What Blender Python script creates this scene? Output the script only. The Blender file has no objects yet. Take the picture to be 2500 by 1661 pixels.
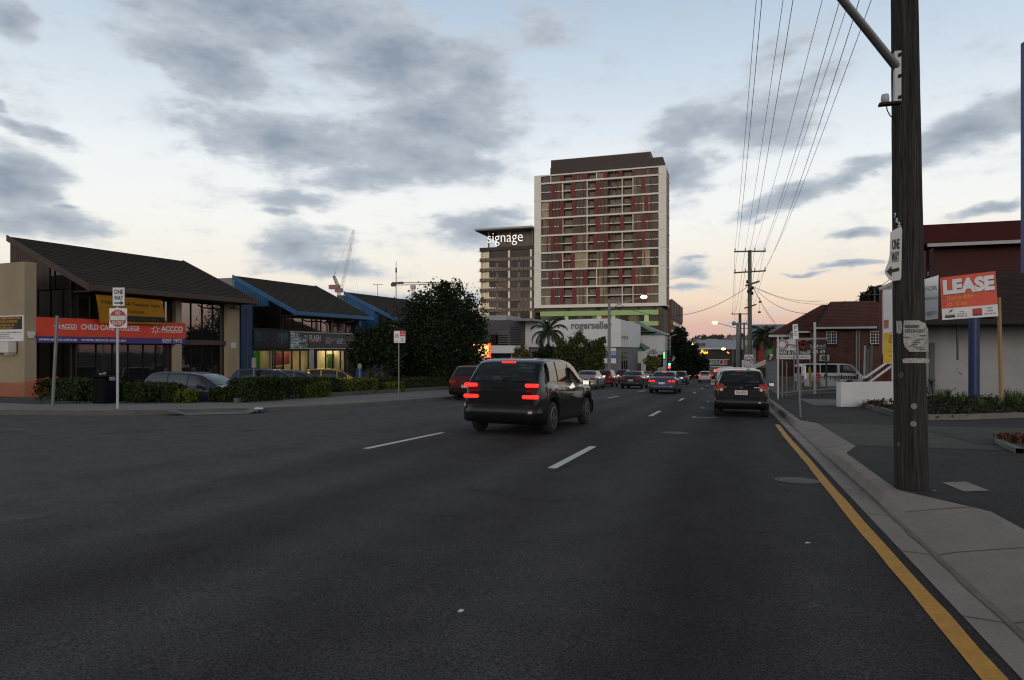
import bpy, math, random
import numpy as np
from mathutils import Vector, Matrix
C = bpy.context.scene.collection
sc = bpy.context.scene
R = math.radians
rng = random.Random(7)

# ------------------------------------------------------------------ camera
# world frame: +Y runs along the main street, +X to its right; street falls gently away from the camera
HEAD = R(17.95)
cam = bpy.data.objects.new('camera', bpy.data.cameras.new('camera'))
C.objects.link(cam)
cam.location = (0, 0, 1.386)
cam.rotation_euler = (R(90), 0, HEAD)
cam.data.lens = 24
cam.data.sensor_width = 36
cam.data.shift_y = 0.0098
cam.data.clip_start = 0.05
cam.data.clip_end = 6000
sc.camera = cam
sc.view_settings.view_transform = 'Standard'
sc.view_settings.look = 'None'
sc.view_settings.exposure = 0.0
sc.view_settings.gamma = 1.0
DENOISE = True
try:
    sc.cycles.use_denoising = DENOISE
    sc.cycles.filter_width = 1.2
    sc.cycles.max_bounces = 6
    sc.cycles.diffuse_bounces = 3
    sc.cycles.glossy_bounces = 3
    sc.cycles.transparent_max_bounces = 12
    sc.cycles.caustics_reflective = False
    sc.cycles.caustics_refractive = False
    sc.cycles.sample_clamp_indirect = 4.0
except Exception:
    pass

F = 1666.7; CX = 1250; HV = 855; HC = 1.386
_c, _s = math.cos(HEAD), math.sin(HEAD)
K = 0.0308
def ray(u, v):
    x = (u-CX)/F
    return (_c*x-_s, _s*x+_c, (HV-v)/F)
def at(u, v, Y):
    r = ray(u, v); return Vector((Y*r[0], Y*r[1], HC+Y*r[2]))
def onS(u, v, S): return at(u, v, S/ray(u, v)[1])
def onT(u, v, T): return at(u, v, T/ray(u, v)[0])
def onG(u, v, off=0.0):
    r = ray(u, v); return at(u, v, (off-HC)/(r[2]+K*r[1]))
def onP(u, v, p, d):
    """point of the view ray on the vertical plane through p along horizontal direction d"""
    r = ray(u, v); n = (d[1], -d[0])
    return at(u, v, (p[0]*n[0]+p[1]*n[1])/(r[0]*n[0]+r[1]*n[1]))
def gz(s):
    if s < -40: return 40*K
    if s < 150: return -K*s
    a = min(1.0, (s-150)/60.0)
    return -K*150 - K*60*(a-a*a/2)

def lin(r, g=None, b=None):
    f = lambda x: ((x/255+.055)/1.055)**2.4 if x > 10.3 else x/255/12.92
    return (f(r), f(g), f(b))

# ------------------------------------------------------------------ world: dusk sky with cloud banks
SUN_EL, SUN_AZ = R(7), R(180-14)           # low, behind the camera, a little to the right
world = bpy.data.worlds.new('World'); sc.world = world
world.use_nodes = True
nt = world.node_tree; nt.nodes.clear()
N = nt.nodes.new; L = nt.links.new
def nmath(op, a, b=None, c=None, clamp=False, tree=None):
    n = nt.nodes.new('ShaderNodeMath'); n.operation = op; n.use_clamp = clamp
    for i, x in enumerate((a, b, c)):
        if x is None: continue
        if isinstance(x, (int, float)): n.inputs[i].default_value = x
        else: L(x, n.inputs[i])
    return n.outputs[0]
def nramp(fac, stops, interp='LINEAR'):
    n = N('ShaderNodeValToRGB'); cr = n.color_ramp; cr.interpolation = interp
    while len(cr.elements) < len(stops): cr.elements.new(0.5)
    for e, (p, col) in zip(cr.elements, stops):
        e.position = p; e.color = (*col, 1)
    L(fac, n.inputs[0]); return n.outputs[0]
def nmix(fac, a, b):
    n = N('ShaderNodeMix'); n.data_type = 'RGBA'
    for i, x in ((0, fac), (6, a), (7, b)):
        if isinstance(x, (int, float)): n.inputs[i].default_value = x
        elif isinstance(x, tuple): n.inputs[i].default_value = (*x, 1)
        else: L(x, n.inputs[i])
    return n.outputs[2]
tc = N('ShaderNodeTexCoord')
nrm = N('ShaderNodeVectorMath'); nrm.operation = 'NORMALIZE'; L(tc.outputs['Generated'], nrm.inputs[0])
sep = N('ShaderNodeSeparateXYZ'); L(nrm.outputs[0], sep.inputs[0])
dx, dy, dz = sep.outputs
az = nmath('ARCTAN2', dx, dy); el = nmath('ARCSINE', dz)
eln = nmath('DIVIDE', el, R(90), clamp=True)
front = [(0, lin(214,176,170)), (.022, lin(226,186,172)), (.045, lin(247,224,200)), (.08, lin(250,241,228)), (.115, lin(252,252,248)),
         (.165, lin(243,248,251)), (.22, lin(216,229,241)), (.30, lin(184,204,225)), (.38, lin(140,155,172)), (.5, lin(98,106,116)), (1, lin(70,75,82))]
back = [(0, lin(40,38,38)), (.05, lin(60,54,52)), (.08, lin(150,130,118)), (.11, lin(222,196,168)), (.16, lin(238,226,210)), (.28, lin(205,212,220)),  # low band added dark to deepen reflections; overhead darkened to dim the ground
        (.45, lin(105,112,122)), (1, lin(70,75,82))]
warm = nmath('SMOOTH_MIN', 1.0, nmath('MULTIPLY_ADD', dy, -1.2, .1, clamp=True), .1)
cream = [(0, lin(225,200,185)), (.03, lin(240,226,208)), (.07, lin(250,243,230)), (.115, lin(252,252,248)), (.165, lin(243,248,251)), (.22, lin(218,230,240)),
         (.30, lin(184,204,225)), (.38, lin(140,155,172)), (.5, lin(98,106,116)), (1, lin(70,75,82))]
lft = N('ShaderNodeMapRange'); lft.inputs['From Min'].default_value = R(-8); lft.inputs['From Max'].default_value = R(-30); L(az, lft.inputs['Value'])
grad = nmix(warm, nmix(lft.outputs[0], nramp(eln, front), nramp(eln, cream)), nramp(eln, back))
# the physical sky adds its own tint to the gradient
skyt = N('ShaderNodeTexSky'); skyt.sky_type = 'NISHITA'; skyt.sun_disc = False
skyt.sun_elevation = SUN_EL; skyt.sun_rotation = SUN_AZ
skyc = N('ShaderNodeVectorMath'); skyc.operation = 'SCALE'; skyc.inputs['Scale'].default_value = .06; L(skyt.outputs[0], skyc.inputs[0])
base_sky = nmix(.05, grad, skyc.outputs[0])
# clouds: banks placed by azimuth and elevation, broken up by noise
cmb = N('ShaderNodeCombineXYZ'); L(az, cmb.inputs[0]); L(el, cmb.inputs[1])
sq = N('ShaderNodeCombineXYZ'); L(az, sq.inputs[0]); L(nmath('MULTIPLY', el, 2.3), sq.inputs[1])
def noise(vec, scale, detail, rough=.55, col=False):
    n = N('ShaderNodeTexNoise'); n.inputs['Scale'].default_value = scale
    n.inputs['Detail'].default_value = detail; n.inputs['Roughness'].default_value = rough
    L(vec, n.inputs['Vector']); return n.outputs['Color' if col else 'Fac']
wv = N('ShaderNodeVectorMath'); wv.operation = 'MULTIPLY_ADD'
L(noise(sq.outputs[0], 7, 4, .6, True), wv.inputs[0]); wv.inputs[1].default_value = (.10, .05, 0)
sub = N('ShaderNodeVectorMath'); sub.operation = 'SUBTRACT'; L(cmb.outputs[0], sub.inputs[0]); sub.inputs[1].default_value = (.05, .025, 0)
L(sub.outputs[0], wv.inputs[2])
# (x, y, rx, ry, tilt, weight) measured on the photo, turned into sky directions below
CLOUDS = [(640,40,470,85,0,1),(480,140,220,70,-12,.9),(900,150,260,95,-5,1),(1090,180,130,90,0,.8),(1010,280,190,90,-8,1),(960,360,230,60,-6,1),
 (640,325,270,58,-6,1),(520,330,120,30,0,.8),(850,400,180,40,4,.8),(700,452,110,28,0,.8),(660,480,60,12,0,.7),(690,565,118,62,0,1.05),(740,618,140,28,0,1),
 (40,425,110,82,-15,1),(110,508,165,45,-8,1),(0,520,120,40,0,.9),(150,478,45,12,0,.7),(60,296,75,16,-14,.65),(135,322,85,18,-14,.6),(5,244,40,14,-15,.7),
 (5,40,70,55,-20,.95),(1110,525,120,50,0,.9),(1160,482,90,18,4,.7),(1250,70,120,60,0,.45),
 (1600,300,150,62,18,.8),(1560,400,110,62,8,.9),(1760,285,150,75,16,.85),(1900,190,150,55,25,.5),(1830,120,120,50,20,.35),(1680,230,90,30,20,.4),
 (1830,450,160,26,17,.95),(1940,420,60,24,12,.8),(2010,372,110,22,14,.9),(2230,300,190,48,19,1),(2360,250,90,50,20,.9),(2270,482,120,17,6,.9),(1975,535,90,12,6,.7),
 (1585,626,58,20,0,1),(1590,602,45,6,0,.7),(1580,662,62,9,0,.8),(1560,642,50,6,0,.6),(1950,606,85,9,3,.9),(1840,628,50,6,0,.8),(2080,622,90,8,8,.6),
 (1690,742,70,4,0,.6),(1700,757,60,4,0,.5),(950,690,190,32,0,.75),(560,665,160,9,0,.4),(1770,500,60,8,10,.5)]
field = None
for (x, y, rx, ry, tilt, w) in CLOUDS:
    r0 = ray(x*1.0593, y*1.0593); d = Vector(r0).normalized()
    a0 = math.atan2(d.x, d.y); e0 = math.asin(d.z)
    ca = 1.0/ (1+((x*1.0593-CX)/F)**2)
    m = N('ShaderNodeMapping'); m.vector_type = 'TEXTURE'
    m.inputs['Location'].default_value = (a0, e0, 0)
    m.inputs['Rotation'].default_value = (0, 0, R(tilt))
    m.inputs['Scale'].default_value = (rx*1.0593/F*ca*1.26, ry*1.0593/F*math.sqrt(ca)*1.26, 1)
    L(wv.outputs[0], m.inputs['Vector'])
    ln = N('ShaderNodeVectorMath'); ln.operation = 'LENGTH'; L(m.outputs[0], ln.inputs[0])
    f = nmath('MULTIPLY_ADD', ln.outputs['Value'], -w, w)
    field = f if field is None else nmath('SMOOTH_MAX', field, f, .22)
fbm = noise(sq.outputs[0], 9, 8, .62)
rear = nmath('MULTIPLY', nmath('SUBTRACT', noise(sq.outputs[0], 2.2, 3), .5), nmath('MULTIPLY', nmath('MAXIMUM', nmath('SUBTRACT', .25, dy, clamp=True), nmath('SUBTRACT', dz, .5, clamp=True)), 3.0))
field = nmath('MINIMUM', field, nmath('MULTIPLY', field, 2.2))
field = nmath('MAXIMUM', field, rear)
fine = noise(sq.outputs[0], 26, 6, .6)
dens = nmath('ADD', nmath('ADD', field, nmath('MULTIPLY_ADD', fbm, 1.25, -.655)), nmath('MULTIPLY_ADD', fine, .5, -.25))
sst = N('ShaderNodeMapRange'); sst.interpolation_type = 'SMOOTHSTEP'
sst.inputs['From Min'].default_value = -.04; sst.inputs['From Max'].default_value = .46
L(dens, sst.inputs['Value']); cover = sst.outputs[0]
thick = N('ShaderNodeMapRange'); thick.inputs['From Min'].default_value = .1; thick.inputs['From Max'].default_value = 1.0
L(nmath('ADD', dens, nmath('MULTIPLY_ADD', noise(sq.outputs[0], 15, 5, .6), .9, -.5)), thick.inputs['Value'])
ccol = nmix(thick.outputs[0], lin(194,202,211), lin(135,149,165))
skyf = nmix(nmath('MULTIPLY', cover, .93), base_sky, ccol)
bg = N('ShaderNodeBackground'); bg.inputs['Strength'].default_value = 1.0; L(skyf, bg.inputs['Color'])
wo = N('ShaderNodeOutputWorld'); L(bg.outputs[0], wo.inputs['Surface'])
try:
    world.cycles.sampling_method = 'MANUAL'; world.cycles.sample_map_resolution = 512
except Exception:
    pass

# after-glow of the sunset, behind the camera: one soft warm sun
sun = bpy.data.objects.new('sun', bpy.data.lights.new('sun', 'SUN')); C.objects.link(sun)
sun.data.energy = 1.0; sun.data.angle = R(25); sun.data.color = (1, .90, .80)
sun.rotation_euler = (R(90)-SUN_EL, 0, math.pi-SUN_AZ + math.pi)
_d = Vector((math.sin(SUN_AZ)*math.cos(SUN_EL), math.cos(SUN_AZ)*math.cos(SUN_EL), math.sin(SUN_EL)))
sun.rotation_euler = _d.to_track_quat('Z', 'Y').to_euler()

# ------------------------------------------------------------------ materials
MATS = {}
def M(name, col, rough=.7, var=.18, scale=3.0, bump=0.0, bscale=30.0, metal=0.0, spec=.5, coat=0.0, emit=None, estr=0.0, stretch=None, ior=None, island=0.0, fine=0.0, rvar=0.0):
    """procedural surface: base colour broken up by two noises, optional bump, coat, emission"""
    if name in MATS: return MATS[name]
    m = bpy.data.materials.new(name); m.use_nodes = True; MATS[name] = m
    t = m.node_tree; p = t.nodes['Principled BSDF']
    p.inputs['Roughness'].default_value = rough; p.inputs['Metallic'].default_value = metal
    p.inputs['Specular IOR Level'].default_value = spec
    if ior: p.inputs['IOR'].default_value = ior
    if coat: p.inputs['Coat Weight'].default_value = coat; p.inputs['Coat Roughness'].default_value = .05
    if emit:
        p.inputs['Emission Color'].default_value = (*emit, 1); p.inputs['Emission Strength'].default_value = estr
    p.inputs['Base Color'].default_value = (*col, 1)
    m.diffuse_color = (*col, 1)
    co = t.nodes.new('ShaderNodeTexCoord'); src = co.outputs['Object']
    if stretch:
        mp = t.nodes.new('ShaderNodeMapping'); mp.inputs['Scale'].default_value = stretch
        t.links.new(src, mp.inputs[0]); src = mp.outputs[0]
    def nz(sca, det=4):
        n = t.nodes.new('ShaderNodeTexNoise'); n.inputs['Scale'].default_value = sca; n.inputs['Detail'].default_value = det
        n.inputs['Roughness'].default_value = .6; t.links.new(src, n.inputs['Vector']); return n.outputs['Fac']
    def mth(op, a, b, c=None):
        n = t.nodes.new('ShaderNodeMath'); n.operation = op
        for i, x in enumerate((a, b, c)):
            if x is None: continue
            if isinstance(x, (int, float)): n.inputs[i].default_value = x
            else: t.links.new(x, n.inputs[i])
        return n.outputs[0]
    fac = None
    if var:
        fac = mth('MULTIPLY_ADD', nz(scale, 5), 4*var, 1-2*var)
    if fine:
        f2 = mth('MULTIPLY_ADD', nz(bscale, 2), 4*fine, 1-2*fine)
        fac = f2 if fac is None else mth('MULTIPLY', fac, f2)
    if island:
        g = t.nodes.new('ShaderNodeNewGeometry')
        f3 = mth('MULTIPLY_ADD', g.outputs['Random Per Island'], 2*island, 1-island)
        fac = f3 if fac is None else mth('MULTIPLY', fac, f3)
    if fac is not None:
        v = t.nodes.new('ShaderNodeVectorMath'); v.operation = 'SCALE'; v.inputs[0].default_value = col
        t.links.new(mth('MAXIMUM', fac, .05), v.inputs['Scale']); t.links.new(v.outputs[0], p.inputs['Base Color'])
    if rvar:
        t.links.new(mth('MULTIPLY_ADD', nz(scale*1.7, 4), 2*rvar, rough-rvar), p.inputs['Roughness'])
    if bump:
        b = t.nodes.new('ShaderNodeBump'); b.inputs['Strength'].default_value = bump; b.inputs['Distance'].default_value = .02
        t.links.new(nz(bscale, 3), b.inputs['Height']); t.links.new(b.outputs[0], p.inputs['Normal'])
    return m

def glass_mat(name, col, ior=1.9, rough=.03, wav=.06, wscale=.8):
    m = M(name, col, rough, var=.25, scale=.6, ior=ior, bump=wav, bscale=wscale)
    return m

# ------------------------------------------------------------------ mesh helpers
ORG = {}
class MB:
    def __init__(self): self.v = []; self.f = []; self.m = None; self.sm = []; self.mi = []; self.cur = 0
    def add(self, vs, fs, smooth=False):
        o = len(self.v)
        if self.m is not None: vs = [self.m @ Vector(p) for p in vs]
        self.v += [tuple(p) for p in vs]
        self.f += [tuple(i+o for i in f) for f in fs]; self.sm += [smooth]*len(fs); self.mi += [self.cur]*len(fs)
        return self
    def box(self, x0, x1, y0, y1, z0, z1):
        vs = [(x0,y0,z0),(x1,y0,z0),(x1,y1,z0),(x0,y1,z0),(x0,y0,z1),(x1,y0,z1),(x1,y1,z1),(x0,y1,z1)]
        return self.add(vs, [(0,3,2,1),(4,5,6,7),(0,1,5,4),(1,2,6,5),(2,3,7,6),(3,0,4,7)])
    def rbox(self, x0, x1, y0, y1, z0, z1, r):
        """box with chamfered vertical and horizontal edges"""
        r = min(r, (x1-x0)*.49, (y1-y0)*.49, (z1-z0)*.49)
        vs = []
        for z, q in ((z0, r), (z0+r, 0), (z1-r, 0), (z1, r)):
            a, b, c_, d = x0+q, x1-q, y0+q, y1-q
            rr = r if q == 0 else r*.5
            vs += [(a+rr,c_,z),(b-rr,c_,z),(b,c_+rr,z),(b,d-rr,z),(b-rr,d,z),(a+rr,d,z),(a,d-rr,z),(a,c_+rr,z)]
        fs = [tuple(range(7,-1,-1)), tuple(range(24,32))]
        for k in range(3):
            for i in range(8):
                j = (i+1) % 8; fs.append((k*8+i, k*8+j, k*8+8+j, k*8+8+i))
        return self.add(vs, fs)
    def quad(self, a, b, c, d): return self.add([a,b,c,d], [(0,1,2,3)])
    def poly(self, pts): return self.add(pts, [tuple(range(len(pts)))])
    def slab(self, a, b, c, d, th):
        """four corners, thickened by th along minus the face normal"""
        a, b, c, d = map(Vector, (a,b,c,d)); n = (b-a).cross(d-a).normalized()*th
        return self.add([a,b,c,d,a-n,b-n,c-n,d-n], [(0,1,2,3),(7,6,5,4),(1,0,4,5),(2,1,5,6),(3,2,6,7),(0,3,7,4)])
    def prism(self, pts, z0, z1):
        n = len(pts); vs = [(x,y,z0) for x,y in pts]+[(x,y,z1) for x,y in pts]
        return self.add(vs, [tuple(range(n-1,-1,-1)), tuple(range(n,2*n))]+[(i,(i+1)%n,n+(i+1)%n,n+i) for i in range(n)])
    def extr(self, pts, vec):
        """3-D polygon extruded along vec"""
        n = len(pts); vec = Vector(vec); vs = [Vector(p) for p in pts]; vs = vs+[p+vec for p in vs]
        return self.add(vs, [tuple(range(n-1,-1,-1)), tuple(range(n,2*n))]+[(i,(i+1)%n,n+(i+1)%n,n+i) for i in range(n)])
    def tube(self, pts, r, n=8, smooth=True, cap=True):
        pts = [Vector(p) for p in pts]; k = len(pts)
        rs = r if isinstance(r, (list, tuple)) else [r]*k
        vs = []; fs = []; up = None
        for i, p in enumerate(pts):
            d = (pts[min(i+1,k-1)]-pts[max(i-1,0)]).normalized()
            if up is None:
                up = Vector((0,0,1)) if abs(d.z) < .9 else Vector((1,0,0))
            a = (up-d*up.dot(d)).normalized(); up = a; b = d.cross(a)
            for j in range(n):
                t = 2*math.pi*j/n; vs.append(p+(a*math.cos(t)+b*math.sin(t))*rs[i])
        for i in range(k-1):
            for j in range(n):
                q = (j+1)%n; fs.append((i*n+j, i*n+q, (i+1)*n+q, (i+1)*n+j))
        self.add(vs, fs, smooth)
        if cap: self.add(vs[:n], [tuple(range(n-1,-1,-1))]); self.add(vs[-n:], [tuple(range(n))])
        return self
    def lathe(self, prof, center, axis='z', n=16, smooth=True):
        """profile of (radius, height) turned round an axis through center"""
        vs = []; fs = []; cx, cy, cz = center
        for (r, h) in prof:
            for j in range(n):
                t = 2*math.pi*j/n; a, b = r*math.cos(t), r*math.sin(t)
                vs.append({'z': (cx+a, cy+b, cz+h), 'x': (cx+h, cy+a, cz+b), 'y': (cx+b, cy+h, cz+a)}[axis])
        for i in range(len(prof)-1):
            for j in range(n):
                q = (j+1)%n; fs.append((i*n+j, i*n+q, (i+1)*n+q, (i+1)*n+j))
        return self.add(vs, fs, smooth)
    def obj(self, name, mat, parent=None, loc=None, mats=None):
        org = Vector(loc) if loc is not None else (ORG[parent.name] if parent is not None else Vector((0,0,0)))
        me = bpy.data.meshes.new(name)
        me.from_pydata([(x-org.x, y-org.y, z-org.z) for x,y,z in self.v], [], self.f)
        me.polygons.foreach_set('use_smooth', self.sm)
        for mm in (mats or [mat]): me.materials.append(mm)
        if mats: me.polygons.foreach_set('material_index', self.mi)
        me.update()
        o = bpy.data.objects.new(name, me); C.objects.link(o)
        if parent is not None: o.parent = parent
        else: o.location = org
        ORG[o.name] = org
        return o
def tag(o, label, cat, group=None):
    o['label'] = label; o['category'] = cat
    if group: o['group'] = group
    return o
def struct(o): o['kind'] = 'structure'; return o
def thing(name, label, cat, loc=(0,0,0), group=None, rot=None, local=False):
    """Empty at the thing's base; parts under it are given in world coordinates unless local"""
    o = bpy.data.objects.new(name, None); C.objects.link(o); o.location = loc; o.empty_display_size = .3
    if rot: o.rotation_euler = rot
    ORG[o.name] = Vector((0,0,0)) if local else Vector(loc)
    return tag(o, label, cat, group)
_fc = {}
def glyphs(body, bold=0.0, align='CENTER'):
    k = (body, bold, align)
    if k not in _fc:
        cu = bpy.data.curves.new('t', 'FONT'); cu.body = body; cu.align_x = align; cu.size = 1.0
        cu.offset = bold; cu.resolution_u = 3
        ob = bpy.data.objects.new('t', cu)
        me = bpy.data.meshes.new_from_object(ob)
        vs = [tuple(v.co) for v in me.vertices]; fs = [tuple(p.vertices) for p in me.polygons]
        bpy.data.objects.remove(ob); bpy.data.meshes.remove(me)
        _fc[k] = (vs, fs)
    return _fc[k]
def text(mb, body, o, xd, h, up=(0,0,1), bold=.01, width=None, align='CENTER', slant=0.0, lift=.004):
    """flat lettering with cap height h, origin o (baseline), along xd; width forces the line's length"""
    vs, fs = glyphs(body, bold, align)
    if not vs: return mb
    xs = [v[0] for v in vs]; w = max(xs)-min(xs); x0 = min(xs)
    sy = h/.7; sx = (width/w) if width else sy
    xd = Vector(xd).normalized(); up = Vector(up).normalized(); n = xd.cross(up)
    off = 0
    if width and align == 'CENTER': off = -width/2 - x0*sx
    if width and align == 'LEFT': off = -x0*sx
    o = Vector(o)+n*lift
    mb.add([o+xd*(v[0]*sx+off+slant*v[1]*sy)+up*(v[1]*sy) for v in vs], fs)
    return mb
def patch(mb, o, xd, up, x0, x1, y0, y1, lift=.003):
    """rectangle on a sign face"""
    xd = Vector(xd).normalized(); up = Vector(up).normalized(); n = xd.cross(up); o = Vector(o)+n*lift
    return mb.quad(o+xd*x0+up*y0, o+xd*x1+up*y0, o+xd*x1+up*y1, o+xd*x0+up*y1)
def board(mb, o, xd, up, x0, x1, y0, y1, th=.02):
    xd = Vector(xd).normalized(); up = Vector(up).normalized(); o = Vector(o)
    return mb.slab(o+xd*x0+up*y0, o+xd*x1+up*y0, o+xd*x1+up*y1, o+xd*x0+up*y1, th)
def disc(mb, o, xd, up, cx, cy, r, n=24, lift=.003, r2=0):
    xd = Vector(xd).normalized(); up = Vector(up).normalized(); nn = xd.cross(up); o = Vector(o)+nn*lift
    P = lambda rr: [o+xd*(cx+rr*math.cos(2*math.pi*i/n))+up*(cy+rr*math.sin(2*math.pi*i/n)) for i in range(n)]
    if r2: return mb.add(P(r)+P(r2), [(i,(i+1)%n,n+(i+1)%n,n+i) for i in range(n)])
    return mb.poly(P(r))
# ------------------------------------------------------------------ ground, road, footpaths
def asphalt(name, col, light, speck=.5, streak=True):
    m = bpy.data.materials.new(name); m.use_nodes = True; t = m.node_tree; p = t.nodes['Principled BSDF']
    p.inputs['Roughness'].default_value = .8; p.inputs['Specular IOR Level'].default_value = .09
    co = t.nodes.new('ShaderNodeTexCoord').outputs['Object']
    def mp(sc_):
        n = t.nodes.new('ShaderNodeMapping'); n.inputs['Scale'].default_value = sc_; t.links.new(co, n.inputs[0]); return n.outputs[0]
    def nz(v, s, d=4, r=.6):
        n = t.nodes.new('ShaderNodeTexNoise'); n.inputs['Scale'].default_value = s; n.inputs['Detail'].default_value = d; n.inputs['Roughness'].default_value = r
        t.links.new(v, n.inputs['Vector']); return n.outputs['Fac']
    def mth(op, a, b=None, c=None, cl=False):
        n = t.nodes.new('ShaderNodeMath'); n.operation = op; n.use_clamp = cl
        for i, x in enumerate((a, b, c)):
            if x is None: continue
            if isinstance(x, (int, float)): n.inputs[i].default_value = x
            else: t.links.new(x, n.inputs[i])
        return n.outputs[0]
    big = nz(mp((.35, .07 if streak else .35, 1)), 1.0, 5)
    mid = nz(co, 2.3, 5)
    gr = nz(co, 70, 3, .7)
    gr2 = nz(co, 260, 2, .7)
    f = mth('MULTIPLY_ADD', big, 1.5, -.45)
    sxyz = t.nodes.new('ShaderNodeSeparateXYZ'); t.links.new(co, sxyz.inputs[0]); X = sxyz.outputs[0]
    if streak:      # older, greyer surfacing on the far lanes; polished wheel tracks
        wob = mth('MULTIPLY_ADD', nz(co, .25, 3), 3.0, -1.5)
        old = t.nodes.new('ShaderNodeMapRange'); old.inputs['From Min'].default_value = -4.0; old.inputs['From Max'].default_value = -8.5; old.inputs['To Max'].default_value = .75
        t.links.new(mth('ADD', X, wob), old.inputs['Value'])
        trk = mth('MULTIPLY', mth('POWER', mth('ABSOLUTE', mth('SINE', mth('MULTIPLY_ADD', X, 1.745, .55))), 3.0), .28)
        f = mth('ADD', f, mth('ADD', old.outputs[0], trk))
    f = mth('MAXIMUM', mth('MINIMUM', f, 1.0), 0.0)
    mx = t.nodes.new('ShaderNodeMix'); mx.data_type = 'RGBA'; t.links.new(f, mx.inputs[0])
    mx.inputs[6].default_value = (*col, 1); mx.inputs[7].default_value = (*light, 1)
    k = mth('MULTIPLY', mth('MULTIPLY_ADD', mid, .7, .65), mth('MAXIMUM', mth('MULTIPLY_ADD', gr, 4.2, -1.1), .2))
    k = mth('MULTIPLY', k, mth('MAXIMUM', mth('MULTIPLY_ADD', gr2, 4.0, -1.0), .2))
    # hairline cracks and oil spots
    dv = t.nodes.new('ShaderNodeTexNoise'); dv.inputs['Scale'].default_value = .9; dv.inputs['Detail'].default_value = 6; t.links.new(co, dv.inputs['Vector'])
    av = t.nodes.new('ShaderNodeVectorMath'); av.operation = 'MULTIPLY_ADD'; t.links.new(dv.outputs['Color'], av.inputs[0]); av.inputs[1].default_value = (1.6,1.6,0); t.links.new(co, av.inputs[2])
    ck = t.nodes.new('ShaderNodeTexVoronoi'); ck.feature = 'DISTANCE_TO_EDGE'; ck.inputs['Scale'].default_value = .22; t.links.new(av.outputs[0], ck.inputs['Vector'])
    crack = mth('LESS_THAN', ck.outputs['Distance'], mth('MULTIPLY_ADD', nz(co, .4, 3), .02, -.0075))
    k = mth('MULTIPLY', k, mth('MULTIPLY_ADD', crack, -.16, 1.0))
    oil = t.nodes.new('ShaderNodeMapRange'); oil.inputs['From Min'].default_value = .62; oil.inputs['From Max'].default_value = .72; oil.inputs['To Min'].default_value = 1; oil.inputs['To Max'].default_value = .5; t.links.new(nz(mp((1, .45, 1)), .8, 5, .65), oil.inputs['Value'])
    k = mth('MULTIPLY', k, oil.outputs[0])
    vo = t.nodes.new('ShaderNodeTexVoronoi'); vo.inputs['Scale'].default_value = 34; t.links.new(co, vo.inputs['Vector'])
    sx = t.nodes.new('ShaderNodeSeparateColor'); t.links.new(vo.outputs['Color'], sx.inputs[0])
    sp = mth('MULTIPLY', mth('LESS_THAN', vo.outputs['Distance'], .16), mth('GREATER_THAN', sx.outputs[0], .93))
    k = mth('MULTIPLY_ADD', sp, 2.4*speck, k)
    v = t.nodes.new('ShaderNodeVectorMath'); v.operation = 'SCALE'; t.links.new(mx.outputs[2], v.inputs[0]); t.links.new(k, v.inputs['Scale'])
    t.links.new(v.outputs[0], p.inputs['Base Color'])
    b = t.nodes.new('ShaderNodeBump'); b.inputs['Strength'].default_value = .5; b.inputs['Distance'].default_value = .01
    t.links.new(mth('ADD', gr, gr2), b.inputs['Height']); t.links.new(b.outputs[0], p.inputs['Normal'])
    return m
m_road = asphalt('road_asphalt', (.0255,.0220,.0222), (.098,.092,.090))
m_path = asphalt('path_asphalt', (.046,.043,.043), (.085,.081,.078), .6, False)
m_park = asphalt('car_park_asphalt', (.045,.045,.048), (.06,.06,.06), .3, False)
m_conc = M('concrete_kerb', (.265,.222,.19), .85, .22, 1.1, bump=.35, bscale=60, fine=.16)
m_conc2 = M('concrete_grey', (.17,.155,.135), .88, .24, .8, bump=.3, bscale=60, fine=.14)
m_kerbd = M('kerb_dark', (.10,.095,.088), .9, .25, 1.5, bump=.3, bscale=40, fine=.15)
m_white_line = M('road_paint_white', (.62,.62,.61), .7, .16, 9, fine=.18, bscale=45)
m_yellow = M('road_paint_yellow', (.53,.25,.02), .7, .14, 6, fine=.17, bscale=40)
m_soil = M('garden_soil', (.019,.0135,.009), .95, .3, 6, bump=.8, bscale=25, fine=.2)
m_dirt = M('far_ground', (.06,.06,.052), .95, .3, .05)

def sheet(name, tb, stations, off, mat):
    """sheet between t limits tb(s)=(t0,t1) that follows the fall of the street"""
    mb = MB(); prev = None
    for s in stations:
        t0, t1 = tb(s) if callable(tb) else tb
        cur = ((t0, s, gz(s)+off), (t1, s, gz(s)+off))
        if prev: mb.quad(prev[0], prev[1], cur[1], cur[0])
        prev = cur
    return struct(mb.obj(name, mat))
ST = [-1600,-400,-40,0,40,80,120,150,158,166,176,186,198,210,500,2500]
sheet('ground', (-2200, 2200), ST, -.30, m_dirt)
sheet('road', (-90, 1.26), [-40,0,15,40,80,120,150,158,166,176,186], 0, m_road)
sheet('car_park', (-95, -16.95), [16.3,40,80,120,150,166,186], -.06, m_park)
# side street to the right of the junction end, hidden from here, closes the far end of the street
sheet('cross_road', (1.2, 60), [160,166,176,186], -.004, m_road)

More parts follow.
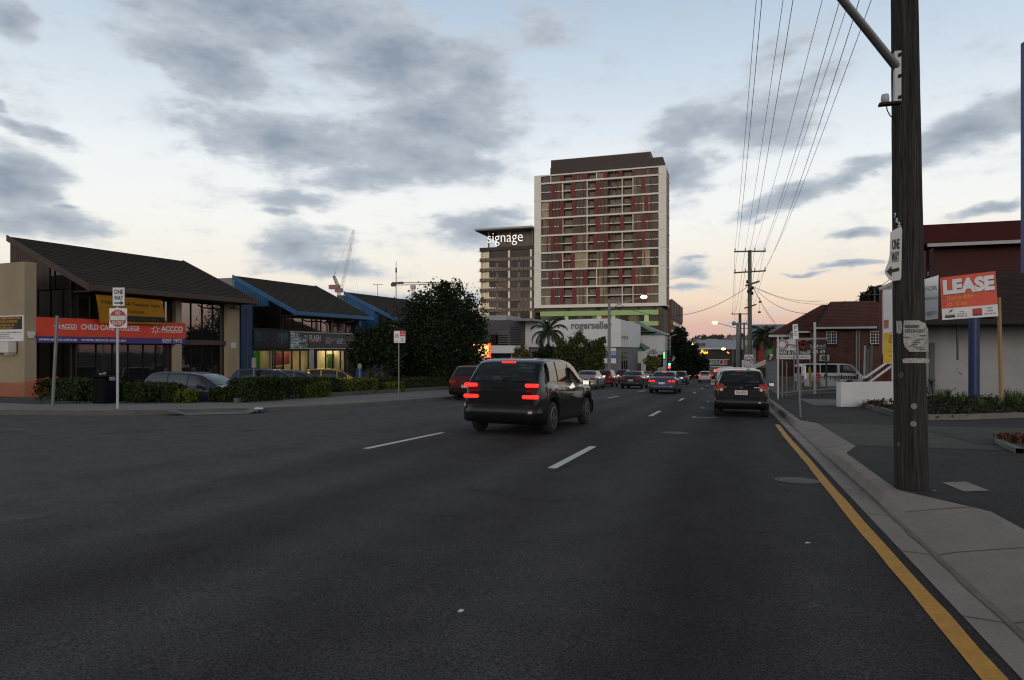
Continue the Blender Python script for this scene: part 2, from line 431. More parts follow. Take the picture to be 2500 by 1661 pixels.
# left footpath with its kerb, curving into the side street
KL = [(-90,12.4),(-40,12.7),(-25,13.05),(-19.4,13.66),(-17.4,14.3),(-16.5,14.87),(-15.58,15.95),(-14.75,16.9),(-14.05,17.86),(-13.45,19.4),(-13.0,21.2),(-12.66,24.9),(-12.5,28.5),(-12.35,36),(-12.3,60),(-12.3,150)]
def offs(poly, d):
    out = []
    for i, p in enumerate(poly):
        a = Vector(poly[max(i-1,0)]); b = Vector(poly[min(i+1,len(poly)-1)]); t = (b-a).normalized()
        out.append((p[0]-t.y*d, p[1]+t.x*d))
    return out
mb = MB(); K1 = offs(KL, .03); K2 = offs(KL, .17)
for i in range(len(KL)-1):
    A = [(*KL[i], gz(KL[i][1])-.02), (*K1[i], gz(KL[i][1])+.125), (*K2[i], gz(K2[i][1])+.135)]
    B = [(*KL[i+1], gz(KL[i+1][1])-.02), (*K1[i+1], gz(KL[i+1][1])+.125), (*K2[i+1], gz(K2[i+1][1])+.135)]
    for k in range(2): mb.quad(A[k], B[k], B[k+1], A[k+1])
struct(mb.obj('kerb', m_kerbd))  # shadow side of the street: shade put into the kerb's dark colour
back = [(-17.0,150),(-17.0,20.6),(-18.2,19.4),(-21.5,16.4),(-90,16.4)]
mb = MB(); pts = [(x,y,gz(y)+.131) for x,y in K2+back]
mb.poly(pts)
for a, b in zip(back[:-1], back[1:]):
    mb.quad((*a, gz(a[1])+.131), (*a, gz(a[1])-.3), (*b, gz(b[1])-.3), (*b, gz(b[1])+.131))
struct(mb.obj('footpath', M('footpath_grey', (.175,.165,.15), .9, .26, .55, bump=.3, bscale=50, fine=.15)))
# pram ramp in the kerb (pale concrete)
z1 = lambda x, y, o: onG(x/3.267, 560+y/3.267, o)
mb = MB()
P = [z1(1330,1452,.137), z1(1480,1481,.012), z1(1980,1471,.012), z1(2060,1440,.137), z1(1930,1408,.139), z1(1500,1410,.139)]
mb.poly(P)
struct(mb.obj('kerb_ramp', M('ramp_concrete', (.165,.16,.15), .9, .2, 1.2, fine=.12, bscale=50)))

# right kerb: gutter tray, upright kerb between two driveway laybacks
def prof(s):
    up = [(1.25,.003),(1.50,-.012),(1.535,.115),(1.56,.128),(1.68,.131),(1.70,.124)]
    ap = [(1.25,.003),(1.48,-.012),(1.62,.025),(1.85,.065),(2.18,.120),(2.26,.124)]
    ap2 = [(1.25,.003),(1.48,-.012),(1.60,.03),(1.78,.075),(1.98,.118),(2.02,.124)]
    keys = [(-30,ap),(7.35,ap),(8.35,up),(11.9,up),(13.1,ap2),(18.6,ap2),(19.6,up),(186,up)]
    for (a, pa), (b, pb) in zip(keys[:-1], keys[1:]):
        if a <= s <= b:
            f = (s-a)/(b-a); return [(x0+(x1-x0)*f, z0+(z1_-z0)*f) for (x0,z0),(x1,z1_) in zip(pa, pb)]
    return up
SS = [-30,-10,-4,0,2,4,6,7.35,7.6,7.85,8.1,8.35,9,10,11,11.9,12.2,12.5,12.8,13.1,14,16,18.6,19.1,19.6,22,26,30,40,60,100,150,158,166,176,186]
mb = MB(); prev = None
for s in SS:
    cur = [(x, s, gz(s)+z) for x, z in prof(s)]
    if prev:
        for k in range(5): mb.quad(prev[k], prev[k+1], cur[k+1], cur[k])
    prev = cur
struct(mb.obj('kerb', m_conc))
mb = MB()
for i in range(60):                                    # joints across the tray and kerb
    s = -3+1.5*i
    if s > 80: break
    P0 = [(x, s, gz(s)+z+.0025) for x, z in prof(s)]; P1 = [(x, s+.018, gz(s+.018)+z+.0025) for x, z in prof(s+.018)]
    for k in range(5): mb.quad(P0[k], P0[k+1], P1[k+1], P1[k])
struct(mb.obj('kerb_joint', M('joint_dark', (.13,.115,.10), .9, .2, 3)))
mb = MB(); prev = None
for s in SS:
    x, z = prof(s)[-1]; cur = [(x-.02, s, gz(s)+.121), (60, s, gz(s)+.121)]
    if prev: mb.quad(prev[0], prev[1], cur[1], cur[0])
    prev = cur
struct(mb.obj('footpath', m_path))
# older, paler strip of asphalt across the footpath at the second driveway
mb = MB(); Q = [(2.03,13.2),(9.5,13.6),(9.5,19.4),(2.03,18.6)]
mb.poly([(x,y,gz(y)+.125) for x,y in Q])
struct(mb.obj('driveway', asphalt('old_asphalt', (.085,.082,.072), (.12,.115,.10), .6, False)))
mb = MB(); Q = [(3.2,22.2),(4.4,26.9),(3.9,28.2),(2.9,28.6),(2.2,24.4)]
mb = MB(); Q = [(3.0,28.9),(6,30.3),(6,36),(3.0,36)]
mb.poly([(x,y,gz(y)+.125) for x,y in Q]); struct(mb.obj('forecourt', m_conc2))

# grit washed into the right gutter
mb = MB(); prev = None; r5 = random.Random(12)
for i in range(150):
    s = -2+.3*i; w_ = r5.uniform(.008,.035); z_ = gz(s)+.0005+(.0 if i < 0 else 0)
    f_ = prof(s); zz = lambda x: gz(s)+.006+max(0, (x-1.50))*.45*0
    cur = ((1.475-w_, s, gz(s)-.004), (1.50+.004*r5.random(), s, gz(s)-.006))
    if prev: mb.quad(prev[0], prev[1], cur[1], cur[0])
    prev = cur
struct(mb.obj('gutter_grit', M('gutter_grit', (.16,.14,.12), .95, .3, 5, fine=.25, bscale=60)))
# road markings
mb = MB()
def stripe(t, s0, s1, w, off=.004, wob=0):
    mb.quad((t-w/2, s0, gz(s0)+off), (t+w/2, s0, gz(s0)+off), (t+w/2+wob, s1, gz(s1)+off), (t-w/2+wob, s1, gz(s1)+off))
for i in range(12): stripe(-2.44, 9.35+12*i, 12.35+12*i, .13)
for i in range(12): stripe(-6.05, 10.45+12*i, 13.75+12*i, .13)
for s in (21.55, 27.15, 33.2, 39.4, 45.5):
    stripe(-.82, s-.05, s+.05, .7); stripe(-1.13, s-.17, s+.17, .12, .0045)
struct(mb.obj('lane_marking', m_white_line))
mb = MB(); prev = None; r2 = random.Random(3)
ss = [-12+.5*i for i in range(64)]
for s in ss:
    w = .115+r2.uniform(-.008,.008); c_ = 1.125+.010*math.sin(s*.7)+r2.uniform(-.003,.003)-.02*min(1,max(0,(s-6)/4))
    cur = ((c_-w/2, s, gz(s)+.004), (c_+w/2, s, gz(s)+.004))
    if prev: mb.quad(prev[0], prev[1], cur[1], cur[0])
    prev = cur
struct(mb.obj('edge_line', m_yellow))

# manhole covers and the utility pit by the pole
m_iron = M('cast_iron', (.045,.043,.042), .6, .2, 12, metal=.3, fine=.2, bscale=60)
def manhole(t, s, r, label, ring=None):
    loc = (t, s, gz(s)); mb = MB()
    o = Vector((t, s, gz(s)+.004)); sl = Vector((0,1,-K)).normalized()
    e = thing('manhole_cover', label, 'manhole cover', loc, 'manhole covers in the road')
    disc(mb, o, (1,0,0), sl, 0, 0, r*.88, 32, .001); mb.obj('lid', m_iron, e)
    mb = MB(); disc(mb, o, (1,0,0), sl, 0, 0, r, 32, .003, r*.9)
    for q in range(-3, 4):
        hw = math.sqrt(max(0, (r*.84)**2-(q*r*.23)**2))
        patch(mb, o, (1,0,0), sl, -hw, hw, q*r*.23-.012, q*r*.23+.012, .005)
        patch(mb, o, (1,0,0), sl, q*r*.23-.012, q*r*.23+.012, -hw, hw, .006)
    mb.obj('frame', ring or M('worn_iron', (.06,.058,.056), .55, .2, 10, metal=.4), e)
manhole(.78, 9.46, .27, 'round cast iron manhole cover with a grid pattern beside the yellow line')
manhole(-14.75, 10.4, .42, 'manhole cover with a pale ring in the side street at the far left', M('pale_ring', (.13,.13,.125), .8))
manhole(-1.25, 15.78, .3, 'dark round manhole cover in the lane behind the parked black hatchback')
c4 = [onG(2170*1.0593,1112*1.0593,.127), onG(2222*1.0593,1133*1.0593,.127), onG(2281*1.0593,1131*1.0593,.127), onG(2226*1.0593,1110*1.0593,.127)]
mb = MB(); mb.poly(c4)
tag(mb.obj('pit_cover', m_conc, loc=c4[0]), 'rectangular concrete pit cover set in the footpath right of the timber pole', 'pit cover')
# ------------------------------------------------------------------ cars
m_tyre = M('tyre_rubber', (.012,.012,.012), .85, .1)
m_rim = M('alloy_rim', (.16,.16,.165), .45, .1, metal=.8)
m_trim = M('black_trim', (.008,.008,.009), .6, .1, 8, spec=.15)
m_glass = M('car_glass', (.008,.010,.011), .03, 0, ior=1.8)
m_clear = M('lamp_clear', (.5,.5,.5), .15, .1, 20, spec=.8)
m_tail = M('tail_lamp_red', (.30,.012,.012), .2, .1, 20, coat=1)
m_tail_on = M('tail_lamp_lit', (.5,.02,.02), .3, 0, emit=(1,.02,.015), estr=1.2)
m_brake_on = M('brake_lamp_lit', (.5,.03,.02), .3, 0, emit=(1,.024,.018), estr=1.7)
m_amber = M('indicator_amber', (.45,.14,.02), .25, .1)
m_plate = M('plate_white', (.62,.60,.62), .5, .05)
m_maroon = M('plate_lettering', (.10,.01,.02), .6, 0)
m_chrome = M('chrome', (.55,.55,.56), .15, .05, metal=1)
def paint(n, col, met=0.0, rough=.42): return M('paint_'+n, col, rough, .06, 1.5, metal=met, coat=.8, spec=.12)
KINDS = {
 'hatch': dict(L=3.83, W=1.665, roof=[(0,.84),(.03,.93),(.10,.99),(.20,1.18),(.34,1.38),(.50,1.445),(.9,1.475),(1.6,1.49),(2.1,1.45),(2.45,1.33),(3.05,.99),(3.5,.88),(3.74,.70),(3.83,.50)],
   belt=[(0,.93),(1.2,.91),(3,.88),(3.83,.8)], rg=(.13,.36,.80), ws=(2.22,3.0), side=[(.55,1.12),(1.22,2.02),(2.08,2.62)], wheels=(.62,3.08), r=.29),
 'wagon': dict(L=4.75, W=1.76, roof=[(0,.80),(.04,.90),(.12,.98),(.30,1.22),(.46,1.38),(.65,1.44),(1.4,1.47),(2.2,1.46),(2.65,1.40),(3.05,1.22),(3.45,1.0),(4.2,.88),(4.62,.70),(4.75,.48)],
   belt=[(0,.92),(1.5,.90),(3.4,.87),(4.75,.8)], rg=(.15,.45,.82), ws=(2.75,3.40), side=[(.55,1.28),(1.38,2.18),(2.26,3.0)], wheels=(1.0,3.8), r=.31),
 'sedan': dict(L=4.6, W=1.74, roof=[(0,.76),(.05,.93),(.15,.985),(.75,1.02),(.95,1.06),(1.35,1.30),(1.6,1.39),(2.1,1.42),(2.5,1.40),(2.85,1.30),(3.4,.99),(4.2,.87),(4.5,.70),(4.6,.48)],
   belt=[(0,.95),(1.5,.92),(3.4,.88),(4.6,.8)], rg=(.98,1.42,.84), ws=(2.66,3.34), side=[(1.32,1.95),(2.03,2.95)], wheels=(.95,3.65), r=.31),
 'suv': dict(L=4.75, W=1.86, roof=[(0,.92),(.03,1.03),(.10,1.12),(.28,1.38),(.50,1.58),(.72,1.65),(1.1,1.69),(2.1,1.70),(2.7,1.64),(3.05,1.53),(3.75,1.10),(4.4,1.0),(4.65,.82),(4.75,.55)],
   belt=[(0,1.08),(2,1.05),(3.8,1.02),(4.75,.9)], rg=(.13,.50,.84), ws=(2.85,3.66), side=[(.60,1.25),(1.34,2.22),(2.30,3.25)], wheels=(.85,3.75), r=.35),
 'van': dict(L=4.7, W=1.70, roof=[(0,1.70),(.03,1.82),(.12,1.91),(.35,1.95),(3.2,1.95),(3.5,1.91),(3.75,1.80),(4.25,1.25),(4.5,1.05),(4.62,.80),(4.7,.50)],
   belt=[(0,1.17),(3.4,1.15),(4.3,1.08),(4.7,.9)], rg=(.02,.12,.6), ws=(3.66,4.24), side=[(.25,1.25),(1.33,2.55),(2.72,3.95)], wheels=(.95,3.45), r=.32)}
def smoothinterp(tab, y, k=.05):
    xs = [a for a,_ in tab]; zs = [b for _,b in tab]
    y = np.atleast_1d(y).astype(float)
    return sum(np.interp(y+d, xs, zs) for d in (-k,-k/2,0,k/2,k))/5
def car(name, label, loc, yaw, pmat, kind, group=None, cat='car', lit=0, plate=None, detail=True, W=None, H=1.0, roofmat=None, cat_lamps='low', badge=None):
    """rear at local y=0, front towards +y; yaw about z, pitched with the street"""
    D = KINDS[kind]; Lc, Wd = D['L'], W or D['W']
    e = thing(name, label, cat, loc, group, rot=(math.atan(-K), 0, yaw), local=True)
    roof = lambda y: smoothinterp(D['roof'], y)*H
    belt0 = lambda y: np.interp(np.atleast_1d(y), [a for a,_ in D['belt']], [b for _,b in D['belt']])*H
    def hw(y):
        y = np.atleast_1d(y); f = 1-.13*np.clip(1-y/.55,0,1)**2.2-.20*np.clip((y-(Lc-.75))/.75,0,1)**2
        return f*Wd/2
    tr = .80 if kind in ('suv','van') else .755
    if kind == 'van': tr = .88
    if kind == 'hatch': tr = .71
    def ring(y, zl):
        zr = roof(y)[0]; zb = min(belt0(y)[0], zr-.045); w = hw(y)[0]
        g = min(1, max(0, (zr-zb)/(.42*H))); ht = w*(.94+(tr-.94)*g)
        P = [(0,zl),(.80*w,zl),(.955*w,zl+.03),(.985*w,zl+.18*(zb-zl)),(1.0*w,zl+.42*(zb-zl)),(.995*w,zl+.62*(zb-zl)),(.985*w,zl+.82*(zb-zl)),(.97*w,zl+.93*(zb-zl)),(.945*w,zb)]
        x0, z0 = .935*w, zb+.004; x1, z1 = ht, zr-.05*min(1,g+.35)
        for q in (.12,.35,.6,.85,1.0): P.append((x0+(x1-x0)*q+.012*math.sin(q*math.pi)*g, z0+(z1-z0)*q))
        P += [(ht*.955,zr-.022*min(1,g+.35)),(ht*.86,zr-.004),(ht*.6,zr+.006),(ht*.3,zr+.010),(0,zr+.012)]
        return P
    rw = D['r']; ra = rw+.055
    ys = sorted(set([0,.015,.03,.06,.09,.12,.16,.2,.25,.3,.36,.42,.5,.6]+list(np.linspace(.7,Lc-.3,26))+[Lc-.22,Lc-.15,Lc-.09,Lc-.04,Lc]
        +[yw+ra*q for yw in D['wheels'] for q in (-1.001,-.97,-.85,-.65,-.4,-.15,.15,.4,.65,.85,.97,1.001)]))
    mb = MB(); rows = []
    for y in ys:
        zl = .21+.09*max(0,1-y/.35)+.06*max(0,1-(Lc-y)/.3)
        for yw in D['wheels']:
            d = abs(y-yw)
            if d < ra: zl = max(zl, rw+math.sqrt(max(0,ra*ra-d*d)))
        P = ring(y, zl); rows.append([(x,y,z) for x,z in P]+[(-x,y,z) for x,z in P[-2:0:-1]])
    n = len(rows[0]); vs = [p for r_ in rows for p in r_]; fs = []
    for i in range(len(rows)-1):
        for j in range(n):
            q = (j+1)%n; fs.append((i*n+j, (i+1)*n+j, (i+1)*n+q, i*n+q))
    mb.add(vs, fs, True)
    # rounded ends: shrink the end ring a little and close it
    for r_, sg in ((rows[0], -1), (rows[-1], 1)):
        zc = sum(p[2] for p in r_)/n
        inner = [(p[0]*.93, p[1]+sg*.03, zc+(p[2]-zc)*.93) for p in r_]
        o = len(mb.v); mb.add(r_+inner, [(j,(j+1)%n,n+(j+1)%n,n+j) if sg<0 else ((j+1)%n,j,n+j,n+(j+1)%n) for j in range(n)], True)
        mb.add(inner, [tuple(range(n)) if sg<0 else tuple(range(n-1,-1,-1))])
    body = mb.obj('body', pmat, e)
    # dark underbody closes the wheel arches
    mb = MB(); mb.box(-.72*Wd/2, .72*Wd/2, .25, Lc-.25, .24, .75); mb.obj('underbody', m_trim, e)
    # glass
    def sidept(y, g, sx, off=.012):
        P = ring(y, .2); zr = roof(y)[0]; a, b = P[9], P[13]
        # follow the same curve as the body between belt and cant rail
        x = np.interp(g, [.12,.35,.6,.85,1.0], [P[i][0] for i in range(9,14)]); z = np.interp(g, [.12,.35,.6,.85,1.0], [P[i][1] for i in range(9,14)])
        return (sx*(x+off), y, z+off*.25)
    def toppt(y, q, off=.010):
        P = ring(y, .2); zr = roof(y)[0]; w = P[13][0]
        dz = (roof(y+.02)[0]-roof(y-.02)[0])/.04; nn = math.hypot(1, dz)
        z = zr+.010*(1-abs(q)**2)-.012*max(0,abs(q)-.7)/.3
        return (w*q, y-off*dz/nn, z+off/nn)
    def grid(name, fn, A, B):
        g = MB(); vs = [fn(a, b) for a in A for b in B]; m = len(B)
        g.add(vs, [(i*m+j, i*m+j+1, (i+1)*m+j+1, (i+1)*m+j) for i in range(len(A)-1) for j in range(m-1)], True)
        return g.obj(name, m_glass, e)
    a, b, qw = D['rg']
    if kind == 'van':
        g = MB(); board(g, (0,-.035,0), (1,0,0), (0,0,1), -.62, .62, 1.2*H, 1.72*H, .01); g.obj('rear_window', m_glass, e)
    else: grid('rear_window', lambda y, q: toppt(y, q), np.linspace(a, b, 8), np.linspace(-qw, qw, 7))
    grid('windscreen', lambda y, q: toppt(y, q), np.linspace(*D['ws'], 8), np.linspace(-.9, .9, 7))
    for sx in (-1, 1):
        for (y0, y1) in D['side']:
            grid('side_window', lambda y, g_: sidept(y, g_, sx), np.linspace(y0, y1, 8), [.16,.35,.6,.85,.97])
    # wheels
    for yw in D['wheels']:
        for sx in (-1, 1):
            mb = MB(); xw = sx*(Wd/2-.115); w = .10
            mb.lathe([(.01,-w),(rw*.70,-w),(rw*.95,-w*.9),(rw,-w*.6),(rw,w*.6),(rw*.95,w*.9),(rw*.70,w),(.01,w)], (xw, yw, rw), 'x', 22)
            wo_ = mb.obj('wheel', m_tyre, e)
            mb = MB(); xo = xw+sx*(w+.002); mb.lathe([(rw*.66,-sx*.004),(rw*.64,sx*.012),(rw*.55,sx*.006),(rw*.53,-sx*.03)] if False else [(rw*.67,0),(rw*.63,sx*.012),(rw*.57,sx*.004)], (xo, yw, rw), 'x', 22)
            for k in range(6):
                t = k*math.pi/3; d = Vector((0, math.cos(t), math.sin(t))); pz = Vector((0,-d.z,d.y))
                c0 = Vector((xo+sx*.006, yw, rw)); ww = rw*.11
                mb.add([c0-pz*ww, c0+pz*ww, c0+d*rw*.6+pz*ww*.6, c0+d*rw*.6-pz*ww*.6], [(0,1,2,3)])
            disc(mb, (xo+sx*.01, yw, rw), (0,sx,0), (0,0,1), 0, 0, rw*.16, 12, 0)
            mb.obj('rim', m_rim, wo_)
    # bumpers
    zlo = .27; zt = {'hatch':.60,'suv':.66,'van':.62}.get(kind,.58)
    wr = hw(0)[0]
    def bump(sg, y0, w, z1):
        mb = MB(); n_ = 14; vs = []; pr = ((.0,zlo),(.045,zlo+.03),(.07,zlo+.5*(z1-zlo)),(.05,z1-.03),(.0,z1))
        for i in range(n_+1):
            q = -1+2*i/n_; xx = w*math.copysign(min(1,abs(q)*1.06),q) ; back = .30*max(0,abs(q)-.72)/.28 if abs(q) > .72 else 0
            for (o_, z) in pr: vs.append((xx*(1+o_*.25), y0-sg*back*-1*0+sg*(o_-back*.62), z))
        mb.add(vs, [(i*5+j, i*5+j+1, (i+1)*5+j+1, (i+1)*5+j) for i in range(n_) for j in range(4)], True)
        return mb
    mb = bump(-1, -.02, wr*1.09, zt); mb.obj('bumper', pmat if kind in ('hatch','suv','sedan') else m_trim, e)
    mb = bump(1, Lc+.01, hw(Lc)[0]*1.12, zt-.04); mb.obj('bumper', pmat if kind != 'van' else m_trim, e)
    # lamps
    lampmat = {0:m_tail, 1:m_tail_on, 2:m_brake_on}[lit]
    for sx in (-1, 1):
        mb = MB()
        if kind == 'hatch':
            mb.rbox(*sorted((sx*.50, sx*.755)), -.052, .10, .80, 1.03, .05); lp = mb.obj('tail_lamp', m_tail, e)
            mb = MB(); disc(mb, (sx*.58,-.056,.845), (1,0,0), (0,0,1), 0, 0, .05, 14, 0); mb.obj('reversing_lens', m_clear, lp)
            mb = MB(); mb.rbox(*sorted((sx*.64, sx*.74)), -.057, 0, .805, .885, .02); mb.obj('indicator_lens', m_amber, lp)
        elif kind == 'suv':
            mb.rbox(*sorted((sx*.56, sx*.84)), -.05, .08, 1.02, 1.10, .02); mb.obj('tail_lamp', lampmat, e)
            mb = MB(); mb.rbox(*sorted((sx*.50, sx*.85)), -.06, .06, .78, .86, .02); mb.obj('tail_lamp', lampmat, e)
        elif kind == 'sedan':
            mb.rbox(*sorted((sx*.40, sx*.79)), -.048, .08, .70, .87, .03); mb.obj('tail_lamp', m_tail, e) if not lit else mb.obj('tail_lamp', m_tail, e)
            if lit:
                for xx in (.50,.70):
                    mb = MB(); mb.rbox(*sorted((sx*(xx-.085), sx*(xx+.085))), -.056, 0, .725, .845, .02); mb.obj('brake_light', lampmat, e)
        elif kind == 'van':
            mb.rbox(*sorted((sx*.70, sx*.82)), -.05, .08, .72, 1.05, .03); mb.obj('tail_lamp', lampmat, e)
        else:
            mb.rbox(*sorted((sx*.46, sx*.80)), -.05, .12, .74, .90, .03); mb.obj('tail_lamp', lampmat, e)
        mb = MB(); wf = hw(Lc-.15)[0]; mb.rbox(*sorted((sx*wf*.5, sx*wf*.98)), Lc-.28, Lc+.02, .58, .73, .04); mb.obj('headlamp', m_clear, e)
        yd = D['side'][-1][1]-.12
        mb = MB(); zm = belt0(yd)[0]+.07; mb.rbox(*sorted((sx*(Wd/2+.02), sx*(Wd/2+.22))), yd-.06, yd+.08, zm-.06, zm+.09, .04)
        mb.box(*sorted((sx*(Wd/2-.06), sx*(Wd/2+.04))), yd-.02, yd+.03, zm-.03, zm+.02); mi = mb.obj('wing_mirror', pmat, e)
        mb = MB(); patch(mb, (0,yd-.06,0), (1,0,0), (0,0,1), *sorted((sx*(Wd/2+.045), sx*(Wd/2+.195))), zm-.035, zm+.065, .002); mb.obj('mirror_glass', m_chrome, mi)
        if detail:
            for (y0, y1) in D['side'][-2:]:
                mb = MB(); zz = belt0(y0)[0]-.10; yy = y0+.10; mb.rbox(*sorted((sx*(Wd/2-.012), sx*(Wd/2+.025))), yy, yy+.17, zz-.02, zz+.02, .012); mb.obj('door_handle', pmat, e)
            mb = MB()
            for yb in [y for (y, _) in D['side'][1:]]+[D['side'][-1][1]]:
                yb2 = yb-.04; ww = hw(yb2)[0]
                for z0, z1_, x0, x1 in ((.34,.62,.99,1.0),(.62,.84,1.0,.99)):
                    mb.quad((sx*(ww*x0+.003),yb2-.005,z0*H),(sx*(ww*x0+.003),yb2+.005,z0*H),(sx*(ww*x1+.003),yb2+.005,z1_*H),(sx*(ww*x1+.003),yb2-.005,z1_*H))
            mb.obj('door_gap', m_trim, e)
    # rear details
    zp = {'hatch':.76,'suv':.90,'sedan':.66,'van':.60,'wagon':.64}[kind]
    yp = {'sedan':-.05}.get(kind, -.036)
    if kind in ('van',): yp = -.08
    if kind != 'suv': mb = MB(); board(mb, (0,yp,zp), (1,0,0), (0,0,1), -.186, .186, -.067, .067, .012); pl = mb.obj('number_plate', m_plate, e)
    if plate:
        mb = MB(); text(mb, plate, (0,yp-.001,zp-.042), (1,0,0), .085, width=.31, bold=.012); mb.obj('lettering', m_maroon, pl)
    mb = MB(); mb.tube([(-.02,toppt(a+.02,0)[1]-.03,toppt(a+.02,0)[2]),(.22,toppt(a+.05,0)[1]-.025,toppt(a+.05,0)[2]+.03)] if kind!='sedan' else [(-.2,.7*D['ws'][0],roof(.7*D['ws'][0])[0]+.02),(.2,.7*D['ws'][0],roof(.7*D['ws'][0])[0]+.02)], .008, 6)
    if kind not in ('sedan','van'): mb.obj('wiper', m_trim, e)
    mb = MB(); yh = b+.05 if kind != 'sedan' else b+.06
    mb.rbox(-.16, .16, yh-.10, yh-.04, roof(yh)[0]-.025, roof(yh)[0]+.012, .01)
    if kind not in ('van',): mb.obj('high_stop_lamp', lampmat if lit else m_tail, e)
    if kind in ('hatch','suv','wagon','sedan') and detail:
        mb = MB(); zt2 = {'hatch':.90,'suv':1.0,'wagon':.80,'sedan':.80}[kind]*H; xg = .60 if kind != 'sedan' else .70
        for x in (-xg, xg): patch(mb, (0,-.0335,0), (1,0,0), (0,0,1), x-.004, x+.004, zt+.01, zt2, .001)
        patch(mb, (0,-.0335,0), (1,0,0), (0,0,1), -xg, xg, zt+.004, zt+.012, .0015); patch(mb, (0,-.0335,0), (1,0,0), (0,0,1), -.16, .16, zp+.085, zp+.125, .004); mb.obj('tailgate_gap', m_trim, e)
    if badge:
        mb = MB(); badge(mb); mb.obj('badge', m_chrome, e)
    return e
# ------------------------------------------------------------------ left side: the row of split-roofed offices
AA = R(6.05); D1 = Vector((math.sin(AA), math.cos(AA), 0)); N1 = Vector((D1.y, -D1.x, 0))
A1 = at(60, 855, 30); A1.z = 0
LM = Matrix(((N1.x, D1.x, 0, A1.x), (N1.y, D1.y, 0, A1.y), (0, 0, 1, 0), (0, 0, 0, 1)))
def lw(x, y, z): return LM @ Vector((y, x, z))          # x along the row, y towards the street
def LB(): m = MB(); m.m = LM; return m
def bx(mb, x0, x1, y0, y1, z0, z1): return mb.box(y0, y1, x0, x1, z0, z1)
def lz(x): return gz((lw(x,0,0)).y)-.06
m_beige = M('render_beige', (.30,.245,.165), .9, .12, .7, bump=.15, bscale=50, fine=.06)
m_brownp = M('brown_paint', (.060,.036,.028), .7, .18, 4)
m_dark = M('dark_wall', (.012,.011,.010), .8, .2, 2)
m_tile = M('dark_roof_tile', (.040,.036,.032), .85, .2, 1.3, bump=.3, bscale=24, fine=.2)
m_win = glass_mat('reflective_window', (.012,.012,.013), 2.7)
m_winD = glass_mat('dark_window', (.010,.010,.011), 1.75)
m_frame = M('dark_frame', (.015,.013,.012), .5, .1)
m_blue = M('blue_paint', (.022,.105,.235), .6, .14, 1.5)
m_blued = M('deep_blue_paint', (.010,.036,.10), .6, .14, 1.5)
m_pipe = M('drain_pipe', (.03,.028,.026), .5, .1)
m_black = M('sign_black', (.012,.012,.012), .6, .05)
m_signw = M('sign_white', (.66,.67,.69), .5, .06, 2)

def roof_tiles(mb, e1, e2, r1, r2, n, step=.06):
    """overlapping courses from eave to ridge"""
    e1, e2, r1, r2 = map(Vector, (e1,e2,r1,r2)); nn = (e2-e1).cross(r1-e1).normalized()
    if nn.z < 0: nn = -nn
    for i in range(n):
        a, b = i/n, (i+1)/n
        p, q = e1.lerp(r1, a)+nn*step, e2.lerp(r2, a)+nn*step; s, t = e1.lerp(r1, b), e2.lerp(r2, b)
        mb.quad(p, q, t, s); mb.quad(e1.lerp(r1,a), e2.lerp(r2,a), q, p)
def office(name, label, x0, x1, ye, yr, ze, zr, fas, wall, n=26, xr=0.0, cut=None):
    """roof with sloping eave on the street side; body below it"""
    e = thing(name, label, 'building', lw(x0, 0, lz(x0)))
    mb = MB(); roof_tiles(mb, lw(x0,ye,ze), lw(x1,ye,ze), lw(x0+xr,yr,zr), lw(x1+xr,yr,zr), n)
    mb.slab(lw(x0,ye,ze-.03), lw(x1,ye,ze-.03), lw(x1,yr,zr-.03), lw(x0,yr,zr-.03), .12)
    rf = mb.obj('roof', m_tile, e)
    mb = MB()
    def strip(a, b, dn, th): 
        a, b = Vector(a), Vector(b); mb.slab(a, b, b-Vector((0,0,dn)), a-Vector((0,0,dn)), th)
    strip(lw(x0-.06,ye+.04,ze+.05), lw(x1+.06,ye+.04,ze+.05), .24, .05)
    strip(lw(x0-.04,yr,zr+.06), lw(x0-.04,ye+.04,ze+.06), .30, .06)
    strip(lw(x1+.04,ye+.04,ze+.06), lw(x1+.04,yr,zr+.06), .30, .06)
    mb.obj('fascia', fas, rf)
    mb = MB()                                             # gable cladding above the wing
    for i in range(18):
        ya, yb = yr+i*.17, yr+i*.17+.14
        zt = lambda y: ze+(zr-ze)*(ye-y)/(ye-yr)-.28
        mb.add([lw(x0+.08,ya,4.3),lw(x0+.08,yb,4.3),lw(x0+.08,yb,zt(yb)),lw(x0+.08,ya,zt(ya)),lw(x0+.16,ya,4.3),lw(x0+.16,yb,4.3),lw(x0+.16,yb,zt(yb)),lw(x0+.16,ya,zt(ya))],
               [(0,1,2,3),(0,4,5,1),(1,5,6,2),(0,3,7,4)])
    mb.obj('gable_cladding', fas, e)
    # body: prism of the roof section along the row
    sec = [(-.45,lz(x1)-.3),(-.45,ze+(zr-ze)*(ye+.45)/(ye-yr)-.25),(yr+.05,zr-.2),(yr+.05,lz(x1)-.3)]
    if cut: sec = [(-3.75,lz(x1)-.3),(-3.75,cut),(-.45,cut)]+sec[1:]
    mb = MB(); mb.extr([lw(x0+.22,y,z) for y,z in sec], D1*(x1-x0-.3)); mb.obj('wall', wall, e)
    return e
def pane(e, x0, x1, z0, z1, y, mat, fr=m_frame, w=.05, name='window'):
    mb = LB()
    if name == 'shop_window': mb.quad((y,x0,z0),(y,x1,z0),(y,x1,z1),(y,x0,z1))
    else: bx(mb, x0, x1, y-.04, y, z0, z1)
    o = mb.obj(name, mat, e)
    mb = LB()
    for a,b,c_,d in ((x0-w/2,x0+w/2,z0,z1),(x1-w/2,x1+w/2,z0,z1),(x0+w/2,x1-w/2,z0,z0+w),(x0+w/2,x1-w/2,z1-w,z1)): bx(mb, a,b,y-.03,y+.05,c_,d)
    mb.obj('frame', fr, o); return o
